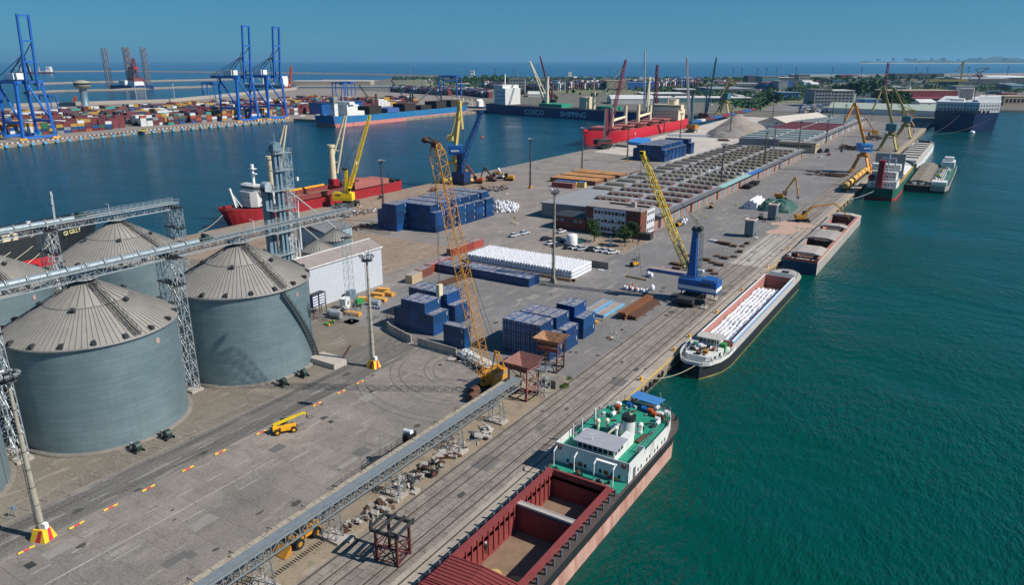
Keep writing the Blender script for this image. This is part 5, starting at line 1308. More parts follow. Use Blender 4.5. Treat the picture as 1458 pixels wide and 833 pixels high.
# tractors and lift trucks
def forklift(label,x,y,rz,load=False):
    t = thing('forklift',label,'forklift',(x,y,0),rz,'forklifts on the quay')
    MB().bx(-1.3,-.7,.5,1.0,.7,1.3).build('chassis','yellow',t); MB().bx(-1.7,-.65,.5,-1.3,.65,1.4).build('counterweight','black',t)
    b = MB(); b.bx(-1.0,-.6,2.2,.4,.6,2.3)
    for xx in (-.9,.3):
        for yy in (-.55,.55): b.beam((xx,yy,1.3),(xx,yy,2.2),.09)
    b.build('overhead_guard','black',t); b = MB()
    for yy in (-.4,.4): b.beam((1.15,yy,.2),(1.15,yy,2.9),.14)
    b.beam((1.15,-.4,2.8),(1.15,.4,2.8),.12); b.build('mast','dark_steel',t)
    for yy in (-.35,.35): MB().beam((1.2,yy,.2),(2.4,yy,.2),.12,.06).build('fork','dark_steel',t)
    for xx in (-1.0,.7):
        for yy in (-.75,.75): wheel(t,(xx,yy,.42),.42,.28,rim='steel_grey')
forklift('small yellow forklift driving across the yard below the office trees',-88.4,211.9,R(70))
forklift('yellow forklift beside the open warehouse door, nearer its wall',-98.6,320.5,R(100)); forklift('dark yellow forklift beside the far grey kiosk',-73.6,307.5,R(80))
forklift('yellow forklift carrying white bags by the warehouse wall',-97.5,276.5,R(75))
for i,(dx,dy,z) in enumerate(((0,2.2,.3),(.9,2.5,.3),(-.7,3.2,.3),(.2,2.9,1.3),(1.1,3.5,1.3))): bag(-97.2+dx,277.0+dy,z,'white bulk bag piled on the forklift by the warehouse wall','bags on the forklift',.2*i,1.2)
for x,y,l in ((-95.5,306,'nearer'),(-91.8,303.5,'farther from the wall')): pass
person(-92.6,294.8,'worker in yellow green vest on the quayside road, right one of two','hivis')['group']=GW
person(-94.2,288.4,'worker in yellow green vest on the quayside road, left one of two','hivis')['group']=GW
person(-90.3,329.8,'worker in a yellow green vest beside the white bag ramp','hivis')['group']=GW
person(-85.6,331.0,'worker in red standing on the white bag ramp','red',z=1.0)['group']=GW
person(-66.0,308.5,'worker in dark clothes beside the far grey kiosk','orange')['group']=GW
# kiosks (bagging hoppers)
M('kiosk_grey','#5f6f76',.6,.1,.15,1,.2,'#4a4642',1,True); M('kiosk_rim','#b9a9a0',.8,0,.2)
for x,y,l in ((-68.8,274.0,'near grey bagging kiosk with a pale hopper rim, casting a long shadow'),(-69.2,309.6,'far grey bagging kiosk with a pink dusted rim beside the green covered heap')):
    t = thing('bagging_hopper',l,'bagging hopper',(x,y,0)); b = MB(); b.bx(-1.6,-2.2,1.2,1.6,2.2,6.2)
    for xx in (-1.45,1.45):
        for yy in (-2.05,2.05): b.bx(xx-.15,yy-.15,0,xx+.15,yy+.15,1.2)
    b.bx(-1.5,-.9,0,1.5,.9,1.2); b.build('housing','kiosk_grey',t)
    b = MB(); b.bx(-1.9,-2.5,6.2,1.9,-2.2,6.7); b.bx(-1.9,2.2,6.2,1.9,2.5,6.7); b.bx(-1.9,-2.2,6.2,-1.6,2.2,6.7); b.bx(1.6,-2.2,6.2,1.9,2.2,6.7); b.quad((-1.6,-2.2,6.25),(1.6,-2.2,6.25),(1.6,2.2,6.25),(-1.6,2.2,6.25)); b.build('hopper_rim','kiosk_rim',t)
    MB().bx(-1.7,-1.5,3.0,-1.6,1.5,3.2).build('side_beam','dark_steel',t)
scrap('machine and sacks beside the near grey kiosk',-66.0,271.5,12,1.6,('dark_steel','orange','white'),.9,41,.7)
scrap('small clutter before the far grey kiosk',-70.8,303.5,10,1.8,('dark_steel','white','orange'),.5,42,.9)
M('spill_pink','#a88c7d',.95,0,.15,.4); b = MB()
for k in range(26):
    cx, cy, rr = random.uniform(-66,-55), random.uniform(286,308), random.uniform(2,4)
    b.add([(cx+rr*math.cos(a*.7)*random.uniform(.7,1.2)*.8, cy+rr*1.3*math.sin(a*.7)*random.uniform(.7,1.2), .034+k*.0012) for a in range(9)],[tuple(range(9))])
tag(b.build('grain_spill','spill_pink'),'pink brown dust spilled on the rails by the grabbing machine',None,None,'stuff')
# white bag ramp and green tarpaulin heap
random.seed(9)
M('tarp_green','#17483f',.6,0,.3,.8)
b = MB(); nxx, nyy = 34, 30; vs = []
for j in range(nyy+1):
    for i in range(nxx+1):
        x = -80.5+14.6*i/nxx; y = 325.6+17.5*j/nyy
        e = min(i,nxx-i)/nxx*2; f = min(j,nyy-j)/nyy*2
        z = 3.6*min(1,(e*2.6))**.7*min(1,(f*3.2))**.7*(1+.16*math.sin(x*1.1)*math.sin(y*.8+1)) + random.uniform(-.12,.12)*(1 if e*f>0 else 0)
        if abs(x+74) < .8: z *= .86
        vs.append((x+.4*math.sin(y),y+.4*math.sin(x),max(.0,z)))
b.add(vs,[(j*(nxx+1)+i,j*(nxx+1)+i+1,(j+1)*(nxx+1)+i+1,(j+1)*(nxx+1)+i) for j in range(nyy) for i in range(nxx)],0,False)
tag(b.build('covered_heap','tarp_green'),'large heap of bags under a dark green tarpaulin on the quay','covered heap')
GR2='white bags stepped against the green covered heap'
rest = MB()
for k in range(4):
    for j in range(13):
        for i in range(6-k):
            x = -81.2-i*1.08+0; y = 327.2+j*1.08
            if i == 5-k and j%1==0: bag(x-.2,y,k*1.0,f'white bulk bag on the {ORD[k]} step of the ramp beside the green covered heap',GR2+f', {ORD[k]} step',random.uniform(-.1,.1),1.05)
            elif i >= 4-k: bag_mesh(rest,(x,y,k*1.0),1.04,0)
rest.bx(-85.6,327,0,-80.4,340.6,1.1); rest.bx(-83.4,327,1.1,-80.4,340.6,3.1)
tag(rest.build('bulk_bags','bag_white'),'inner white bags of the ramp beside the green heap',None,None,'stuff')
# ================================================================ material handlers
def handler(label, x, y, rz, pts, body='ochre', s=1.0, tracked=False, grab=True, name='material_handler', boomc=None):
    """pts: boom joints in local coordinates (x forward, z up)"""
    t = thing(name, label, 'excavator', (x,y,0), rz)
    boomc = boomc or body
    b = MB()
    if tracked:
        for s_ in (-1,1):
            b.bx(-2.2*s,s_*1.2*s-.35,.05,2.2*s,s_*1.2*s+.35,.95*s); b.tube((2.2*s,s_*1.2*s-.35,.5*s),(2.2*s,s_*1.2*s+.35,.5*s),.45*s,n=12); b.tube((-2.2*s,s_*1.2*s-.35,.5*s),(-2.2*s,s_*1.2*s+.35,.5*s),.45*s,n=12)
        b.bx(-1,-1.2,.4,1,1.2,1.0*s)
    else:
        b.bx(-2.4,-.8,.6,2.4,.8,1.3)
        for xx in (-2.6,2.6): b.beam((xx,-2.0,.3),(xx,2.0,.3),.4,.3)
    b.build('undercarriage','black',t)
    if not tracked:
        for xx in (-1.6,1.6):
            for yy in (-1.2,1.2): MB().tube((xx,yy-.3,.6),(xx,yy+.3,.6),.6,n=14).build('wheel','rubber',t)
    b = MB(); b.bx(-3.0*s,-1.4*s,1.3*s,1.2*s,1.4*s,2.6*s); b.bx(-3.0*s,-1.1*s,2.6*s,-1.0*s,1.1*s,2.9*s); b.build('upper_body',body,t)
    b = MB(); b.bx(.2*s,.5*s,2.2*s,1.9*s,1.5*s,4.2*s); c_ = b.build('cab','dark_steel',t); MB().bx(.3*s,.45*s,3.0*s,1.95*s,1.55*s,4.0*s).build('cab_window','glass',c_)
    V = [Vector(p) for p in pts]
    for i in range(len(V)-1):
        w_ = (.6,.42,.3)[min(i,2)]*s
        MB().beam(V[i],V[i+1],w_,w_*1.25).build('boom' if i == 0 else 'stick',boomc,t)
    b = MB(); b.tube((1.2,0,1.9),V[0]+(V[1]-V[0])*.45,.13); b.tube(V[0]+(V[1]-V[0])*.6,V[1]+(V[2]-V[1])*.25,.1); b.build('hydraulic_ram','steel_grey',t)
    if grab:
        g_ = MB(); e = V[-1]
        for k in range(5):
            a = k*1.257; g_.beam(e+Vector((0,0,-.3)),e+Vector((.7*math.cos(a)*s,.7*math.sin(a)*s,-.9)),.2); g_.beam(e+Vector((.7*math.cos(a)*s,.7*math.sin(a)*s,-.9)),e+Vector((.15*math.cos(a),.15*math.sin(a),-1.7)),.16)
        g_.build('grab','dark_steel',t)
    return t
handler('ochre material handler on the quay reaching its long arm into the open barge',-58.0,312.4,R(32),[(0.4,0,2.6),(3.5,0,6.2),(12.5,0,7.4),(19.0,0,1.6)],grab=True)
handler('material handler half hidden behind the green heap, only its folded arm showing',-77.0,358.0,R(-5),[(.4,0,2.4),(5.5,0,11.5),(7.5,0,3.0)],boomc='wood_orange')
# ================================================================ ships
M('hull_black','#23282c',.55,.1,.2,.4,.25,'#5a3d30',.4,True); M('hull_pink','#b89385',.7,0,.2,.4,.6,'#8d4a3c',.35,True)
M('coaming_red','#853c3a',.65,0,.15,.8,.25,'#5e3029',.8,True); M('deck_brown','#4b4340',.85,0,.2,.8,.4,'#5d3c30',.8)
M('hold_floor','#7d6856',.85,0,.25,.5,.35,'#3f342d',.5); M('post_blue','#54626e',.6,.1,.1); M('deck_green','#1a8a70',.7,0,.2,1,.5,'#476458',.7)
M('hull_red','#b0222c',.5,0,.08,.3,.2,'#6b2a26',.3,True); M('hull_navy','#14335f',.5,0,.1,.2,.15,'#39404c',.3,True); M('boot_red','#8e3230',.7,0,.15,.3)
M('hull_blue','#2373a5',.55,0,.12,.2,.35,'#8c4c33',.25,True); M('boot_pink','#c98078',.7,0,.15,.3); M('hull_green','#1f5a4c',.55,0,.15,.5); M('hull_white','#cfd2d2',.55,0,.08,.5,.2,'#8d8274',.4,True)
M('cover_grey','#a39b94',.7,0,.15,.4,.25,'#7b6f66',.5); M('hull_grey','#9c9691',.6,0,.15,.3,.3,'#6f5a4e',.3,True); M('hull_dkblue','#24425c',.55,0,.12,.4); M('lightdeck','#b9b6ae',.7,0,.15,.8,.3,'#7d7468',.8); M('hatch_red','#9a5d56',.7,0,.15,.8,.2,'#6b4038',.8)
def hull(L, B, zd, bow=.2, stern=.06, sw=.75, rake=3, sheer=0, boot=0, raked_stern=0, mats=('hull_black','hull_pink','deck_brown'), parent=None, name='hull', bulwark=0, hold=None, full=.55):
    """local: y 0 stern .. L bow, x centred; hold=(y0,y1,halfwidth,zfloor) leaves the deck open"""
    ts = [0]+[stern*f for f in (.12,.3,.6,1)]+[stern+(1-bow-stern)*i/6 for i in range(1,7)]+[1-bow*(1-f) for f in (.15,.3,.45,.6,.75,.87,.95,1)]
    if hold:
        for yy in (hold[0],hold[1]): ts.append(yy/L)
    ts = sorted(set(round(t,5) for t in ts))
    def w(t,k=1):
        if t < stern: return B/2*(sw+(1-sw)*math.sin(math.pi/2*t/stern))
        if t > 1-bow: q = (t-1+bow)/bow; return B/2*max(.0,(1-q**(1.7*k+.6)))**full
        return B/2
    def zk(t): return zd+sheer*max(0,(t-1+bow*1.3)/(bow*1.3))**2+sheer*.35*max(0,(.2-t)/.2)**2
    vs = []; n = len(ts)
    for t in ts:
        wd = w(t); wl = w(t,.35)*.98 if t > 1-bow else w(t); r_ = rake*max(0,(t-1+bow)/bow)**2; rs = -raked_stern*max(0,(stern-t)/max(stern,.001))
        z = zk(t)+bulwark
        for x,yy,zz in ((wd,t*L+r_+rs,z),(wd*.2+wl*.8,t*L+r_*.35+rs*.4,boot),(wl,t*L,-3.3)): vs.append((x,yy,zz))
        for x,yy,zz in ((-wd,t*L+r_+rs,z),(-(wd*.2+wl*.8),t*L+r_*.35+rs*.4,boot),(-wl,t*L,-3.3)): vs.append((x,yy,zz))
    b = MB()
    for i in range(n-1):
        o, q = i*6, (i+1)*6
        b.add([vs[o],vs[q],vs[q+1],vs[o+1]],[(3,2,1,0)],0); b.add([vs[o+1],vs[q+1],vs[q+2],vs[o+2]],[(3,2,1,0)],1)
        b.add([vs[o+3],vs[q+3],vs[q+4],vs[o+4]],[(0,1,2,3)],0); b.add([vs[o+4],vs[q+4],vs[q+5],vs[o+5]],[(0,1,2,3)],1)
    b.add([vs[0],vs[1],vs[4],vs[3]],[(0,1,2,3)],0); b.add([vs[1],vs[2],vs[5],vs[4]],[(0,1,2,3)],1)
    if bulwark:
        e = 1.0
        for i in range(n-1):
            o, q = i*6, (i+1)*6
            for s_ in (0,3):
                a, c = Vector(vs[o+s_]), Vector(vs[q+s_]); sg = 1 if s_ == 0 else -1; d = Vector((sg*.12,0,0)); dn = Vector((0,0,-bulwark))
                b.quad(a-d,c-d,c-d+dn,a-d+dn); b.quad(a,c,c-d,a-d)
    hb = b.build(name, list(mats[:2]), parent)
    d = MB()
    for i in range(n-1):
        t0, t1 = ts[i], ts[i+1]; o, q = i*6, (i+1)*6; e = .1 if bulwark else 0
        A, B_, C_, D_ = [Vector(v)-Vector((0,0,bulwark)) for v in (vs[o],vs[q],vs[q+3],vs[o+3])]
        A.x -= e; B_.x -= e; C_.x += e; D_.x += e
        ym = (t0+t1)/2*L
        if hold and hold[0] < ym < hold[1]:
            h = hold[2]; d.quad(A,B_,(h,B_.y,B_.z),(h,A.y,A.z)); d.quad((-h,A.y,D_.z),(-h,B_.y,C_.z),C_,D_)
        else: d.quad(A,B_,C_,D_)
    d.build('deck', mats[2], parent)
    if hold:
        y0,y1,h,zf = hold; f = MB(); f.quad((-h,y0,zf),(h,y0,zf),(h,y1,zf),(-h,y1,zf)); f.build('hold_floor', mats[3] if len(mats)>3 else 'hold_floor', parent)
        f = MB(); f.quad((-h,y0,zf),(-h,y1,zf),(-h,y1,zd),(-h,y0,zd)); f.quad((h,y1,zf),(h,y0,zf),(h,y0,zd),(h,y1,zd)); f.quad((-h,y0,zd),(h,y0,zd),(h,y0,zf),(-h,y0,zf)); f.quad((h,y1,zd),(-h,y1,zd),(-h,y1,zf),(h,y1,zf)); f.build('hold_wall', mats[4] if len(mats)>4 else 'coaming_red', parent)
    return hb
def windows(parent, pts, size, axis='x', mat='glass', name='window', out=.03):
    """one mesh per row of panes is one window strip"""
    for p in pts:
        w_, h = size; x,y,z = p; b = MB()
        if axis == 'x': b.bx(x-out,y-w_/2,z-h/2,x+out,y+w_/2,z+h/2)
        else: b.bx(x-w_/2,y-out,z-h/2,x+w_/2,y+out,z+h/2)
        b.build(name, mat, parent)
def strip(parent, a, c, n, h, mat='glass', name='window_row', fill=.7, th=.03):
    a, c = Vector(a), Vector(c); b = MB(); d = (c-a)/n
    for i in range(n): p = a+d*(i+.5-fill/2); b.beam(p,p+d*fill,th*2,h)
    return b.build(name, mat, parent)

# ---- near dry cargo ship
t = thing('cargo_ship','near cargo ship with open red holds, white bridge and turquoise green deck','ship',(-43.6,36,0)); Y0 = 36
hull(83,13.4,1.5,.12,.02,.9,0,.0,.1,0,('hull_black','hull_pink','deck_brown','hold_floor','coaming_red'),t,hold=(26,51.4,4.65,-2.2),full=.5)
b = MB()
for s_ in (-1,1):
    b.bx(s_*4.65,3,.9,s_*5.0,51.4,2.3) if s_>0 else b.bx(-5.0,3,.9,-4.65,51.4,2.3)
    b.bx(min(s_*4.55,s_*5.5),3,2.3,max(s_*4.55,s_*5.5),51.6,2.55)
b.bx(-4.6,51.4,.9,4.6,51.8,2.5); b.build('hatch_coaming','coaming_red',t)
b = MB(); 
for k in range(11):
    for s_ in (-1,1): b.bx(s_*4.6-.12,27+k*1.3,-1.6,s_*4.6+.12,27.25+k*1.3,2.2)
for k in range(6):
    for s_ in (-1,1): b.bx(s_*4.6-.12,43.5+k*1.3,-1.6,s_*4.6+.12,43.75+k*1.3,2.2)
b.build('hold_stiffener','coaming_red',t)
for k in range(24):
    for s_ in (-1,1):
        x0, x1 = s_*5.45, s_*6.3; y = 4+k*2.05
        MB().bx(min(s_*5.9,s_*6.1),y,1.5,max(s_*5.9,s_*6.1),y+.3,2.6).build('rail_post','post_blue',t); MB().bx(min(s_*5.0,s_*5.85),y-.15,2.15,max(s_*5.0,s_*5.85),y+.45,2.25).build('coaming_ledge','coaming_red',t)
b = MB(); b.bx(-4.7,41.0,-2.2,4.7,41.5,1.6); b.build('bulkhead','coaming_red',t)
b = MB(); b.bx(-4.7,40.75,2.25,4.7,40.85,2.5); b.bx(-4.7,41.6,2.25,4.7,41.7,2.5); b.build('cross_beam','lightdeck',t); MB().bx(-4.7,40.85,2.1,4.7,41.6,2.4).build('beam_trough','cover_grey',t)
b = MB()
for k in range(4):
    y = 4+k*5.6; b.ext([(-5.1,y,2.6),(5.1,y,2.6),(5.1,y,2.9),(0,y,3.25),(-5.1,y,2.9)],(0,5.4,0))
    for q in range(9): b.beam((-5.0,y+.3+q*.6,2.98),(0,y+.3+q*.6,3.3),.1,.1); b.beam((5.0,y+.3+q*.6,2.98),(0,y+.3+q*.6,3.3),.1,.1)
b.build('hatch_cover','coaming_red',t)
M('grain_yellow','#c2a565',.95,0,.2,.8)
random.seed(3); b = MB()
for k in range(30):
    cx, cy, rr = random.uniform(-4,3.6), random.uniform(30.2,32.0), random.uniform(.4,1.0); b.add([(cx+rr*1.3*math.cos(a*.9)*random.uniform(.7,1.1), cy+rr*.8*math.sin(a*.9), -2.19+k*.001) for a in range(7)],[tuple(range(7))])
b.build('grain_residue','grain_yellow',t)
# bridge
M('ship_white','#d3d5d2',.5,0,.07,.8,.4,'#8f7c68',.9,True)
y1 = 55.3
hs = MB(); out = [(-6.4,y1),(6.3,y1),(6.3,y1+16),(5.4,y1+20),(4.4,y1+22.5),(-4.4,y1+22.5),(-5.4,y1+20),(-6.4,y1+16)]
hs.prism(out,.9,3.6); sup = hs.build('superstructure','ship_white',t)
b = MB(); b.prism([(x*.985,y+(.06 if y<70 else -.06)) for x,y in out],3.6,3.68); b.build('upper_deck','deck_green',t)
MB().bx(-6.2,52.0,1.5,6.2,y1,1.58).build('main_deck_strip','deck_green',t)
b = MB(); b.bx(-6.4,y1,3.6,6.3,y1+.1,5.0); b.bx(-6.4,y1,3.6,-6.3,y1+5.3,4.9); b.bx(6.2,y1,3.6,6.3,y1+6.2,4.9); b.bx(5.0,y1+6.1,3.6,6.3,y1+6.2,4.9); b.bx(6.2,y1+6.2,3.6,6.3,y1+16,4.2)
b.add([(6.3,y1+16,3.6),(5.4,y1+20,3.6),(5.4,y1+20,4.2),(6.3,y1+16,4.2)],[(0,1,2,3),(3,2,1,0)]); b.build('bulwark','ship_white',sup)
wh = MB(); wh.bx(-3.0,y1+1.0,3.68,3.4,y1+4.6,5.9); wh.bx(2.0,y1+4.6,3.68,3.4,y1+8.5,5.5); whl = wh.build('wheelhouse','ship_white',t)
M('roof_grey','#92939b',.6,0,.1,.8,.2,'#6c6869',.8)
MB().bx(-3.5,y1+.4,5.9,3.8,y1+5.2,6.05).build('wheelhouse_roof','roof_grey',whl)
for i in range(7): MB().bx(-2.85+i*.88,y1+.95,4.85,-2.2+i*.88,y1+1.02,5.6).build('window','glass',whl)
for i in range(3): MB().bx(3.38,y1+1.2+i*1.1,4.85,3.43,y1+2.0+i*1.1,5.6).build('window','glass',whl)
for i, x in enumerate((-4.9,-4.1,-2.8,-1.8,-1.0,1.6,2.6,3.6,4.8)): MB().bx(x-.2,y1-.05,2.0,x+.2,y1+.02,2.6).build('window','glass',sup)
for y in (59,60.2,62.5,63.7,65.8,67,69,70.2): MB().bx(6.28,y-.2,1.9,6.34,y+.2,2.5).build('window','glass',sup)
for x,c_,z in ((-3.5,'red',1.5),(3.2,'red',1.5),(4.3,'yellow',1.5)): MB().bx(x-.35,y1-.12,z-.3,x+.35,y1-.02,z+.5).build('locker',c_,sup)
for p in ((-5.6,y1-.1,4.3),(-1.9,y1-.1,2.4),(2.6,y1-.1,2.3),(5.5,y1-.1,4.3)):
    b = MB(); b.lathe([(.3,-.06),(.42,0),(.3,.06),(.18,0),(.3,-.06)],14); b.xf(Matrix.Translation(p) @ Matrix.Rotation(R(90),4,'X')); b.build('lifebuoy','orange',sup)
for x0,x1 in ((-5.6,None),(-2.0,None),(1.4,4.6)):
    b = MB(); 
    for x in (x0,x1) if x1 else (x0,): b.tube((x,53.4,.98),(x,53.4,4.4),.1,n=6); b.beam((x,53.4,4.4),(x,54.4,4.9),.16)
    if x1: b.bx(x0-.1,54.0,4.7,x1+.1,54.5,4.85)
    b.build('davit','white',t)
fl = MB(); fl.tube((1.2,y1+10.6,3.6),(1.3,y1+10.9,6.2),1.35,1.15,16); fn = fl.build('funnel','ship_white',t); MB().tube((1.3,y1+10.9,6.2),(1.3,y1+11,6.9),1.2,1.15,16).build('funnel_top','black',fn)
b = MB(); b.bx(-1.4,y1+9.8,3.68,.1,y1+11.6,4.6); b.build('engine_casing','ship_white',t)
for x,y in ((-2.4,66),(3.0,67.6),(0,64.4),(-3.6,65.0)):
    b = MB(); b.tube((x,y,3.68),(x,y,5.0),.3,n=8); b.ico((x,y-.1,5.2),.45); b.build('ventilator','cream' if x<0 else 'white',t)
b = MB(); b.beam((-4.6,66,3.7),(-4.6,65.6,7.0),.28); b.build('mast','white',t); b = MB(); b.beam((-.6,62.6,4.8),(1.4,67.4,6.9),.2); b.build('derrick','cream',t)
b = MB(); b.tube((-.9,y1+2,6.05),(-.9,y1+2,6.9),.06); b.box((-.9,y1+2,7.0),(.8,.1,.1),.4); b.build('radar','white',whl)
b = MB(); b.tube((-5.6,63.0,.9),(-5.6,63.0,6.0),.12,n=6); b.tube((-5.7,60.0,.9),(-5.7,60.0,6.2),.12,n=6); b.build('side_mast','white',t)
M('awning_blue','#3f79b3',.6,0,.15,1); b = MB(); b.box((0,77.6,5.2),(5.6,3.0,.08),R(-8)); b.build('awning','awning_blue',t)
b = MB()
for x in (-2.6,2.6):
    for y in (77.2,79.6): b.beam((x,y-.6,3.0),(x,y-.6,5.2),.08)
b.build('awning_frame','frame_blue',t)
for x,y,c_ in ((1.6,75.2,'orange'),(2.6,74.4,'orange'),(3.6,75.0,'white'),(4.2,74.0,'rust'),(3.9,72.8,'white'),(-2.5,75.4,'blue'),(.3,75.4,'blue'),(4.4,76.0,'white'),(-3.8,73.5,'orange'),(-4.2,74.6,'white')):
    MB().tube((x-.4,y,4.15),(x+.4,y,4.15),.45,n=10).build('deck_drum',c_,t)
b = MB()
for k in range(5): b.tube((3.6+k*.14,64.0,3.85+.1*(k%2)),(3.9+k*.14,67.0,3.9+.1*(k%2)),.13,n=6)
b.build('rope_bundle','rust',t)
b = MB(); b.rail([(6.2,71.3,3.65),(6.2,57,3.65)],1,1.2,.025,2) if False else b.rail([(5.2,60.5,3.7),(5.2,70,3.7)],1,1.2,.025,2); b.rail([(-6.3,61,3.7),(-6.3,71,3.7),(-4.4,77.6,3.7),(4.4,77.6,3.7),(6.2,71.5,3.7)],1,1.2,.025,2); b.build('handrail','steel_grey',t)
for i in range(8): MB().tube((5.9,46+i*.35,1.0),(5.9,46.2+i*.35,1.5),.1,n=6).build('bollard','black',t) if i%3==0 else None
for x,y in ((-5.7,44),(-5.7,39),(-5.7,30.5)):
    b = MB(); b.tube((x,y,.9),(x,y,1.6),.14,n=8); b.tube((x,y+.5,.9),(x,y+.5,1.6),.14,n=8); b.build('bollard','black',t)
random.seed(23); b = MB()
for k in range(46):
    x, y = random.uniform(-5.4,5.4), random.uniform(65,76); b.box((x,y,3.85),(random.uniform(.2,.8),random.uniform(.2,.9),random.uniform(.2,.6)),random.uniform(0,3),random.randrange(5))
for k in range(14): x, y = random.uniform(-6,-4), random.uniform(60,74); b.box((x,y,3.9),(.5,.5,.5),k,random.randrange(5))
b.build('deck_fittings',['steel_grey','white','dark_steel','rust','deck_green'],t)
for x,y in ((-4.8,62.2),(-3.4,70.5),(4.4,71.5),(2.2,76.8)): MB().tube((x,y-.6,4.2),(x,y+.6,4.2),.36,n=12).build('life_raft','white',t)
b = MB()
for k in range(16): b.box((random.uniform(-6.1,6.1),random.choice((random.uniform(52.3,54.9),random.uniform(52.3,53.4))),1.8),(random.uniform(.2,.7),random.uniform(.2,.7),random.uniform(.2,.7)),k,k%4)
b.build('main_deck_fittings',['steel_grey','rust','black','deck_green'],t)
b = MB(); b.tube((-1.5,80.5,1.6),(1.5,80.5,1.6),.45,n=10); b.tube((-5,79,1.6),(-5,79,2.4),.16); b.tube((5,79,1.6),(5,79,2.4),.16); b.build('windlass','black',t)
MB().bx(6.28,57.0,1.6,6.36,57.9,3.4).build('door','post_blue',sup); MB().bx(-5.2,y1-.06,1.6,-4.4,y1+.02,3.4).build('door','ship_white',sup)
def crew_at(x,y,z,l,tp='cloth_dark'): person(x,y,l,tp,z=z)['group']='crew on the near ship'
crew_at(-48.0,68.6,-.8,'person in dark clothes working inside the near red hold','cloth_dark')
# ---- river barge with white bags
t = thing('river_barge','long river barge full of white bags with a white wheelhouse at the near end','barge',(-45.2,143,0))
M('hold_pink','#a9756c',.7,0,.12,.6,.25,'#6e4a44',.5,True); M('hull_algae','#77753f',.8,0,.3,.5,.4,'#b9a35c',.3); M('panel_blue','#4fa3cf',.6,0,.15,1)
hull(88,10.6,.5,.1,.12,.3,0,.5,-2.2,0,('hull_black','hull_algae','lightdeck','hold_floor','hold_pink'),t,hold=(15.5,75.4,3.85,-1.9),full=.5)
b = MB(); b.bx(-4.1,15.2,.5,-3.85,75.6,1.8); b.bx(3.85,15.2,.5,4.1,75.6,1.8); b.bx(-4.0,75.4,.5,4,75.7,1.8); b.bx(-4.0,15.2,.5,4,15.45,1.8); b.build('coaming','hold_pink',t)
b = MB(); b.bx(-4.2,15.2,1.8,-3.8,75.6,1.9); b.bx(3.8,15.2,1.8,4.25,75.6,1.9); b.build('coaming_rail','white',t)
b = MB()
for k in range(28): b.bx(4.1,16.2+k*2.1,.75,4.15,17.7+k*2.1,1.6)
b.build('coaming_panel','panel_blue',t)
MB().prism([(-4.0,-143+219.2),(4.0,76.2),(3.4,81),(-3.4,81)],.5,1.5).build('fore_cabin','lightdeck',t)
b = MB()
for k in range(7): b.beam((-3.6,76.6+k*.6,1.55),(3.6,76.6+k*.6,1.55),.14)
b.build('roof_batten','galv',t)
dk = MB(); dk.prism([(-3.0,3.6),(-2.0,2.6),(2.0,2.6),(3.0,3.6),(3.7,9.8),(-3.7,9.8)],.5,1.9); dh = dk.build('deckhouse','ship_white',t)
for y in (3.0,5.0,7.5): MB().bx(3.02+(y-3)*.11,y-.35,1.0,3.2+(y-3)*.11,y+.35,1.6).build('window','glass',dh)
b = MB(); b.bx(-2.4,10.5,.5,2.4,13.4,3.3); wh = b.build('wheelhouse','ship_white',t); MB().bx(-2.8,10.1,3.3,2.8,13.9,3.42).build('wheelhouse_roof','lightdeck',wh)
for i in range(5): MB().bx(-2.2+i*.9,10.44,2.2,-1.5+i*.9,10.52,3.0).build('window','glass',wh)
MB().bx(-2.2,10.44,1.2,2.2,10.5,1.9).build('blue_band','panel_blue',wh)
MB().bx(2.6,10.4,.5,3.8,11.6,2.6).build('green_locker','green',t)
random.seed(12)
scr = [(-2.4,4.2,'black'),(-.4,5,'dark_steel'),(1.4,4,'ochre'),(-1.2,7,'white'),(.8,7.4,'dark_steel'),(2.6,6.4,'rust_red'),(-3,7.6,'teal'),(0,2.6,'rust')]
M('teal','#2d8f8a',.6,0,.1)
for x,y,c_ in scr:
    MB().box((x*.8,y+1,2.2),(random.uniform(.6,1.4),random.uniform(.5,1.3),.7),random.uniform(0,2)).build('deck_gear',c_,t)
b = MB(); b.lathe([(.5,0),(.8,.05),(.5,.1)],14,(-2.0,5.6,2.35)); b.tube((2.2,8.8,2.3),(2.2,8.8,5.2),.06); b.build('rope_coil','cream',t)
b = MB()
for i_ in range(24): b.box((random.uniform(-3,3),random.uniform(3.2,9.6),1.95),(random.uniform(.2,.9),random.uniform(.2,.9),random.uniform(.15,.5)),random.uniform(0,3),i_%4)
for i_ in range(16): b.box((random.choice((-1,1))*random.uniform(3.4,4.6),random.uniform(4,14),.7),(.5,random.uniform(.3,1.4),.4),0,i_%4)
b.build('deck_fittings',['dark_steel','steel_grey','rust','white'],t)
b = MB(); rim = [(-5.2,14),(-5.2,9),(-4.6,5),(-3.2,1.6),(-1.6,.25),(1.6,.25),(3.2,1.6),(4.6,5),(5.2,9),(5.2,14)]
for p,q in zip(rim,rim[1:]): b.beam((*p,.85),(*q,.85),.14,.7)
b.build('bulwark','ship_white',t)
b = MB(); pts = [(-4.9,13),(-4.6,7),(-3.6,2.4),(-2,.4),(2,.4),(3.6,2.4),(4.6,7),(4.9,13)]
b.rail([(x,y,.75) for x,y in pts],.9,1.1,.03,2); b.build('handrail','white',t)
b = MB(); b.rail([(-4.6,77,.9),(-3.6,84,1),(-1,87.6,1.0),(1,87.6,1),(3.6,84,1),(4.6,77,.9)],.9,1.1,.03,2); b.tube((-1,84,1),(1,84,1),.5,n=10); b.build('bow_gear','dark_steel',t)
random.seed(5); rest = MB(); cnt = 0
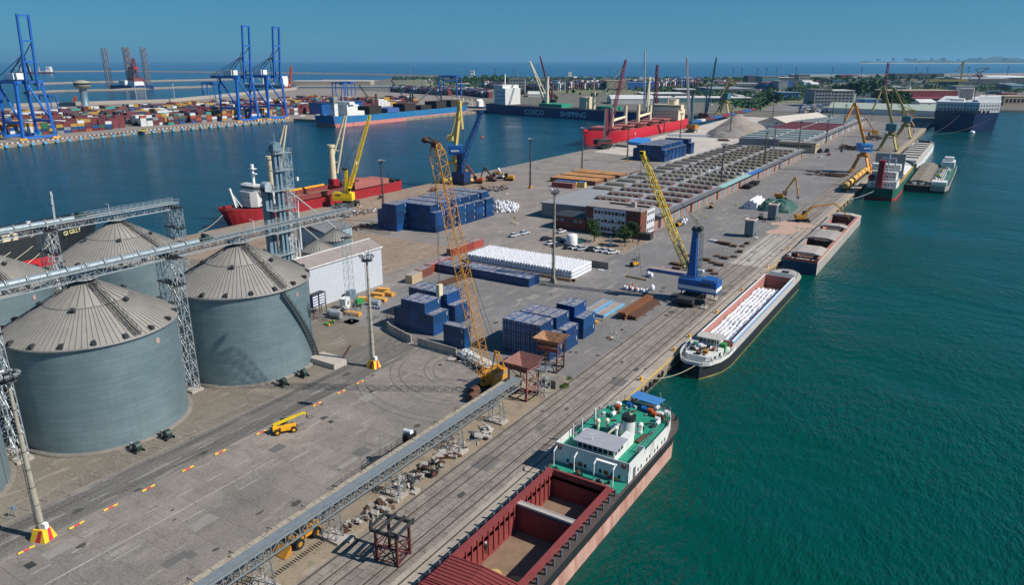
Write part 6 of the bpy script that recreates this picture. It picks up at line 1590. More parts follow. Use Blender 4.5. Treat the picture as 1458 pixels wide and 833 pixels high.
for j in range(48):
    for i in range(7):
        y = 143+19.5+j*1.03+random.uniform(-.12,.12); x = -45.2-3.35+i*1.04+random.uniform(-.08,.08); z = -1.1+random.uniform(-.12,.15)+(.15*math.sin(j*.5))
        if y > 143+67: continue
        if cnt < 112: bag(x,y,z,'white bulk bag heaped in the near half of the river barge hold','white bulk bags heaped in the barge',random.uniform(-.3,.3),random.uniform(.95,1.05),random.uniform(-.15,.15)); cnt += 1
        else: bag_mesh(rest,(x,y,z),random.uniform(.95,1.05),random.uniform(-.3,.3),0,random.uniform(-.15,.15))
rest.bx(-48.8,161,-1.9,-42.6,209,-1.0)
tag(rest.build('bulk_bags','bag_white'),'the rest of the white bags in the far half of the barge hold',None,None,'stuff')
# ---- open dumb barge
t = thing('hopper_barge','wide grey dumb barge with arched hatch covers, three holds open, dark blue transom','barge',(-44.0,241,0))
hull(94,10.8,1.0,.03,.01,1.0,0,0,-1.6,0,('hull_grey','hull_grey','lightdeck','hold_floor','hold_pink'),t,hold=(6,86,4.3,-1.6),full=.4)
MB().bx(-5.4,-.25,-2.4,5.4,-.02,1.4).build('transom','hull_dkblue',t)
M('cover_grey','#a39b94',.7,0,.15,.4,.25,'#7b6f66',.5); M('cargo_dark','#4a3a33',.95,0,.3,.8); M('cargo_pale','#c29a7c',.95,0,.2,.8)
MB().bx(-5.1,5,1.0,-4.3,87,1.9).build('side_coaming','cover_grey',t); MB().bx(4.3,5,1.0,5.0,87,1.9).build('side_coaming','hold_pink',t)
for y0,y1 in ((8,20),(33,49),(56.5,62),(82,87)):
    b = MB(); b.ext([(-5.1,y0,1.9),(5.0,y0,1.9),(5.0,y0,2.1),(2.5,y0,2.7),(-2.5,y0,2.7),(-5.1,y0,2.1)],(0,(y1-y0)/2-.15,0)); b.ext([(-5.0,y0+(y1-y0)/2,1.9),(4.9,y0+(y1-y0)/2,1.9),(4.9,y0+(y1-y0)/2,2.0),(2.5,y0+(y1-y0)/2,2.55),(-2.5,y0+(y1-y0)/2,2.55),(-5.0,y0+(y1-y0)/2,2.0)],(0,(y1-y0)/2,0)); b.build('hatch_cover','cover_grey',t)
def heap(x0,x1,y0,y1,z0,h,mat,name='cargo'):
    b = MB(); n = 14; vs = []
    for j in range(n+1):
        for i in range(n+1):
            u, v = i/n, j/n; vs.append((x0+(x1-x0)*u,y0+(y1-y0)*v,z0+h*(math.sin(math.pi*u)*math.sin(math.pi*v))**.6+random.uniform(-.12,.12)*h*.4))
    b.add(vs,[(j*(n+1)+i,j*(n+1)+i+1,(j+1)*(n+1)+i+1,(j+1)*(n+1)+i) for j in range(n) for i in range(n)]); return b
for y0,y1,h in ((20,33,1.5),(49,56.5,2.0),(62,82,1.8)): heap(-4.2,4.2,y0,y1,-1.5,h,0).build('cargo','cargo_dark',t)
heap(-2.5,2.2,24,28.5,-.6,1.2,0).build('cargo_patch','cargo_pale',t)
for k in range(6): b = MB(); b.tube((-4.2+k*1.6,3.0,1.05),(-3.4+k*1.6,3.4,1.6),.4,n=9); b.build('deck_gear',('dark_steel','rust','white','cream')[k%4],t)
MB().bx(-5.2,1.2,1.0,5.2,1.6,1.9).build('gear_bulwark','rust_red',t)
# ---- quay fittings
for i,y in enumerate((96,112,131,150,160,181,204,233,262)):
    o = MB().lathe([(.45,0),(.28,.15),(.25,.45),(.42,.6),(.3,.75),(.01,.78)],10).build('mooring_bollard','yellow',None,(-51.9,y,0)); tag(o,f'yellow mooring bollard on the quay edge, {ordn(i)} from the near ship','bollard','yellow mooring bollards')
for i in range(38):
    y = 119.5+i*(2.3 if i<9 else 9.0)-(0 if i<9 else 60)
    if y>140 and y<236: continue
    b = MB(); pts = []
    for q in range(9): a = math.pi*q/8; pts.append((0,-1.1*math.cos(a),-.5-1.2*math.sin(a)))
    for p,q in zip(pts,pts[1:]): b.tube(p,q,.22,n=6)
    o = b.build('quay_fender','rubber',None,(-50.2,y,0)); tag(o,f'black tyre fender swag hanging on the quay wall, {ordn(i)} along from the near ship','fender','tyre fenders on the quay wall')
def rope(label,p,q,sag=1.0,r=.06,mat='cream',bottom=None):
    p,q = Vector(p),Vector(q); b = MB(); pr_ = p
    for i in range(1,13):
        f = i/12; c = p.lerp(q,f); c.z -= sag*4*f*(1-f); b.tube(pr_,c,r,n=5,cap=False); pr_ = c
    tag(b.build('mooring_rope',mat),label,'rope')
rope('pale mooring rope from the yellow bollard to the river barge stern',(-51.5,131,.6),(-44.5,142.6,.8),1.2)
rope('mooring rope running from the green ship stern to the quay',(-50.5,372,.5),(-42,394,2.2),.6,.1,'galv')
rope('thin mooring rope hanging at the near ship stern',(-43,118,4.8),(-43.5,124,-2.4),.3,.05)
scrap('litter of coiled ropes and metal plate on the coping beyond the near ship',-52.3,113.5,14,2.0,('cream','orange','steel_grey'),.4,51,.6)
# ---- generic parts
def deck_crane(parent,x,y,z,h,tip,mat='cream',r=.9,two=True,sd=None):
    b = MB(); b.tube((x,y,z),(x,y,z+h),r,r*.85,14); b.tube((x,y,z+h),(x,y,z+h+1.2),r*1.15,r*1.15,14); pc = b.build('crane_post',mat,parent)
    tp = Vector(tip); f = Vector((x,y,z+h*.18)); s_ = Vector(sd) if sd else (tp-f).cross(Vector((0,0,1))).normalized(); b = MB()
    if two:
        for q in (-1,1): b.tube(f+s_*q*r*1.3,tp+s_*q*.4,r*.3,n=8)
        for k in range(1,5): c = f.lerp(tp,k/5); b.beam(c+s_*r*(1.2-k*.15),c-s_*r*(1.2-k*.15),r*.3)
    else: b.tube(f,tp,r*.5,r*.35,n=8)
    b.build('crane_jib',mat,parent); b = MB(); b.beam((x,y,z+h+1),tp,.12); b.build('crane_wire','black',parent)
# ---- red cargo ship by the scrap yard
t = thing('cargo_ship','red general cargo ship with white bridge at the bow and two cream deck cranes','ship',(-255.0,186,0)); t.rotation_euler.z = R(0)
M('hull_red2','#941f29',.5,0,.1,.4,.3,'#6f221f',.3,True)
# local y 0 = bow side (near), so the hull is built reversed
r = bpy.data.objects.new('x',None); bpy.data.objects.remove(r)
def rev_hull(parent, L, *a, **k):
    h = hull(L,*a,parent=parent,**k)
    for o in list(parent.children): o.rotation_euler.z = math.pi; o.location = (0,L,0)
rev_hull(t,98,15.5,3.4,.16,.04,.9,5,2.2,-1.2,0,('hull_red2','hull_red2','deck_brown'),bulwark=.9)
b = MB(); b.prism([(-5,10),(-3,8),(3,8),(5,10),(5.5,19),(-5.5,19)],5,11.2); b.prism([(-7.4,12),(-4,9.6),(4,9.6),(7.4,12),(7.4,15),(-7.4,15)],11.2,13.6); sp = b.build('superstructure','ship_white',t)
strip(sp,(7.45,12.2,12.6),(7.45,14.9,12.6),3,.9); strip(sp,(-7,12.1-.25,12.6),(-4,9.5,12.6),4,.9); strip(sp,(-3.9,9.55,12.6),(3.9,9.55,12.6),8,.9); strip(sp,(4,9.5,12.6),(7.3,11.9,12.6),4,.9)
for z in (6.6,9): strip(sp,(5.35,11,z),(5.55,18.4,z),5,.6,fill=.25); strip(sp,(-2.9,7.95,z),(2.9,7.95,z),4,.6,fill=.25)
b = MB(); b.beam((0,13,13.6),(0,13,21.5),.9); b.bx(-2.2,12.4,18,2.2,13.6,18.3); b.bx(-1.6,12,20,1.6,14,20.3); b.tube((0,13,20.3),(0,13,22),.7,n=8); b.build('radar_mast','ship_white',sp)
b = MB(); b.beam((0,3,5.5),(0,1,13.5),.7); b.beam((-1.3,5,5.5),(0,1.4,12),.35); b.beam((1.3,5,5.5),(0,1.4,12),.35); b.build('fore_mast','ship_white',t)
b = MB(); b.bx(-6,22,4.3,-5.7,60,6.6); b.bx(5.7,22,4.3,6,60,6.6); b.bx(-5.7,22,4.3,5.7,22.3,6.6); b.bx(-5.7,59.7,4.3,5.7,60,6.6); b.build('hatch_coaming','coaming_red',t)
MB().quad((-5.7,22.3,4.5),(5.7,22.3,4.5),(5.7,59.7,4.5),(-5.7,59.7,4.5)).build('hold_opening','hold_floor',t)
MB().bx(-7.2,30,4.3,-6.4,58,7.2).build('yellow_rail','yellow',t)
b = MB()
for k in range(9): b.bx(-4.8,24+k*1.0,6.6+.25*(k%3),4.8,24.6+k*1.0,7.0+.25*(k%3))
b.build('hatch_panels','hatch_red',t)
b = MB(); b.bx(-5.6,66,4.3,5.6,90,6.8); b.bx(-5.0,67,6.8,5.0,80,7.6); b.bx(-5.2,70,7.6,4.4,76,8.2); b.build('hatch_cover','hatch_red',t)
deck_crane(t,-5.6,27,4.3,18,(.5,32,36.5),'cream',1.6,sd=(.84,.54,0)); deck_crane(t,-4.8,62.5,9,15,(.5,68,38.5),'cream',1.6,sd=(.84,.54,0))
MB().bx(-6.6,60.8,4.3,-3.0,64.4,9.2).build('crane_pedestal','hull_red2',t)
for x,y,z0,z1 in ((1.5,35,31,14),(1.8,71.5,33,17)):
    b = MB(); b.beam((x,y,z0+3),(x,y,z1),.09); w_ = b.build('hook_wire','black',t); MB().bx(x-.5,y-.4,z1-1.6,x+.5,y+.4,z1).build('hook_block','white',w_)
b = MB()
for k in range(10): b.box((random.uniform(-5,5),random.uniform(91,96),4.8),(random.uniform(.6,1.6),random.uniform(.6,1.6),random.uniform(.6,1.6)),k)
b.tube((0,96,4.3),(0,96,8),.2); b.build('winches','dark_steel',t)
rope('mooring rope from the red cargo ship bow down to the left quay',(-255,183,4),(-248,166,.4),1.0,.08)
# ---- black ship behind the silos
t = thing('bulk_ship','black hulled ship with white letters on its bow, partly hidden behind the silos','ship',(-262.2,40,0))
M('hull_blk2','#20282b',.5,0,.12,.4,.25,'#4c3a33',.4,True)
hull(92,25,8.6,.22,.02,1,4,2.0,2.6,0,('hull_blk2','red','deck_brown'),t,bulwark=1.0)
b = MB(); b.bx(8.2,6,8.6,9.4,66,11.0); b.bx(-9.4,6,8.6,-8.2,66,11.0); b.bx(-8.2,65,8.6,8.2,66,11.0); b.build('hatch_coaming','cream',t); b = MB()
for k in range(20): b.bx(9.4,7+k*3,9.4,10.2,7.4+k*3,11.1)
b.build('coaming_stay','dark_steel',t)
MB().bx(-8.2,6,8.9,8.2,65,9.1).build('hold_opening','black',t); MB().box((-9.5,50,14),(.6,34,7.5),0,0,0,R(-12)).build('hatch_panel','fan_green',t)
b = MB(); b.beam((0,82,9),(0,82.5,21),.7); b.beam((-1.6,82,16.5),(1.6,82,16.5),.3); b.beam((0,82,19),(1.8,82,19.8),.25); b.build('fore_mast','galv',t)
for k in range(8): MB().box((-5+k*1.3,76+(k%3),10.6),(1.2,1.2,1.6),k).build('deck_gear',('white','dark_steel','blue','cream')[k%4],t)
M('letter_yellow','#d8cf9a',.6)
text('GI GILLY',1.9,'letter_yellow',t,(11.9,81.3,8.9),(R(84),0,R(110)),.06)
for k in range(3): rope(f'mooring rope from the black ship bow to the quay, {ORD[k]} from the bow',(-250.5-k*.3,118-k*4,10),(-246.5,100-k*9,.4),1.2,.08)
# ---- green ship at the right quay
t = thing('cargo_ship','green hulled cargo ship moored stern on, red funnel casing, white house and grey raised hatch','ship',(-39.6,398,0))
hull(108,14.5,2.0,.18,.05,.8,4,2,-1.0,2,('hull_green','boot_red','lightdeck'),t,bulwark=.9)
b = MB(); b.bx(-6.6,4,2.0,6.4,18,6.2); b.bx(-5.5,7,6.2,5.5,17,10.5); b.bx(-6.4,12,10.5,6.4,17,13.6); sp = b.build('superstructure','ship_white',t)
for z in (4.6,8.2,12.4): strip(sp,(-5,3.93 if z<6 else 6.93 if z<11 else 11.93,z),(5.2,3.93 if z<6 else 6.93 if z<11 else 11.93,z),7,.7,fill=.4)
M('red_dark','#7d1c28',.5,0,.12,.5); b = MB(); b.bx(-2.4,.8,2,.2,6.2,16.5); b.build('funnel_casing','red_dark',t)
b = MB(); b.ico((-5.2,4.4,7.6),1.5,0,1.2); b.build('lifeboat','red_dark',t); b = MB(); b.rail([(-6.6,4,6.2),(6.4,4,6.2),(6.4,18,6.2)],1.1,1.5,.05,2); b.rail([(-5.5,7,10.5),(5.5,7,10.5)],1.1,1.5,.05,2); b.build('handrail','steel_grey',t)
b = MB(); b.beam((1.2,9,10.5),(1.2,9,20),.6); b.beam((-1.8,9,17),(4.5,9,17),.4); b.beam((4.2,9,12),(4.2,9,16.5),.6); b.beam((6.6,9,13),(3.2,9,13),.5); b.build('white_mast','white',t)
M('gray_block','#7d8286',.6,0,.1,.5); b = MB(); b.bx(-7,26,5,6.8,27.6,17.5); b.bx(-7,27.6,5,6.8,36,6.2); b.build('hatch_gantry','gray_block',t)
b = MB()
for k in range(9): b.bx(-5.6,40+k*5.6,2.9,5.6,45+k*5.6,4.4)
b.bx(-5.6,19.5,2.9,5.6,25.5,4.4); b.build('hatch_cover','white',t)
b = MB()
for k in range(22): b.bx(6.0,20+k*3.4,2.9,6.5,21.8+k*3.4,3.9)
b.build('deck_posts','yellow',t)
# ---- white barge, covered barge, tank barge
t = thing('river_barge','white hulled barge with long white hatch covers beyond the green ship','barge',(-38.8,514,0)); t.location.x = -39.5
hull(150,14.5,1.6,.12,.03,.9,3,1.5,-1.4,0,('hull_white','hull_white','lightdeck'),t,bulwark=.5)
b = MB()
for k in range(8): b.bx(-5.4,8+k*15,2.1,5.4,22+k*15,3.6)
b.build('hatch_cover','lightdeck',t); b = MB()
for k in range(8): b.bx(-5.4,22+k*15,2.1,5.4,23+k*15,4.2)
b.build('cross_beam','dark_steel',t); MB().bx(-4,136,2,4,141,4.5).build('fore_house','dark_steel',t)
t = thing('covered_barge','barge with brown grey slatted hatch covers between the green ship and tank barge','barge',(-26.2,434,0))
M('cover_olive','#8a8171',.7,0,.15,.4)
hull(100,10.5,.8,.06,.02,1,0,.5,-1.5,0,('hull_black','hull_black','deck_brown'),t,full=.4)
b = MB()
for k in range(13): b.ext([(-4.4,9+k*6.4,.8),(4.4,9+k*6.4,.8),(4.4,9+k*6.4,2.0),(0,9+k*6.4,2.7),(-4.4,9+k*6.4,2.0)],(0,5.2,0))
b.build('hatch_cover','cover_olive',t)
for k in range(7): MB().box((-4+k*1.3,4+(k%2),1.4),(1,1,1),k).build('deck_gear',('dark_steel','steel_grey','white')[k%3],t)
t = thing('tank_barge','small white tanker barge with green deck and pipes, outermost of the moored craft','barge',(-16.8,435,0))
M('deck_dgreen','#3c6d60',.7,0,.3,.6,.4,'#5b5a52',.6); hull(108,9.5,.5,.14,.08,.7,1,.6,-1.4,0,('hull_grey','hull_black','deck_dgreen'),t,bulwark=.4)
b = MB(); b.bx(-3.4,84,.9,3.4,99,4.2); b.bx(-2.4,88,4.2,2.4,94,6.6); b.bx(-3.5,5,.9,3.5,14,2.6); b.build('deckhouse','ship_white',t)
b = MB()
for x in (-1,0,1): b.tube((x,16,1.5),(x,80,1.5),.2,n=6)
for k in range(8): b.beam((-3.6,18+k*8,1.6),(3.6,18+k*8,1.6),.3)
b.build('pipework','white',t)
for k in range(12): MB().box((random.uniform(-3,3),20+k*5.2,1.6),(1.2,1.4,1.2),k).build('deck_gear',('yellow','white','dark_steel','green')[k%4],t)
# ---- ro-ro ship head on
t = thing('roro_ship','huge dark blue ship moored bow on with a white slab front of windows','ship',(-20,834,0))
b = MB(); W = 27
pro = [(-W,0),(-W,60),(W,60),(W,26),(0,0)]
vs = []
for z,k,sh in ((-3,.9,4),(6,.95,2),(15.5,1,0)): vs += [(-26.5*k,6+sh,z),(-8*k,0+sh,z),(8*k,2+sh,z),(27*k,22+sh,z),(27*k,150,z),(-26.5*k,150,z)]
for r_ in range(2):
    for i in range(6): b.add([vs[r_*6+i],vs[r_*6+(i+1)%6],vs[(r_+1)*6+(i+1)%6],vs[(r_+1)*6+i]],[(0,1,2,3)])
b.add(vs[12:],[tuple(range(6))]); b.build('hull','hull_navy',t)
b = MB(); b.add([(-26.3,6.3,15.5),(-8,.3,15.5),(8,2.3,15.5),(26.8,22.3,15.5),(26.8,23.8,15.5),(8,3.8,15.5),(-8,1.8,15.5),(-26.3,7.8,15.5)],[tuple(range(8))])
b.prism([(-26.3,10),(-2,8.5),(-2,150),(-26.3,150)],15.5,25); b.prism([(-1.2,8.5),(10,9.5),(26.8,24.5),(26.8,150),(-1.2,150)],15.5,25.2); sp = b.build('superstructure','hull_white',t)
for z in (18.6,22): strip(sp,(-25.5,9.9,z),(-3,8.45,z),8,1.3,fill=.4); strip(sp,(-.5,8.4,z),(9.5,9.4,z),4,1.3,fill=.4); strip(sp,(10.5,9.9,z),(26.3,23.9,z),7,1.3,fill=.35)
b = MB(); b.prism([(8,16),(26,30),(26,60),(8,60)],25,30); b.bx(-14,30,25,-4,50,27); b.build('bridge_block','hull_white',t)
b = MB(); b.beam((14,30,30),(14,30,38),.8); b.beam((4,40,25),(4,40,36),.8); b.bx(-10,60,25,2,80,36); b.build('mast','cover_grey',t)
b = MB(); b.ico((8,1,-2.2),2.6,0,.6); b.build('bulbous_bow','white',t)
b = MB()
for k in range(14): b.box((-24+k*3.2,6.5-abs(k-6)*.2+(max(0,k-9)*1.8),16.5),(1.8,1.6,2),k)
b.build('winches','black',t)
rope('mooring line from the dark blue ship bow to the quay edge, upper of two',(-24,836,14),(-49.8,735,.4),5,.12,'mast_dark'); rope('mooring line from the dark blue ship bow to the quay edge, lower of two',(2,836,12),(-49.8,765,.4),6,.12,'mast_dark')
# ---- big red bulk carrier
t = thing('bulk_carrier','bright red bulk carrier with cream posts and salmon hatches at the left quay','ship',(-268.5,533,0))
M('hull_redb','#b81e31',.5,0,.08,.3,.1,'#8b2630',.2,True)
t.location.z = -1.6; rev_hull(t,196,29,8.0,.24,.03,.95,7,3,1.0,0,('hull_redb','boot_red','hatch_red'),bulwark=1,full=.8)
b = MB(); b.bx(-13,168,9,13,186,19); b.bx(-14.5,170,19,14.5,178,23.5); sp = b.build('superstructure','cream',t)
for z in (11.5,14.5,17.2): strip(sp,(-12,167.9,z),(12,167.9,z),8,.9,fill=.3)
strip(sp,(-14,169.9,21.8),(14,169.9,21.8),12,1.1); b = MB(); b.bx(-4,184,19,4,192,28); b.build('funnel','cream',t); b = MB(); b.beam((0,172,23.5),(0,172,31),.8); b.tube((5,176,23.5),(5,176,27),1.5,n=10); b.build('mast','cream',t)
for k in range(5): y = 24+k*28; b = MB(); b.bx(-9,y,9,9,y+19,11.2); b.bx(-11,y+1,11.2,11,y+18,12.0); b.build('hatch_cover','hatch_red',t)
for y in (46.5,74.5,102.5,130.5): b = MB(); b.tube((-1,y,8),(-1,y,27 if y<110 else 25),1.7,1.5,12); b.build('crane_post','cream',t)
for y0,y1 in ((47.5,73.5),(103.5,129.5)): b = MB(); b.tube((-1,y0,16),(-1,y1,17.5),1.4,1.0,10); b.build('crane_jib','cream',t)
text('P',4,'cont_white',t,(15.2,60,4.6),(R(90),0,R(90)),.03); text('P',4,'cont_white',t,(15.2,120,4.6),(R(90),0,R(90)),.03)
# ---- blue cosco style bulk carrier beyond
t = thing('bulk_carrier','navy blue bulk carrier with white lettering and cream cranes across the basin','ship',(-553,826,-3.6), R(-101)); 
hull(300,32,12.5,.1,.02,.95,8,2,0,3,('hull_navy','boot_red','deck_brown'),t,full=.6) if False else hull(262,32,12.5,.1,.02,.95,8,2,0,3,('hull_navy','boot_red','deck_brown'),t)
b = MB(); b.bx(-14,12,12.5,14,32,33); b.bx(-15,14,33,15,28,37); sp = b.build('superstructure','ship_white',t); b = MB(); b.bx(-6,6,12.5,6,12,36); b.build('funnel','ship_white',t)
b = MB(); b.beam((0,18,37),(0,18,50),1); b.build('mast','white',t)
for z in (18,23,28): strip(sp,(14.1,14,z),(14.1,30,z),5,1.3,fill=.4)
def cj(y,h,tip): deck_crane(t,2,y,12.5,h,tip,'cream',2.0)
cj(92,34,(-18,45,66)); cj(164,18,(-10,196,62)); cj(238,34,(2,239,50))
for a,c in ((86,122),(174,196)): b = MB(); b.bx(-10,a,12.5,10,c,16.5); b.build('green_cargo','deck_green',t)
b = MB(); b.bx(-9,148,12.5,9,158,26); b.build('deck_house','cream',t)
for k,(w_,y) in enumerate((('COSCO',83.5),('SHIPPING',145))): text(w_,8.5,'cont_white',t,(16.3,y,5.8),(R(90),0,R(90)),.05,sx=1.05 if k==0 else 1.1)
# ---- long blue bulk carrier by the container terminal
t = thing('bulk_carrier','weathered light blue bulk carrier with a pink waterline and dark cargo boxes','ship',(-577,548,0),R(1))
hull(245,31,7.0,.1,.03,.85,6,3.5,1.2,3,('hull_blue','boot_pink','deck_brown'),t,bulwark=.8)
b = MB(); b.bx(-10,20,7.5,11,36,19); b.bx(-13,22,19,13,30,22); b.bx(-3,10,7.5,3,15,24); b.bx(4,36,7.5,11,46,12); b.build('superstructure','ship_white',t)
b = MB(); b.beam((0,26,22),(0,26,34),1.0); b.beam((-4,24,22),(-4,24,29),.7); b.bx(-3,9.5,20,3,15.5,27); b.build('mast','steel_grey',t)
M('cargo_black','#2c2724',.85,0,.2,.3)
for k in range(6): y = 56+k*30; b = MB(); b.bx(-9,y,7.5,9,y+20,15.5 if k not in (1,3) else 12); b.build('deck_cargo','cargo_black' if k not in (1,) else 'frame_blue',t)
for k,(y,tx) in enumerate(((78,(4,48,38)),(138,(4,100,42)),(138,(4,186,36)),(198,(3,168,42)))): deck_crane(t,0,y+(4 if k==2 else 0),7.5,19,tx,'fan_green',1.1)
b = MB(); b.beam((0,236,9),(0,236,20),.8); b.build('fore_mast','white',t)
def T3(px, py, Y):
    a = (px-729)/1040; b = (416.5-py)/1040
    d = (-_sa*_cp + a*_ca - b*_sa*_sp, _ca*_cp + a*_sa + b*_ca*_sp, -_sp + b*_cp); t = Y/d[1]
    return Vector((d[0]*t, d[1]*t, 63+d[2]*t))
# ================================================================ office building
M('brick','#703f31',.85,0,.15,2,.2,'#6a3b2c',.8); M('render_white','#c9ccd2',.75,0,.08,1,.25,'#8f8b87',.8,True); M('flat_roof','#86807c',.9,0,.15,.4,.35,'#68635f',.4)
t = thing('office_building','three storey brick and white office building with a flat grey roof','building',(-112.9,247.2,0))
w_ = MB(); w_.bx(-11.1,0,0,11.1,14.2,10); wl = w_.build('wall','brick',t)
MB().bx(-11.3,-.2,10,11.3,14.4,10.35).build('roof','flat_roof',t)
b = MB(); b.bx(-8,-.16,.8,5.2,0,10); p_ = b.build('facade_panel','render_white',t)
b = MB(); b.bx(11.1,5.6,.8,11.26,13.4,10); b.build('facade_panel','render_white',t)
for f in range(3):
    z = 2.2+f*3.1
    for i in range(9): MB().bx(-7.6+i*1.42,-.24,z-.55,-6.55+i*1.42,-.15,z+.65).build('window','glass_light' if (i*7+f*3)%5==0 else 'glass',t)
    for x in (-10.2,-9.0,6.6,8.0): MB().bx(x-.45,-.08,z-.55,x+.45,.02,z+.65).build('window','glass_light' if f==1 else 'glass',t)
    for i in range(4): MB().bx(11.24,6.2+i*1.8,z-.5,11.33,7.2+i*1.8,z+.5).build('window','glass',t)
for x,z in ((-6.8,5.9),(-4.2,6.0),(-1.5,5.8),(1.4,5.7),(1.6,2.7),(7.4,5.5)): MB().bx(x-.4,-.65,z-.3,x+.4,-.24,z+.3).build('air_conditioner','white',t)
MB().bx(-5.4,8.4,10.35,11,8.9,10.9).build('roof_upstand','black',t); b = MB(); b.bx(4.5,6.2,10.35,6.1,7.8,12.4); b.build('chimney','concrete',t)
for x,y in ((8.6,1.2),(9.4,3)): MB().beam((x,y,10.3),(x,y,14.5),.06).build('antenna','steel_grey',t)
b = MB(); b.beam((7.6,-1.2,0),(7.6,-1.2,6),.08); b.build('flag_pole','steel_grey',t)
MB().bx(-9,-1.2,3.1,-3.6,0,3.4).build('entrance_canopy','render_white',t)
for k,c_ in enumerate(('green','white','red')): MB().bx(7.65+k*.3,-1.22,4.6,7.95+k*.3,-1.18,5.8).build('flag',c_,t)
t = thing('annex_building','low brick annex with dark red doors joined to the left of the office','building',(-131.2,247.2,0))
MB().bx(-6.8,0,0,6.9,11,5).build('wall','brick',t); MB().ext([(-7,-.3,5),(-7,11.2,5),(-7,11.2,5.3),(-7,5.5,5.9),(-7,-.3,5.3)],(13.7,0,0)).build('roof','dark_steel',t)
M('door_red','#6d2424',.6)
for x in (-5.6,-3.2,2.6,4.9): MB().bx(x-.7,-.1,0,x+.7,0,2.6).build('door','door_red',t); MB().bx(x-.7,-.1,3.1,x+.7,0,4.4).build('window','glass_light',t)
for x in (-1.6,-.2,1.2): MB().bx(x-.4,-.12,2.8,x+.4,0,4.3).build('window','glass',t)
b = MB(); b.bx(-2,-1.5,0,2,1.5,2.3); b.bx(-2.1,-1.6,2.3,2.1,1.6,2.45); tag(b.build('guard_hut','dark_steel',None,(-99.6,248.6,0)),'small dark hut at the right corner of the brick office','hut')
# car park paving and green verge
sheet('car_park', -137.5, 206, -100, 246.9, .009, 'term_conc')
b = MB(); b.add([(*P(x,y),.014) for x,y in ((844,336),(912,342),(932,331),(934,338),(885,362),(868,356),(846,350))],[tuple(range(7))]); struct(b,'office_forecourt','yard_brown')
b = MB(); a_,c_ = P(886,362), P(934,339)
for k in range(14):
    f = k/14; x, y = a_[0]+(c_[0]-a_[0])*f, a_[1]+(c_[1]-a_[1])*f; b.box((x,y,.08),(.5,1.0,.16),0)
struct(b,'verge_kerb','paint_white')
# trees
def leaf_mat(name, c1, c2):
    m, nt, b = new_mat(name); MATS[name] = m
    Pn = pos(nt); g_ = N(nt,'ShaderNodeNewGeometry'); n1 = noise(nt,Pn,.9,3)
    c = mixc(nt, ramp(nt,n1,.3,.7), srgb(c1), srgb(c2)); c = mixc(nt, math_(nt,'MULTIPLY',g_.outputs['Random Per Island'],.5), c, srgb(c2))
    nt.links.new(c,b.inputs['Base Color']); b.inputs['Roughness'].default_value = .8; b.inputs['Specular IOR Level'].default_value = .2
leaf_mat('leaf_a','#1c3319','#3d5528'); leaf_mat('leaf_b','#172d1d','#2b4526'); M('bark','#4a3c30',.9)
def crown(n, rx, rz, z0, lf, seed, conical=0):
    random.seed(seed); b = MB(); cl = []
    for k in range(max(3,int(rx*2.2))+4):
        a = random.uniform(0,6.28); f = random.uniform(.15,1); q = random.uniform(0,.7)*rx*(1-conical*f); cl.append((q*math.cos(a),q*math.sin(a),z0+rz*2*f*.85,rx*random.uniform(.35,.6)*(1-conical*f*.75)))
    for i in range(n):
        cx,cy,cz,r = random.choice(cl); u = Vector((random.gauss(0,1),random.gauss(0,1),random.gauss(0,1))).normalized()*r*random.uniform(.6,1.05)
        c = Vector((cx,cy,cz))+Vector((u.x,u.y,u.z*.8)); d1 = Vector((random.uniform(-1,1),random.uniform(-1,1),random.uniform(-.5,.5))).normalized()*lf; d2 = d1.cross(Vector((random.uniform(-1,1),random.uniform(-1,1),1))).normalized()*lf*.8
        b.add([c-d1,c-d2,c+d1,c+d2],[(0,1,2,3)])
    return b
TM = {}
def tree(x,y,label,h=7,r=3.0,kind='round',mat='leaf_a',group=None,n=700,lf=.35,seed=1,key=None,scale=None):
    key = key or (h,r,kind,mat,seed)
    if key not in TM:
        c = crown(n,r,(h*.62)/2 if kind!='cyp' else h*.45,h*.28 if kind!='cyp' else h*.08,lf,seed,.8 if kind=='cyp' else .15).mesh('crown',mat)
        b = MB(); b.tube((0,0,0),(.1,.05,h*.55),.16*h/7,.07*h/7,7)
        for k in range(4): a = k*1.6; b.tube((.05,0,h*.3),(r*.5*math.cos(a),r*.5*math.sin(a),h*.6),.07*h/7,.03,5)
        TM[key] = (c, b.mesh('trunk','bark'))
    t = thing('tree',label,'tree',(x,y,0),random.uniform(0,6),group); obj_from(TM[key][0],'crown',t); obj_from(TM[key][1],'trunk',t)
    if scale: t.scale = (scale,)*3
    return t
tree(*P(846,344),'dark spreading tree left before the brick office',8.6,4.2,seed=2); tree(*P(874,339),'narrow dark conifer in the middle before the brick office',5.2,1.3,'cyp','leaf_b',n=420,seed=3)
tree(*P(890,351),'bright green bushy tree right before the brick office',9,3.2,seed=4,mat='leaf_a'); tree(*P(901,345),'dark tree touching the right corner of the brick office',8.4,3.1,mat='leaf_b',seed=5)
t = thing('monument','small white obelisk monument between the office trees','monument',(*P(869,349),0)); MB().bx(-.5,-.5,0,.5,.5,.8).build('plinth','white',t); MB().bx(-.22,-.22,.8,.22,.22,3.2).build('obelisk','white',t)
b = MB(); b.lathe([(2.0,0),(2.0,3.6),(1.6,4.0),(.01,4.15)],24); tag(b.build('storage_tank','white',None,(*P(814,349),0)),'large white round tank standing among the parked cars','tank')
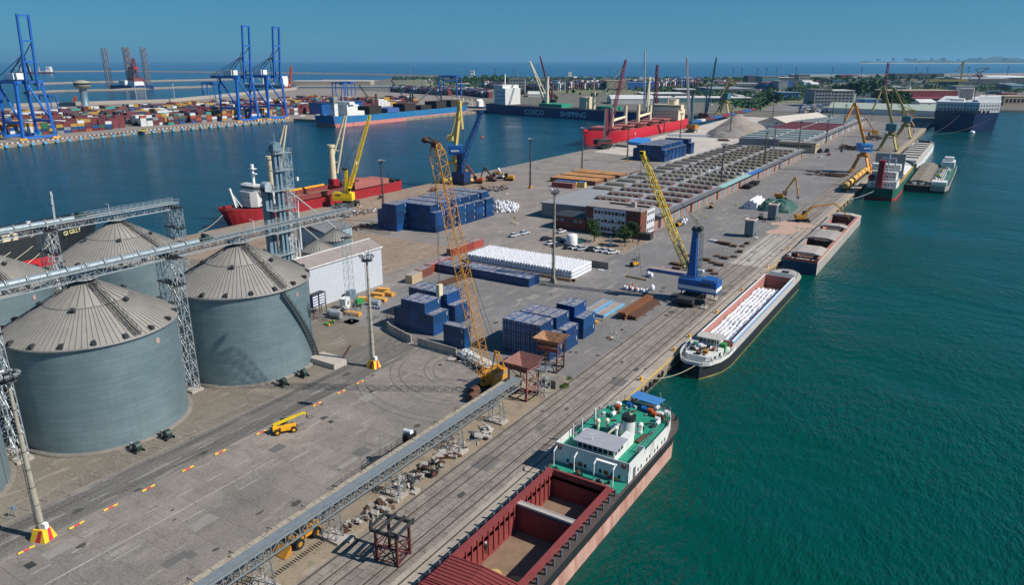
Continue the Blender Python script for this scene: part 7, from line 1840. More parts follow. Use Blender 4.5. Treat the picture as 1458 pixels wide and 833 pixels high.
# cars
M('car_paint','#ffffff',.3,.1,.02,1,objcol=True,rnd=0)
def car_parts():
    b = MB(); prof = [(-2.15,.35),(-2.2,.8),(-1.5,.95),(-.9,1.0),(2.1,.95),(2.2,.6),(2.15,.35)]
    b.ext([(-.88,y,z) for y,z in prof],(1.76,0,0))
    g_ = MB(); g_.add([(-.8,-1.1,.98),(.8,-1.1,.98),(.8,1.8,.96),(-.8,1.8,.96),(-.65,-.35,1.45),(.65,-.35,1.45),(.65,1.2,1.45),(-.65,1.2,1.45)],[(0,1,5,4),(1,2,6,5),(2,3,7,6),(3,0,4,7)])
    r_ = MB(); r_.bx(-.66,-.36,1.44,.66,1.22,1.5); w = MB(); w.tube((-.1,0,0),(.1,0,0),.32,n=12)
    return b.mesh('body','car_paint'), g_.mesh('windows','glass'), r_.mesh('roof','car_paint'), w.mesh('wheel','rubber')
CP = car_parts()
def car(px,py,rz,col,label,xy=None,group='cars parked by the office',z=0):
    x,y = xy or P(px,py); t = thing('parked_car',label,'car',(x,y,z),rz,group)
    c = srgb(col); obj_from(CP[0],'body',t,color=c); obj_from(CP[1],'windows',t); obj_from(CP[2],'roof',t,color=c)
    for xx in (-.85,.85):
        for yy in (-1.35,1.35): obj_from(CP[3],'wheel',t,(xx,yy,.32))
    return t
for px,py,rz,c,l in ((799,331.5,80,'#d5d8dc','white car parked alone before the brick annex'),(796,343,60,'#1d2126','black car behind the mast at the left of the car park'),(803,345.5,60,'#27406b','dark blue car left of the white round tank'),(826,345,70,'#2b7f8c','teal car right of the white round tank'),
  (784.5,348,75,'#d8dadd','white car at the left end of the front parked row'),(793.5,351,70,'#33383f','dark grey car second in the front parked row'),(811,354,60,'#2a2e33','dark car in front of the white round tank'),(820.5,354.5,58,'#dfe2e5','white car just right of the tank in the front row'),
  (829,356,58,'#b3bcc4','silver car between the white and the black one'),(843.5,357,58,'#17191d','black car in the front row before the spreading tree'),(853.5,358,55,'#eceef0','bright white car right of the black one'),(863,359,55,'#cfd5da','pale silver car second from the right end'),(872.5,361,52,'#dcdfe2','silver white car at the right end of the front row'),
  (732.5,336.8,72,'#c9ced3','silver car left of two parked apart by the tracks'),(746.5,333.6,72,'#c3cdd6','pale blue car right of two parked apart by the tracks'),(778,342,60,'#24272c','dark car at the left edge of the car park')):
    car(px,py,R(rz-90+180),c,l)
b = MB()
for k in range(6): b.beam((-138.5-k*2.3,226+k*1.4,.02),(-134.5-k*2.3,226+k*1.4,.02),.25,.01)
struct(b,'parking_lines','paint_white')
t = thing('level_marker','small yellow sign post on a concrete slab by the old tracks','sign',(*P(733,318),0)); MB().bx(-1.5,-1,0,1.5,1,.3).build('slab','concrete',t); b = MB(); b.beam((0,0,.3),(0,0,2.4),.1); b.bx(-.5,-.05,1.8,.5,.05,2.6); b.build('sign_post','yellow',t)
# ================================================================ long warehouses
M('shed_grey','#85878a',.8,0,.12,.25,.3,'#6c6a68',.3); M('bay_pink','#937266',.85,0,.2,1,.3,'#8a6a5a',.5,True); M('bay_door','#7696a3',.6,.1,.15,1,.2,'#57656b',1,True); M('canopy_teal','#7fa7a4',.7,0,.12,.4); M('canopy_dark','#5d6064',.8,0,.15,.4); M('canopy_blue','#2f6cae',.6,0,.1)
M('mon_top','#6e675d',.85,0,.25,.8,.35,'#57504a',.9); M('mon_red','#6f4846',.8,0,.25,1.2); M('mon_yellow','#7b7965',.8,0,.25,1.2); M('mon_white','#a3abaf',.7,0,.2,1.2)
def monitor_mesh(L, front, n=5):
    b = MB(); pts = [(-1.9,0),(-1.5,.9),(-.6,1.45),(.6,1.45),(1.5,.9),(1.9,0)]
    vs = [(x,y,z) for x in (0,L) for y,z in pts]; b.add(vs,[(i,i+6,i+7,i+1) for i in range(5)],0); b.add(vs,[(0,1,2,3,4,5),(11,10,9,8,7,6)],1)
    if n:
        for k in range(n):
            cx = L*(k+.5)/n; r = L/n*.42; vs = []
            for yy in (-2.5,-.2):
                for q in range(7): a = math.pi*q/6; vs.append((cx+r*math.cos(a),yy,1.15*math.sin(a)))
            b.add(vs,[(q,q+1,q+8,q+7) for q in range(6)],1,True); b.add(vs[:7],[tuple(range(7))],2)
    return b.mesh('roof_monitor',['mon_top',front,'mon_dark'])
M('mon_dark','#5c4d4c',.7,0,.3,2)
def warehouse(label,x0,x1,y0,y1,h,doors=True):
    t = thing('warehouse',label,'warehouse',(x0,y0,0)); W, L = x1-x0, y1-y0
    MB().bx(0,0,0,W-2.5,L,h-.5).build('wall','shed_grey',t)
    b = MB(); b.ext([(-.5,-.5,h-.5),(W-2.5,-.5,h-.5),(W-2.5,-.5,h),(W*.5,-.5,h+.45),(-.5,-.5,h)],(0,L+1,0)); b.build('roof','shed_grey',t)
    return t, W, L
t, W, L = warehouse('very long low warehouse with rows of arched roof monitors and a canopied loading side',-153.2,-100.6,263.5,526,6.2)
secs = [(0,62,'canopy_dark'),(62,80,'canopy_dark'),(80,128,'canopy_teal'),(128,152,'canopy_blue'),(152,L,'canopy_dark')]
for a,c,m_ in secs: b = MB(); b.ext([(W-2.6,a,6.1),(W,a,5.75),(W,a,5.6),(W-2.6,a,5.7)],(0,c-a-.1,0)); b.build('canopy',m_,t)
n = 36; st = L/n
for i in range(n):
    b = MB(); b.bx(W-2.5,i*st+.1,0,W-2.3,i*st+st*.6,4.6); b.build('wall_bay','bay_pink',t)
    b = MB(); b.bx(W-2.5,i*st+st*.64,0,W-2.35,(i+1)*st-.2,4.8); b.build('bay_door','bay_door' if i%5 else 'dark_steel',t)
mm = {c:(monitor_mesh(15.2,c),monitor_mesh(15.2,c)) for c in ('mon_red','mon_yellow','mon_white')}; ml = monitor_mesh(9.6,'mon_top',0)
for r_ in range(19):
    y = 282.5-263.5+13.0*r_+0; c = 'mon_red' if r_ < 5 else 'mon_yellow' if r_ in (5,6,7,10,11,12) else 'mon_white' if r_ in (8,9) else 'mon_yellow'
    obj_from(mm[c][0],'roof_monitor',t,(153.2-136.9,y,6.35)); 
    obj_from(mm[c][0],'roof_monitor',t,(153.2-118.7,y+12.3-13 if r_ else y+12.3-13,6.3)) if y+12 < 260 else None
    if y+24 < 258: obj_from(ml if r_ else ml,'roof_monitor',t,(153.2-149.6,y+24-.5,6.2))
t, W, L = warehouse('second long warehouse with flat grey green and maroon roof strips, farther along the pier',-160,-107,576,872,6.4)
M('strip_white','#a9b4b3',.7,0,.1,.5); M('strip_maroon','#7b3f45',.7,0,.2,.5); M('strip_green','#66746f',.8,0,.15,.4)
n = 30
for i in range(n):
    b = MB(); m_ = 'strip_maroon' if 9 <= i < 18 else 'strip_green' if i % 2 else 'strip_white'
    b.bx(.5,4+i*9.6,6.3,22,8.5+i*9.6,7.5); b.bx(24.5,4+i*9.6,6.3,47,8.5+i*9.6,7.4); b.build('roof_strip',m_,t)
b = MB(); b.ext([(W-2.6,0,6.4),(W,0,6.0),(W,0,5.8),(W-2.6,0,5.9)],(0,L,0)); b.build('canopy','canopy_dark',t)
for i in range(30): MB().bx(W-2.5,i*9.8+.3,0,W-2.3,i*9.8+6,4.6).build('wall_bay','bay_pink' if i%3 else 'mon_white',t); MB().bx(W-2.5,i*9.8+6.5,0,W-2.35,i*9.8+9.4,4.9).build('bay_door','bay_door',t)
M('wall_beige','#a99c80',.8,0,.1,1,.2,'#7f7662',.5); t = thing('office_block','low beige office block with a dark window band at the end of the second warehouse','building',(-113.5,557,0))
MB().bx(-13,0,0,13,14,6.8).build('wall','wall_beige',t); MB().bx(-13.3,-.3,6.8,13.3,14.3,7.2).build('roof','flat_roof',t); strip(t,(-12,-.02,4.8),(10,-.02,4.8),14,1.4,fill=.75); strip(t,(13.02,2,4.6),(13.02,12,4.6),4,1.4,fill=.5)
for i,(x,y,l) in enumerate(((-99.6,383.5,'nearer'),(-99.6,395.5,'farther'))): t = thing('refuse_skip','dark flat skip beside the warehouse wall, the '+l+' of two','skip',(x,y,0)); b = MB(); b.add([(-1.6,-3.4,0),(1.6,-3.4,0),(1.6,3.4,0),(-1.6,3.4,0),(-2,-4,1.9),(2,-4,1.9),(2,4,1.9),(-2,4,1.9)],[(0,1,5,4),(1,2,6,5),(2,3,7,6),(3,0,4,7),(4,5,6,7)]); b.build('skip_body','black',t)
car(0,0,0,'#15181b','dark van by the beige office block, left of two',(-99,566)).scale=(1.5,1.3,1.7); car(0,0,0,'#1b2422','dark van by the beige office block, right of two',(-95,571)).scale=(1.5,1.3,1.7)
for x,y,w_,d_,h,l in ((-74,452,20,8,1.6,'long brown heap of scrap beams by the orange crane foot'),(-84,600,13,16,2.6,'dark stack of steel plates on the quayside road, nearer'),(-80,690,12,30,2.6,'dark stack of steel plates on the quayside road, farther')):
    random.seed(int(x*-1)); b = MB()
    for k in range(40): b.box((random.uniform(-w_/2,w_/2),random.uniform(-d_/2,d_/2),random.uniform(.1,h)),(random.uniform(2,5),random.uniform(.5,1.5),.4),random.uniform(-.3,.3))
    tag(b.build('steel_stack','pallet_brown',None,(x,y,0)),l,'steel stack')
MB_=MB(); MB_.box((0,0,.8),(8,4,1.5),.3); MB_.box((3,1,.5),(4,3,1),.8); tag(MB_.build('timber_stack','pallet_brown',None,(*P(1029,200.5),0)),'dark bundle lying between the far containers and the second warehouse','bundle')
for x,y,l in ((-104,432,'on the blue canopied stretch'),(-103.5,352,'before the arched roofs middle'),(-103.5,520,'at the far end of the arched roofs')): dup(my,(-104.5,y,0),0,'slim dark mast at the warehouse front, '+l,G_M)
for px,py,l in ((1176,203,'beside the beige office block'),(1200,189,'over the maroon roof strips'),(1100,228,'at the far end of the arched roof warehouse'),(1156,159,'before the long tent roof'),(1185,165,'at the right of the pale yard'),(1164,150,'near the parked lorries'),(1099,178,'at the foot of the white tent')): dup(my,(*P(px,py),0),0,'distant dark floodlight mast '+l,G_M)
# ================================================================ portal cranes and other quay cranes
M('crane_orange2','#c8811f',.5,0,.12,.5,.15,'#6a4526',.5); M('crane_olive','#94874a',.55,0,.15,.5,.2,'#5b5436',.5); M('crane_pale','#cdb35f',.5,0,.12,.5,.15,'#7c6a3a',.5); M('house_blue','#2b78b8',.5,0,.1,.5); M('house_teal','#3f6f78',.5,0,.1,.5)
M('lat_maroon','#7a2f45',.6,0,.15,.5); M('lat_grey','#aab3b8',.5,.1,.1,.5); M('lat_teal','#2a5f74',.55,0,.1,.5); M('maroon','#6b2231',.55,0,.12,.5); M('lat_blue','#1c5ea3',.5,0,.1,.5)
def portal_crane(label,x,y,mat,hmat,top,tip,cw,s=1.0,zg=9.5,rz=0,sign=False,hz=12.5):
    t = thing('portal_crane',label,'crane',(x,y,0)); o = Vector((x,y,0))
    for sx_ in (-1,1):
        for sy in (-1,1): MB().beam((sx_*5.3*s,sy*5.2*s,.4),(sx_*2*s,sy*2*s,zg*s),1.1*s,.9*s).build('portal_leg',mat,t)
    b = MB()
    for sx_ in (-1,1): b.beam((sx_*5.3*s,-5.6*s,1.0),(sx_*5.3*s,5.6*s,1.0),1.0*s)
    b.bx(-3*s,-3*s,zg*s,3*s,3*s,(zg+1)*s); b.tube((0,0,(zg+1)*s),(0,0,hz*s),1.8*s,n=14); b.build('portal_frame',mat,t)
    b = MB(); b.box((0,0,(hz+2.2)*s),(6*s,9*s,4.4*s),rz); h_ = b.build('machine_house',hmat,t)
    if sign:
        b = MB(); b.box((0,-4.6*s,(hz+2.2)*s),(4.4*s,.1,2.2*s),0); b.xf(Matrix.Rotation(rz,4,'Z')); sg = b.build('name_board','lhm_blue',h_)
        b = MB()
        for k in range(6): b.box((-1.7*s+k*.66*s,-4.7*s,(hz+2.1)*s),(.42*s,.08,.8*s))
        b.xf(Matrix.Rotation(rz,4,'Z')); b.build('lettering','sign_white',h_)
    tp, ti, cwv = Vector(top)-o, Vector(tip)-o, Vector(cw)-o; base = Vector((0,0,(hz+4.4)*s))
    MB().beam(base,tp,1.7*s,1.4*s).build('column',mat,t)
    b = MB(); b.beam(tp,ti,.8*s,.9*s); b.beam(base.lerp(tp,.55),ti.lerp(tp,.5),.35*s); b.build('jib',mat,t)
    b = MB(); b.beam(tp,cwv,.4*s); b.beam(base.lerp(tp,.35),cwv,.7*s); b.box(cwv,(2.6*s,2.2*s,2.6*s),.4); b.build('counterweight_arm',mat,t)
    b = MB(); b.beam(ti,(ti.x,ti.y,ti.z*.45),.12); b.build('hoist_rope','black',t); MB().box((ti.x,ti.y,ti.z*.45-.8),(1.1*s,1.1*s,1.8*s)).build('grab','dark_steel',t)
    return t
portal_crane('orange portal crane with a blue machine house beside the green ship',-59,475,'crane_orange2','house_blue',T3(1217,146,475),T3(1204,171,470),T3(1246,188,478),sign=True,rz=.5)
portal_crane('olive green portal crane with a teal house, nearer of two behind the green ship',-59,606,'crane_olive','house_teal',T3(1258,122,606),T3(1242,158,600),T3(1288,160,610),1.15)
portal_crane('olive portal crane with a pale jib, farther of two behind the green ship',-59,712,'crane_olive','house_teal',T3(1272,124,712),T3(1268,160,712),T3(1300,158,720),1.1)
portal_crane('dark yellow portal crane lower behind the two olive ones',-62,760,'crane_orange2','house_teal',T3(1288,156,760),T3(1302,180,755),T3(1300,165,765),.8)
t = portal_crane('pale yellow portal crane with a blue name board standing over the scrap yard',*P(650,259),'crane_pale','lhm_blue',T3(655,144,P(650,259)[1]),T3(659,184,P(650,259)[1]-4),T3(641,196,P(650,259)[1]+2),1.15,9,rz=R(33),sign=True,hz=13)
b = MB(); b.lattice(T3(657,232,P(657,262)[1])-t.location*1,T3(686,158,P(657,262)[1])-t.location,2.6,1.3,.17,.09,2.6,(1,0,0))
t2 = thing('lattice_crane','dark blue lattice boom crane with a red hook ball beside the pale yellow crane','crane',(*P(657,262),0)); d_ = t.location-t2.location
b.xf(Matrix.Translation(d_)).build('lattice_boom','lat_blue',t2); b = MB(); b.bx(-4,-3,1.5,4,3,6.5); b.bx(-1.6,-1.6,6.5,1.6,1.6,16); b.build('machine_house','hull_navy',t2); b = MB(); b.bx(-4.5,-4,0,4.5,4,1.5); b.build('crawler_base','black',t2)
tipb = T3(686,158,P(657,262)[1])-t2.location; b = MB(); b.beam(tipb,tipb+Vector((0,0,-12.5)),.1); 
for q in (-.6,.6): b.beam((q,0,16),tipb,.1)
b.build('hoist_rope','black',t2); b = MB(); b.ico(tipb+Vector((0,0,-13.2)),.8); b.build('hook_ball','orange',t2)
t = harbour_crane('bright yellow mobile crane with a lattice boom loading scrap at the red cargo ship',-237.5,234.5,R(25),T3(533,166,242),17,'yellow_bright','yellow_bright','yellow_bright','yellow_bright',r=.13); t.scale=(.85,.85,1)
t = harbour_crane('dark maroon and black mobile harbour crane at the bow of the red bulk carrier',*P(861,211),R(60),T3(887,86,545),29,'black','maroon','lat_maroon','maroon',r=.13); t.scale=(1.2,1.2,1)
t = harbour_crane('tall white grey lattice boom crane standing behind the red bulk carrier',-330,800,R(200),T3(918,72,800),30,'black','lat_grey','lat_grey','white',r=.22)
t = harbour_crane('blue tower mobile crane with a yellow house on the white dusted yard',*P(983,188),R(160),T3(978,82,625),33,'ochre','lat_teal','lat_grey','ochre',r=.17)
t = harbour_crane('teal mobile crane behind the bulk yard, its dark boom leaning right',*P(1003,170),R(20),T3(1020,82,790),36,'maroon','lat_teal','lat_teal','maroon',r=.22)
portal_crane('faded yellow green portal crane by the railway wagons behind the bulk yard',*P(1031,163),'crane_olive','house_teal',T3(1040,110,900),T3(1026,138,895),T3(1046,118,905),1.5)
t = harbour_crane('grey lattice boom crane rising behind the navy bulk carrier, left of the maroon one',*P(775,150),R(180),T3(755,88,900),30,'black','lat_teal','lat_grey','black',r=.26)
t = harbour_crane('maroon lattice boom crane rising behind the navy bulk carrier',*P(786,148),R(180),T3(769,80,930),30,'black','maroon','lat_maroon','black',r=.26)
t = thing('lattice_mast','slender red and white lattice mast behind the red bulk carrier superstructure','mast',(*P(932,160),0)); tp = T3(931,92,t.location.y)-t.location; MB().lattice((0,0,0),(0,0,tp.z),4,2,.3,.18,5).build('mast_frame','lat_maroon',t)
t = thing('lattice_mast','slender red and white lattice mast above the olive portal cranes','mast',(*P(1256,150),0)); tp = T3(1258,89,t.location.y)-t.location; MB().lattice((0,0,0),(0,0,tp.z),4,2,.35,.2,5).build('mast_frame','lat_maroon',t)
# tank wagons
M('wagon_yellow','#c59a4a',.6,0,.15,.6,.3,'#7b5d33',.5)
for i in range(7):
    t = thing('tank_wagon',f'yellow tank wagon on the quay rails, {ordn(i)} from the near end','rail wagon',(-56.1,399+i*12.6,0),0,'tank wagons on the quay rails')
    MB().tube((0,.8,2.5),(0,11.4,2.5),1.5,n=16).build('tank','wagon_yellow',t); MB().bx(-1.3,.3,.9,1.3,11.9,1.2).build('underframe','black',t)
    for y in (2,10): MB().bx(-1.1,y-1.2,.1,1.1,y+1.2,.9).build('bogie','dark_steel',t)
# scrap yard machines and heaps
GS='excavators in the scrap yard'
for px,py,rz,pts,l,c_ in ((680,261,R(200),[(.4,0,2.4),(5.5,0,9.5),(8.5,0,4.0)],'orange scrap excavator with its arm raised beside the pale crane','orange'),(700,258,R(20),[(.4,0,2.4),(-4,0,7.5),(-6,0,2.5)],'brown scrap excavator folded up in the middle of the scrap yard','rust'),(724,257,R(200),[(.4,0,2.4),(7.5,0,5.0),(11,0,1.2)],'yellow excavator stretching its arm low across the scrap yard','yellow'),(714,254,R(160),[(.4,0,2.4),(3,0,5.5),(5,0,3)],'white and black excavator at the back of the scrap yard','white')):
    handler(l,*P(px,py),rz,pts,c_,1.0,True)['group']=GS
scrap('glittering heap of scrap metal under the yellow mobile crane',-222.5,230,110,9,('scrap_pale','dark_steel','white','rust'),1.2,61,1.0)
scrap('scatter of small scrap along the quay right of the yellow crane',-228,212,60,9,('scrap_pale','dark_steel','white'),.5,62,.8)
scrap('low line of dark scrap left of the blue container block',-202,207,60,8,('dark_steel','rust','black'),1.0,63,1.1)
scrap('band of dark scrap and parts along the scrap yard edge',*P(700,270),90,13,('dark_steel','rust','black','steel_grey'),1.2,64,1.3)
scrap('line of blue and yellow parts at the front edge of the scrap yard',*P(716,268),26,4,('blue','yellow','red','dark_steel'),1.0,65,1.0)
scrap('pale rolls lying on the concrete behind the blue container block',*P(722,277),8,2,('concrete','cream'),.9,66,1.2)
scrap('rusty claw grab resting on the quay beside the scrap heap',*P(541,283),14,1.6,('rust','dark_steel'),2.2,67,1.0)
scrap('rusty beams leaning by the quay edge left of the pale crane',*P(618,272),16,3,('rust','rust_red'),2.5,68,1.6)
random.seed(17); rest = MB()
for k in range(150): 
    px, py = random.uniform(705,738), random.uniform(290,303); 
    if (px-705)*.36+290 > py+9 : continue
    bag_mesh(rest,(*P(px,py),random.choice((0,0,.8))),random.uniform(.8,1.1),random.uniform(0,3))
tag(rest.build('bulk_bags','bag_white'),'loose white heap of bags spilled at the right end of the left quay blocks',None,None,'stuff')
t = thing('rail_fence','low run of bent metal hurdles beside the road left of the blue blocks','fence',(*P(512,325),0)); a_ = Vector((*P(556,335),0))-Vector((*P(512,325),0)); b = MB(); b.rail([(0,0,0),a_],1.5,1.6,.05,2); b.build('hurdle','rust',t)
# bulk heaps
def bulk(label,cx,cy,rx,ry,h,mat,seed):
    random.seed(seed); b = MB(); n = 26; vs = []
    for j in range(n+1):
        for i in range(n+1):
            u,v = i/n*2-1, j/n*2-1; q = math.hypot(u,v); z = max(0,1-q)**.8*h*(1+.22*smooth_noise(u*5,v*5,seed)); vs.append((cx+u*rx,cy+v*ry,z+(random.uniform(-.2,.2) if z>.1 else 0)))
    b.add(vs,[(j*(n+1)+i,j*(n+1)+i+1,(j+1)*(n+1)+i+1,(j+1)*(n+1)+i) for j in range(n) for i in range(n)]); tag(b.build('bulk_heap',mat),label,'bulk heap')
M('bulk_pale','#8f867d',.95,0,.15,.2); M('bulk_grey','#787471',.95,0,.15,.2)
x,y = P(1052,190); bulk('large pale heap of bulk material on the white dusted yard',x,y,27,34,17,'bulk_pale',3); x,y = P(1034,194); bulk('smaller grey cone of bulk material left of the large pale heap',x,y,18,20,9.5,'bulk_grey',4)
b = MB()
for k in range(26): x,y = P(952+k*4.6,193.5+k*.12); b.box((x,y,1),(3.2,1.6,2),.4)
tag(b.build('bag_wall','sheet_white'),'pale wall of bags fencing the white dusted yard',None,None,'stuff')
t = thing('storage_tent','long white storage tent behind the pale bulk heap','tent',(*P(1078,182),0),R(-14)); MB().bx(0,0,0,30,95,6).build('wall','trim_white',t); M('tent_roof','#c4beb2',.7,0,.06,.2); b = MB(); b.ext([(-.5,-.5,6),(30.5,-.5,6),(15,-.5,11.5)],(0,96,0)); b.build('roof','tent_roof',t)
t = thing('storage_tent','wide pale roofed hall across the end of the pier before the grey office slab','hall',(*P(1178,161),0),R(-2)); MB().bx(0,0,0,175,40,7).build('wall','trim_white',t); M('tent_green','#a9b5a8',.7,0,.06,.2); b = MB(); b.ext([(0,-.5,7),(0,40.5,7),(0,20,13)],(175,0,0)); b.build('roof','tent_green',t)
# ================================================================ container terminal across the basin
M('sts_blue','#1a63b8',.5,0,.1,.1); M('sts_dark','#16365c',.55,0,.1,.1)
def sts(x,y,w,label):
    t = thing('gantry_crane',label,'gantry crane',(x,y,.2),0,'blue ship to shore gantry cranes')
    for sx_,nm in ((0,1),(-30,0)):
        for yy in (0,w): MB().beam((sx_,yy,1),(sx_+(2 if sx_ else -1),yy+(3 if yy==0 else -3),46),2.2,2.0).build('leg','sts_blue',t)
    b = MB()
    for sx_ in (0,-30): b.beam((sx_,0,2),(sx_,w,2),1.8); b.beam((sx_,3,46),(sx_,w-3,46),2.4)
    for yy in (1,w-1): b.beam((0,yy,14),(-30,yy,14),2.0); b.beam((0,yy,14),(-29,yy+(1 if yy<5 else -1),45),1.3); b.beam((-30,yy,2),(-30,yy,46),.5)
    for yy in (3,w-3): b.beam((0,yy,46),(-30,yy,46),2.2)
    b.build('portal_frame','sts_blue',t)
    b = MB(); c = w/2
    for q in (-3.4,3.4): b.beam((6,c+q,46),(-52,c+q,46),1.4,2.4)
    for k in range(9): b.beam((4-k*7,c-3.4,47),(4-k*7,c+3.4,47),.8)
    b.build('trolley_girder','sts_dark',t)
    b = MB()
    for q in (-4.2,4.2): b.beam((4,c+q,40),(10,c+q,98),1.5,1.8)
    for k,z in enumerate((46,62,78,97)): b.beam((4.6+k*1.8,c-4.2,z),(4.6+k*1.8,c+4.2,z),1.4)
    b.build('raised_boom','sts_blue',t)
    b = MB()
    for q in (-3,3): b.beam((0,c+q,46),(-3,c+q*.4,66),.9); b.beam((-3,c+q*.4,66),(-30,c+q,47),.6); b.beam((-3,c+q*.4,66),(8,c+q,76),.5); b.beam((-3,c+q*.4,66),(-48,c+q,48),.4)
    b.build('stay_frame','sts_dark',t)
    MB().bx(-30,c-4,48,-16,c+4,53).build('machinery_house','white',t)
    for yy in (0,w): MB().box((0,yy,.9),(2.2,5.5,1.6)).build('bogie','yellow',t)
sts(-668,299,26,'tall blue gantry crane with its boom raised at the left edge of the photo')
sts(-678,519,26,'tall blue gantry crane with raised boom, left one of the close pair')
sts(-675,556,26,'tall blue gantry crane with raised boom, right one of the close pair')
CC = ['#5f2c30','#1c4a80','#a88838','#c3c7c9','#358a83','#974f33','#6c3437','#20384f','#7b8288','#2f5f47']; CN = ['maroon','blue','mustard','white','turquoise','orange','dark red','navy','grey','green']
for c,n_ in zip(CC,CN): M('box_'+n_.replace(' ','_'),c,.6,0,.12,.3)
BM = ['box_'+n_.replace(' ','_') for n_ in CN]
random.seed(31); rest = MB()
def pick(): return random.choices(range(10),(8,6,3,5,3,3,6,7,5,2))[0]
def blk(x,y,tiers,L,hide=0,c=None):
    for k in range(max(0,tiers-2) if hide else 0,tiers):
        m_ = pick() if c is None or random.random() < .2 else c; rest.bx(x,y,.2+k*2.6,x+2.4,y+L,2.75+k*2.6,m_)
G='containers in the front row of the terminal'
q = 0
y = 262.0
while y < 575:
    if 390 < y < 450 or 470 < y < 480: y += 6.5; continue
    n_ = random.choice((3,4,4,4,3,2)); 
    for k in range(n_):
        if q < 64 and y > 285:
            c = pick(); t = obj_from(cmesh('container_6.06_False',lambda: cont_body(6.06).join(cont_frame(6.06)),['cont_paint','cont_top']),'shipping_container',None,(-707,y,.2+k*2.6),0,srgb(CC[c])); q += 1
            tag(t,f'{CN[c]} container, {ORD[k]} tier up in terminal front stack {ordn(int((y-285)//6.4))} from the left crane','container',G)
        else: rest.bx(-708.2,y,.2+k*2.6,-705.8,y+6.06,2.75+k*2.6,pick())
    y += 6.4
for bx_ in range(10):
    X0 = -716-bx_*27; y = 250+bx_*4
    yend = 640 if bx_ < 1 else 880 if bx_ < 4 else 830
    while y < yend+bx_*10:
        L = 12.19 if bx_ % 3 else 6.06; h = random.choice((2,2,3,3) if bx_ > 4 else (2,3,3,4)) if bx_ else random.choice((3,4,4)); cdom = random.choice((None,None,0,6,3,0,2))
        if -1140 < X0 and random.random() > .07:
            for i in range(6): blk(X0-i*2.6,y,max(1,h-random.choice((0,0,0,1,1))),L,i not in (0,5),cdom)
        y += L+.5
        if random.random() < .05: y += 16
for (px0,px1,py0,py1,hh) in ((640,700,133,140,4),(780,1000,129,124,6),(560,640,131,136,4),(690,780,126,130,4)):
    for k in range(int((px1-px0)/3.2)):
        for j in range(3):
            X,Y = P(px0+k*3.2,py0+(py1-py0)*k*3.2/(px1-px0)-j*2.2); 
            for i in range(4): blk(X-i*2.7,Y,random.choice((hh-1,hh,hh)),12.19,i not in (0,3),random.choice((0,7,8,1,0,3)))
tag(rest.build('terminal_containers',BM),'hundreds of mixed coloured containers stacked across the far terminal',None,None,'stuff')
# kerb line, fenders and lamps of the terminal quay
b = MB()
for k in range(150): f = k/150; b.bx(*( (-650-20*min(1,f*2.2)),270+f*312,.2,(-650-20*min(1,f*2.2))+.9,271.2+f*312,.9,k%2))
tag(b.build('quay_edge_blocks',['white','box_dark_red']),'red and white blocks along the terminal quay edge',None,None,'stuff')
b = MB()
for k in range(30): f = k/30; b.box((-646-20*min(1,f*2.2)+.6,266+f*312,-1.2),(1.5,2.2,1.8))
tag(b.build('quay_fender_row','panel_blue'),'light blue rubber fenders along the terminal quay wall','fender row')
for px,py,px2,py2,c_,l in ((462,161,494,158,'sts_dark','navy corner block of the blue terminal shed'),):
    pass
x,y = P(441,162.5); t = thing('terminal_shed','dark blue terminal shed with a white swirl mark beside the containers','shed',(x,y,.2)); MB().bx(0,0,0,22,70,13).build('wall','lhm_blue',t); MB().bx(-1,-.5,13,23,70.5,13.6).build('roof','hull_navy',t)
b = MB()
for k in range(7): a = k*.5; b.box((22.1,60+3.5*math.cos(a)*(1-k*.08),6+4*math.sin(a)*(1-k*.08)),(.1,1.6,1.3),0,0,a)
b.build('wall_mark','white',t); b = MB()
for k in range(8): b.bx(22,6+k*6,6,22.1,9+k*6,9)
b.build('louvre','sts_dark',t)
def rtg(px,py,s,label):
    t = thing('yard_gantry',label,'yard crane',(*P(px,py),.2),R(random.uniform(-8,8))); b = MB()
    for xx in (0,24*s):
        for yy in (0,9*s): b.beam((xx,yy,0),(xx,yy,22*s),1.2*s)
    b.beam((0,0,22*s),(24*s,0,22*s),1.8*s); b.beam((0,9*s,22*s),(24*s,9*s,22*s),1.8*s); b.beam((0,0,22*s),(0,9*s,22*s),1.2*s); b.beam((24*s,0,22*s),(24*s,9*s,22*s),1.2*s); b.build('gantry_frame','sts_blue',t); MB().bx(14*s,1,19*s,19*s,8*s,23*s).build('trolley','sts_dark',t)
rtg(474,137,1.1,'blue yard gantry over containers, behind the blue bulk carrier bridge'); rtg(487,135,1.1,'second blue yard gantry close right of the first behind the bulk carrier bridge')
rtg(626,136,1.6,'large blue yard gantry left of the white bridge of the navy carrier'); rtg(60,158,.9,'blue yard gantry behind the legs of the leftmost blue crane'); rtg(290,140,1.2,'blue yard gantry left of the close pair of blue cranes')
# control tower, rig, far ships
x,y = P(122,151.5); t = thing('control_tower','round banded port control tower with a wide drum top','tower',(x,y,.2))
MB().lathe([(8,0),(5,3),(5,24),(6,26)],20).build('tower_shaft','elev_blue',t); b = MB(); b.lathe([(6,25),(10.5,27),(11,30)],28); b.lathe([(10.6,32.5),(10,34.5),(4,36),(.01,36.5)],28); b.build('drum','mast_conc',t); MB().lathe([(10.8,30),(10.8,32.5)],28).build('window_band','glass',t); MB().lathe([(9,26.4),(10.9,28)],28).build('dark_band','hull_navy',t)
x,y = P(190,125); t = thing('oil_rig','jack-up drilling rig with four tall lattice legs moored at the breakwater','rig',(x,y,-2))
M('rig_leg','#77757a',.6,.2,.1,.2)
for dx,dy,h in ((-50,-28,93),(-20,10,95),(0,-5,95),(32,20,95)): MB().lattice((dx,dy,0),(dx-2,dy,h),9,9,.6,.3,7).build('lattice_leg','rig_leg',t)
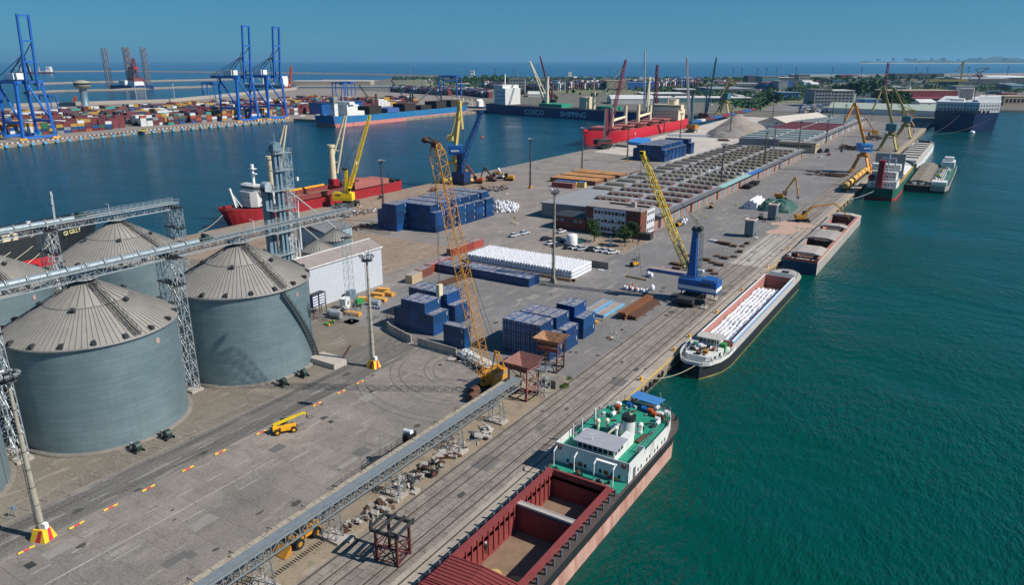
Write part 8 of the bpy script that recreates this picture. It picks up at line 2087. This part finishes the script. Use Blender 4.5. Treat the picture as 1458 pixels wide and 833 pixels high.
MB().bx(-52,-30,0,42,26,9).build('platform_hull','hull_navy',t); b = MB(); b.bx(-18,-24,9,8,4,20); b.bx(16,-20,9,40,4,18); b.build('deckhouse','white',t); MB().bx(4,-14,9,30,12,26).build('red_module','box_dark_red',t); b = MB(); b.lattice((10,4,26),(10,4,70),10,4,.6,.35,8); b.build('derrick','lat_maroon',t); MB().bx(4,-8,46,26,6,50).build('helideck','red',t)
def farship(px,py,L,rz,label,hc,s=1.0):
    t = thing('far_ship',label,'ship',(*P(px,py,-2.5),0),rz); hull(L,L*.16,5*s,.12,.03,.9,3,1,0,0,(hc,'boot_red','lightdeck'),t); b = MB(); b.bx(-9*s,6,5*s,9*s,24*s,20*s); b.bx(-11*s,9,20*s,11*s,20*s,25*s); b.build('superstructure','ship_white',t)
    b = MB()
    for k in range(3): b.beam((0,50*s+k*35*s,5*s),(0,50*s+k*35*s,26*s),2*s); b.beam((0,50*s+k*35*s,10*s),(0,72*s+k*35*s,22*s),1.2*s)
    b.build('crane_post','cream',t)
farship(76,104.5,190,R(130),'distant dark red ship lying off the breakwater at the left edge','hull_dkblue',1.3); farship(410,124,150,R(95),'white bridged ship behind the pair of blue gantry cranes','hull_white',1.0)
farship(690,157,60,R(80),'small dark tug between the blue and navy bulk carriers','hull_navy',.5)
# long conveyor pier along the terminal back edge
b = MB(); 
for (px,py,px2,py2) in ((20,153,240,146),(240,146,420,128)):
    a_, c_ = Vector((*P(px,py),3)), Vector((*P(px2,py2),3)); b.beam(a_,c_,8,5)
tag(b.build('terminal_back_wall','concrete'),'long pale wall along the back edge of the container terminal','wall')
# ================================================================ buildings behind the port
M('far_dark','#4b5357',.8,0,.15,.1); M('far_teal','#5c7f88',.7,0,.12,.1); M('far_tan','#9c8d78',.8,0,.15,.1); M('far_red','#7c2c34',.7,0,.12,.1); M('far_blue','#2b5f9d',.6,0,.12,.1); M('far_white','#c9cac6',.7,0,.08,.1); M('far_grey','#878d90',.8,0,.12,.1); M('far_roof','#6d6a69',.85,0,.15,.1)
def bld(px,py,w,h,d,wall,label,roof='far_roof',win=0,gable=0,name='building',rz=None,cat='building'):
    """w, h in photo pixels at the foot's distance, d depth in metres"""
    x,y = P(px,py); dist = math.hypot(x,y); k = dist/1040*.99; W,H = w*k, h*k
    t = thing(name,label,cat,(x,y,0),R(32.5) if rz is None else rz)
    MB().bx(0,0,0,W,d,H).build('wall',wall,t)
    if gable: b = MB(); b.ext([(-.5,-.5,H),(-.5,d+.5,H),(-.5,d/2,H+gable)],(W+1,0,0)); b.build('roof',roof,t)
    else: MB().bx(-.4,-.4,H,W+.4,d+.4,H+.9).build('roof',roof,t)
    for r_ in range(win):
        z = H*(r_+.55)/win; strip(t,(W*.04,-.1,z),(W*.96,-.1,z),max(5,int(W/6)),H/win*.42,fill=.62,th=.12)
    return t
B = [(415,121,105,5,60,'far_tan','long cream warehouse along the back of the terminal',0,'far_white',0),(425,126,150,2.5,60,'far_grey','low grey shed roofs before the long cream warehouse',0,'far_grey',0),
 (670,109,5,8,30,'far_white','lone white block standing at the sea edge left of centre',2,'far_white',0),(809,110,5,7,30,'far_white','small white block at the sea edge above the red lattice boom',0,'far_white',0),
 (725,134,22,20,40,'far_grey','grey office tower with window bands behind the navy carrier',5,'far_roof',0),(737,133,11,19,30,'far_white','white stair tower attached right of the grey office tower',1,'far_white',0),
 (712,137,26,5,60,'far_white','low white hall right beside the navy carrier bridge',0,'far_white',4),(752,138,30,4,60,'far_white','second low white hall behind the navy carrier cranes',0,'far_white',4),(729,116,8,3,40,'far_white','tiny white shed in the greenery left of the office tower',0,'far_white',0),
 (864,128,28,12,60,'far_tan','tan cargo block behind the maroon lattice boom',0,'far_tan',0),(892,128,44,9,70,'far_blue','blue roofed warehouse behind the white lattice boom',0,'far_blue',0),(917,128,18,6,50,'far_tan','cream wall under the blue roofed warehouse',0,'far_tan',0),
 (870,148,60,7,50,'far_white','white wrapped cargo hall behind the red bulk carrier bow',0,'far_white',5),(915,140,60,6,60,'far_dark','dark flat shed behind the red bulk carrier, left',0,'far_white',0),(938,146,80,6,60,'far_teal','long white roofed shed behind the red bulk carrier',0,'far_white',0),
 (963,136,26,8,40,'far_dark','grey glazed block behind the red bulk carrier bridge',1,'far_white',0),(1005,146,62,6,50,'far_dark','long dark shed with white roof edge right of the teal crane',1,'far_white',0),(1050,144,8,7,40,'far_white','white gable end with a dark red emblem at the end of the long dark shed',0,'far_white',0),
 (1012,132,56,5,120,'far_grey','very long saw roofed grey warehouse, left part',1,'far_grey',0),(1044,126,52,6,80,'far_grey','grey warehouse behind the saw roofed one',1,'far_grey',0),(1090,127,20,8,60,'far_blue','blue hall with a red roof line right of the saw roofed warehouse',0,'far_red',0),
 (1108,128,12,11,50,'far_grey','grey box building between the blue hall and the blue tower',0,'far_grey',0),(1118,128,10,11,40,'far_blue','small bright blue tower building',0,'far_blue',0),(1112,141,24,8,40,'far_blue','low blue office with a white right wall',2,'far_teal',0),
 (1065,117,14,8,50,'far_dark','dark building with light roof on the skyline, left',0,'far_dark',0),(1085,118,22,8,60,'far_teal','teal grey flat hall on the skyline',0,'far_roof',0),(1105,117,22,6,60,'far_dark','dark flat hall with a pale roof edge on the skyline',0,'far_white',0),(1128,115,8,8,40,'far_grey','pale grey block on the skyline',2,'far_white',0),
 (1137,116,14,9,40,'far_grey','larger pale grey block on the skyline',3,'far_grey',0),(1145,121,12,4,40,'far_white','white arched hall below the skyline blocks',0,'far_white',4),(1156,124,10,4,40,'far_white','second white arched hall right of the first',0,'far_white',4),(1140,140,2,1,10,'far_red','stub',0,'far_red',0),
 (1158,152,22,21,40,'far_grey','grey six storey office slab, left half',5,'far_roof',0),(1179,151,32,19,40,'far_grey','grey office slab with window bands, right half',5,'far_white',0),(1206,148,10,12,30,'far_white','white panelled block at the right end of the office slab',0,'far_white',0),
 (1232,136,24,9,40,'far_teal','teal block with a white pitched roof behind the olive cranes',1,'far_white',4),(1230,149,26,6,40,'far_blue','low blue fronted hall behind the olive cranes',0,'far_teal',0),(1262,140,88,9,60,'far_red','long maroon warehouse with a pink roof edge',0,'far_tan',0),
 (1290,146,70,5,40,'far_dark','dark shed in front of the long maroon warehouse',0,'far_red',0),(1198,111,22,3.5,60,'far_red','dark red long hall near the sea edge',0,'far_red',0),(1215,112,5,3,30,'far_white','small white end of the dark red hall',0,'far_white',0),
 (1150,108,48,1.4,60,'far_white','long thin white roof at the sea edge, left',0,'far_white',0),(1206,108.5,28,1.4,60,'far_white','long thin white roof at the sea edge, middle',0,'far_white',0),(1300,110.5,50,2,60,'far_white','long thin white roof at the sea edge behind trees',0,'far_white',0),
 (1350,116,60,4,80,'far_white','white roofed long hall behind the yellow portal crane',0,'far_white',0),(1366,122,60,8,100,'far_dark','dark industrial hall behind the dark blue ship, centre',0,'far_grey',4),(1410,120,48,8,90,'far_dark','dark industrial hall at the right, its roof pale',0,'far_white',4),
 (1406,110,34,2,60,'far_white','white roof strip at the right sea edge',0,'far_white',0),(1440,128,18,5,60,'far_teal','teal shed at the right edge of the photo',0,'far_teal',3),(1428,150,30,10,40,'far_tan','low tan building at the right shore with a dark opening',1,'far_tan',0),(1432,140,12,5,30,'far_red','red roofed hut behind the tan shore building',0,'far_red',0),
 (1309,154,20,7,30,'far_white','white arched hangar left of the dark blue ship',0,'far_white',4),(1274,112,60,6,60,'far_dark','dark wooded block of sheds right of the trees',0,'far_dark',0),(1360,135,22,10,30,'far_grey','grey funnel like block behind the dark blue ship',0,'far_grey',0),
 (960,117,12,5,40,'far_white','white and blue block in the greenery above the red carrier',0,'far_blue',0),(975,115,10,4,40,'far_white','small white house in the far greenery',0,'far_white',0),(1022,121,16,4,40,'far_tan','pinkish long house left of the saw roofed warehouse',0,'far_red',0),
 (930,124,20,3,50,'far_red','low reddish shed in the greenery behind the white lattice boom',0,'far_red',0),(652,122,14,2.5,40,'far_white','low white greenhouse in the green fields left of centre',0,'far_white',0),(690,118,12,2,40,'far_white','second low white roof in the green fields',0,'far_white',0),(605,116,5,2,20,'far_white','tiny white house on the shore left of the fields',0,'far_white',0),(860,113,14,1.6,40,'far_tan','long tan roof on the central skyline',0,'far_tan',0),(880,117,40,2.4,60,'far_tan','long tan roof above the dark container stacks',0,'far_tan',0)]
for px,py,w,h,d,wl_,lb,win,rf,gb in B:
    if lb != 'stub': bld(px,py,w,h,d,wl_,lb,rf,win,gb)
# ground colours of the hinterland
pave_mat('hinter_green','#55603c','#6c6a4c','#4b4a3a',None,cracks=0,stains=.6); pave_mat('hinter_grey','#4b4d48','#666157','#54504a',None,cracks=0,stains=.6)
def gpoly(name,pts,z,mat): b = MB(); b.add([(*P(x,y),z) for x,y in pts],[tuple(range(len(pts)))]); struct(b,name,mat)
gpoly('field_ground',[(470,126),(640,136),(700,150),(970,163),(1010,159),(1075,155),(1150,151),(1300,154),(1320,146),(1458,150),(1458,107),(1300,108.8),(1140,109.8),(1000,110.8),(860,110.8),(700,109.8),(565,110)],.25,'hinter_grey')
b = MB(); b.add([(x,y,.2) for x,y in ((-555,944),(-300,886),(-52,908),(-34,1185),(415,1405),(2400,2560),(2400,5000),(-500,4100),(-1000,2900),(-560,1100))],[tuple(range(10))]); struct(b,'hinterland_ground','hinter_grey')
gpoly('field_ground',[(540,121),(700,130),(830,134),(960,136),(980,113),(860,112),(700,111),(600,112)],.5,'hinter_green')
gpoly('field_ground',[(1000,128),(1150,130),(1158,118),(1150,112),(1000,112)],.5,'hinter_green')
gpoly('field_ground',[(1040,165),(1075,158),(1150,146),(1130,138),(1060,150),(1015,162)],.45,'hinter_green')
gpoly('access_road',[(1080,158),(1150,160),(1160,150),(1115,146)],.6,'asph_grey')
# railway wagons behind the bulk yard
for i in range(14):
    px,py = 985+i*6.2, 176-i*1.35; c = random.choice(('far_red','rust','far_white','far_blue','far_red')); x,y = P(px,py)
    t = thing('rail_wagon',f'open freight wagon in the train behind the bulk yard, {ordn(i)} from the left','rail wagon',(x,y,.1),R(-16),'freight wagons behind the bulk yard'); MB().bx(-1.5,0,1,1.5,15,3.4).build('wagon_body',c,t); MB().bx(-1.2,.5,.2,1.2,14.5,1).build('underframe','black',t)
# far trees
random.seed(41); leaf_mat('leaf_far','#1f4232','#3e5f3a')
def ftree(px,py,h,l,r=None,g='trees behind the port'): 
    k = math.hypot(*P(px,py))/1040; H = h*k
    return tree(*P(px,py),l,10,4.4,seed=random.choice((11,12,13)),mat='leaf_far',group=g,n=240,lf=1.0,scale=H/10)
i = 0
for px,py,h in ((1188,134,13),(1196,137,16),(1204,138,17),(1212,139,21),(1220,141,23),(1228,140,24),(1236,139,22),(1244,137,22),(1250,132,18),(1226,130,16),(1210,131,14),(1240,126,14)): ftree(px,py,h,f'dark green tree in the grove behind the office slab, {ordn(i)} from the left'); i += 1
for i,(px,py,h) in enumerate(((1262,158,24),(1269,159,28),(1276,159,26),(1283,158,27),(1289,157,20))): ftree(px,py,h,f'tall dark tree behind the olive portal cranes, {ordn(i)} from the left')
for i,(px,py,h) in enumerate(((1097,150,17),(1105,150,16),(1092,152,10))): ftree(px,py,h,f'dark tree in the trio above the white tent, {ordn(i)} counted')
for i,(px,py,h) in enumerate(((1080,143,7),(1086,143,6),(1126,133,9),(1132,131,8),(1164,150,10),(1153,152,9),(1172,151,8))): ftree(px,py,h,f'round green tree near the blue low office, {ordn(i)} counted')
for i in range(26): px = 730+i*11+random.uniform(-4,4); ftree(px,random.uniform(132,145) if px<960 else random.uniform(121,131),random.uniform(5,9),f'scrubby green tree behind the carriers, {ordn(i)} from the left')
for i in range(16): px = 1150+i*11; ftree(px,random.uniform(112,120),random.uniform(5,8),f'small dark tree near the right skyline, {ordn(i)} from the left')
for i,(px,py,h) in enumerate(((1312,152,6),(1322,157,8),(1330,112,7),(1296,112,6),(1310,111,7))): ftree(px,py,h,f'dark tree left of the dark blue ship, {ordn(i)} counted')
def wood(label,pts,n,h,seed,lf=3.2,mat='leaf_far'):
    random.seed(seed); b = MB()
    for k in range(n):
        f = random.uniform(0,len(pts)-1.001); j = int(f); u = f-j; px = pts[j][0]+(pts[j+1][0]-pts[j][0])*u; py = pts[j][1]+(pts[j+1][1]-pts[j][1])*u+random.uniform(-pts[j][2],pts[j][2]); x,y = P(px,py)
        r = random.uniform(3,8); hh = random.uniform(.5,1)*h*(.7+.5*math.sin(px*.23)**2)
        for q in range(12):
            u_ = Vector((random.gauss(0,1),random.gauss(0,1),random.gauss(0,.7))).normalized(); c = Vector((x,y,hh*.55))+Vector((u_.x*r,u_.y*r,u_.z*hh*.5)); d1 = Vector((random.uniform(-1,1),random.uniform(-1,1),random.uniform(-.6,.6))).normalized()*lf; d2 = d1.cross(Vector((random.uniform(-1,1),random.uniform(-1,1),1))).normalized()*lf*.8
            b.add([c-d1,c-d2,c+d1,c+d2],[(0,1,2,3)])
    tag(b.build('wood',mat),label,None,None,'stuff')
wood('belt of trees and scrub along the far shore',[(560,112,1.5),(700,113,2.2),(860,113,2.2),(1000,114,2.5),(1140,113,2),(1300,112,2),(1458,111,2)],1500,7,51)
wood('scattered scrub between the far buildings',[(620,118,5),(760,122,6),(900,123,6),(1000,132,12),(1080,146,8),(1100,134,12),(1160,128,10),(1300,124,8),(1458,124,8)],2000,8,52,2.4)
wood('dark wooded mound behind the green field',[(662,117,1.2),(700,115.5,2.4),(728,117,1.2)],700,16,53,4)
# town clutter: small sheds, lorries, stacks that nobody could count
random.seed(61); b = MB()
for k in range(1500):
    px = random.uniform(600,1458); py = random.triangular(111,150 if px>1000 else 136,114)
    if 1150<px<1260 and py>120 or px>1300 and py>124: continue
    x,y = P(px,py); s_ = math.hypot(x,y)/1040*.9; b.box((x,y,s_*.5),(random.uniform(1,6)*s_,random.uniform(1,4)*s_,random.uniform(.8,2.2)*s_),random.uniform(0,3),random.choice((0,0,1,2,3,4,5,6,6,7)))
for k in range(170):
    px = random.uniform(640,1440); py = random.uniform(112,124 if px<1000 else 134); x,y = P(px,py); s_ = math.hypot(x,y)/1040*.9
    if 1180<px<1260 and py>120: continue
    b.box((x,y,s_*1.6),(random.uniform(8,26)*s_,random.uniform(4,9)*s_,random.uniform(2.5,5)*s_),R(random.choice((0,0,20,32,-10))),random.choice((0,0,1,1,2,3,4,5,5,6,6)))
tag(b.build('town_clutter',['far_white','far_grey','far_tan','far_red','far_blue','far_dark','far_teal','box_mustard']),'scatter of small sheds, lorries and stacks behind the port',None,None,'stuff')
b = MB()
for k in range(260):
    px,py = random.uniform(1140,1178),random.uniform(152,161); x,y = P(px,py); b.box((x,y,2),(3.5,3.5,random.uniform(2,5)),k,random.choice((0,1,2,3)))
tag(b.build('bale_heap',['far_white','far_blue','far_tan','box_navy']),'large heap of blue and white scrap bales before the office slab',None,None,'stuff')
b = MB()
for k in range(200): px,py = random.uniform(1060,1113),random.uniform(129,136); x,y = P(px,py); b.box((x,y,2),(5,3,3.4),k,random.choice((0,1,2,3,4)))
tag(b.build('parked_lorries',['far_white','box_mustard','box_dark_red','far_dark','box_blue']),'crowded lot of lorries and stacks before the saw roofed warehouse',None,None,'stuff')
# poles on the skyline, slipway cranes at the right
for i,px in enumerate((590,705,732,868,1017,1043,1055,1077,1090,1104,1132,1183,1225,1302,1318,1432,1376,196,250,210)):
    py = 116 if px > 560 else 150; x,y = P(px,py); k = math.hypot(x,y)/1040; H = (18 if px>560 else 32)*k*.9
    t = thing('light_pole',f'thin tall light pole on the {"skyline" if px>560 else "terminal"}, {ordn(i)} counted','light mast',(x,y,0),0,'thin far light poles'); MB().beam((0,0,0),(0,0,H),.45*k,.45*k).build('pole','lat_grey' if px<560 else 'far_dark',t); MB().box((0,0,H),(2.4*k,1.2*k,.7*k)).build('lamp_head','far_dark',t)
def gol(px,py,s,label):
    t = thing('slipway_crane',label,'crane',(*P(px,py),0),R(32)); b = MB()
    for xx in (-32,-24,30,36): b.beam((xx*s,0,0),(xx*.92*s,0,28*s),2*s)
    b.build('crane_leg','crane_olive',t); MB().beam((-44*s,0,30*s),(46*s,0,30*s),4*s,5*s).build('crane_bridge','crane_olive',t); b = MB(); b.beam((30*s,0,32*s),(30*s,0,74*s),3*s); b.beam((30*s,0,74*s),(18*s,0,50*s),1.6*s); b.build('crane_tower','crane_olive',t)
gol(1346,133,.85,'yellow brown gantry crane with a raised jib beyond the dark blue ship')
t = thing('shipyard_crane','dark folded jib crane above the industrial halls at the right','crane',(*P(1392,124),0),R(32)); b = MB(); b.beam((0,0,0),(0,0,26),3); b.beam((-26,0,22),(20,0,46),2); b.beam((20,0,46),(-14,0,44),1.4); b.beam((-14,0,44),(4,0,30),1.4); b.build('crane_frame','far_dark',t); MB().bx(-5,-4,24,5,4,30).build('crane_cab','far_red',t)
for px,py,l,c_ in ((412,128,'thin rust orange crane jib behind the pair of blue gantry cranes','orange'),(104,150,'small orange crane jib on the terminal back wall','orange')):
    t = thing('jib_crane',l,'crane',(*P(px,py),0),R(32)); k = math.hypot(*P(px,py))/1040; b = MB(); b.lattice((0,0,0),(5*k,0,(30 if px>200 else 10)*k),3*k,1.5*k,.35*k,.2*k); b.build('jib',c_,t); MB().bx(-3*k,-3,0,3*k,3,3*k).build('crane_base','dark_steel',t)
# cars and lorries on the roads
random.seed(71)
for i,(px,py,c) in enumerate(((430,166,'#e8e8e8'),(452,165,'#d5d8da'),(204,187,'#d8c53a'),(65,181,'#e8e8e8'),(236,176,'#dfe3e6'),(390,166,'#cfd4d8'))): car(px,py,R(random.uniform(-30,30)),c,f'far van on the terminal quay, {ordn(i)} counted',group='vans on the terminal quay').scale=(1.5,1.5,1.8)
for i,(px,py) in enumerate(((1168,224),(1180,221),(1262,190),(1270,178),(1243,196))): car(px,py,R(random.uniform(-20,20)),random.choice(('#cfd3d6','#2a2d31','#8b1f24')),f'far car on the quayside road, {ordn(i)} counted',group='far cars on the quayside road')
# ---------------------------------------------------------------- haze
m = bpy.data.materials.new('haze'); m.use_nodes = True; nt = m.node_tree; nt.nodes.clear()
o_ = nt.nodes.new('ShaderNodeOutputMaterial'); v_ = nt.nodes.new('ShaderNodeVolumePrincipled'); v_.inputs['Color'].default_value = (.30,.66,1.0,1); v_.inputs['Density'].default_value = .000034; v_.inputs['Anisotropy'].default_value = .2
nt.links.new(v_.outputs[0],o_.inputs['Volume'])
b = MB(); b.bx(-59000,-2900,-13,59000,59000,320); hz = b.build('haze',m); tag(hz,kind='stuff')
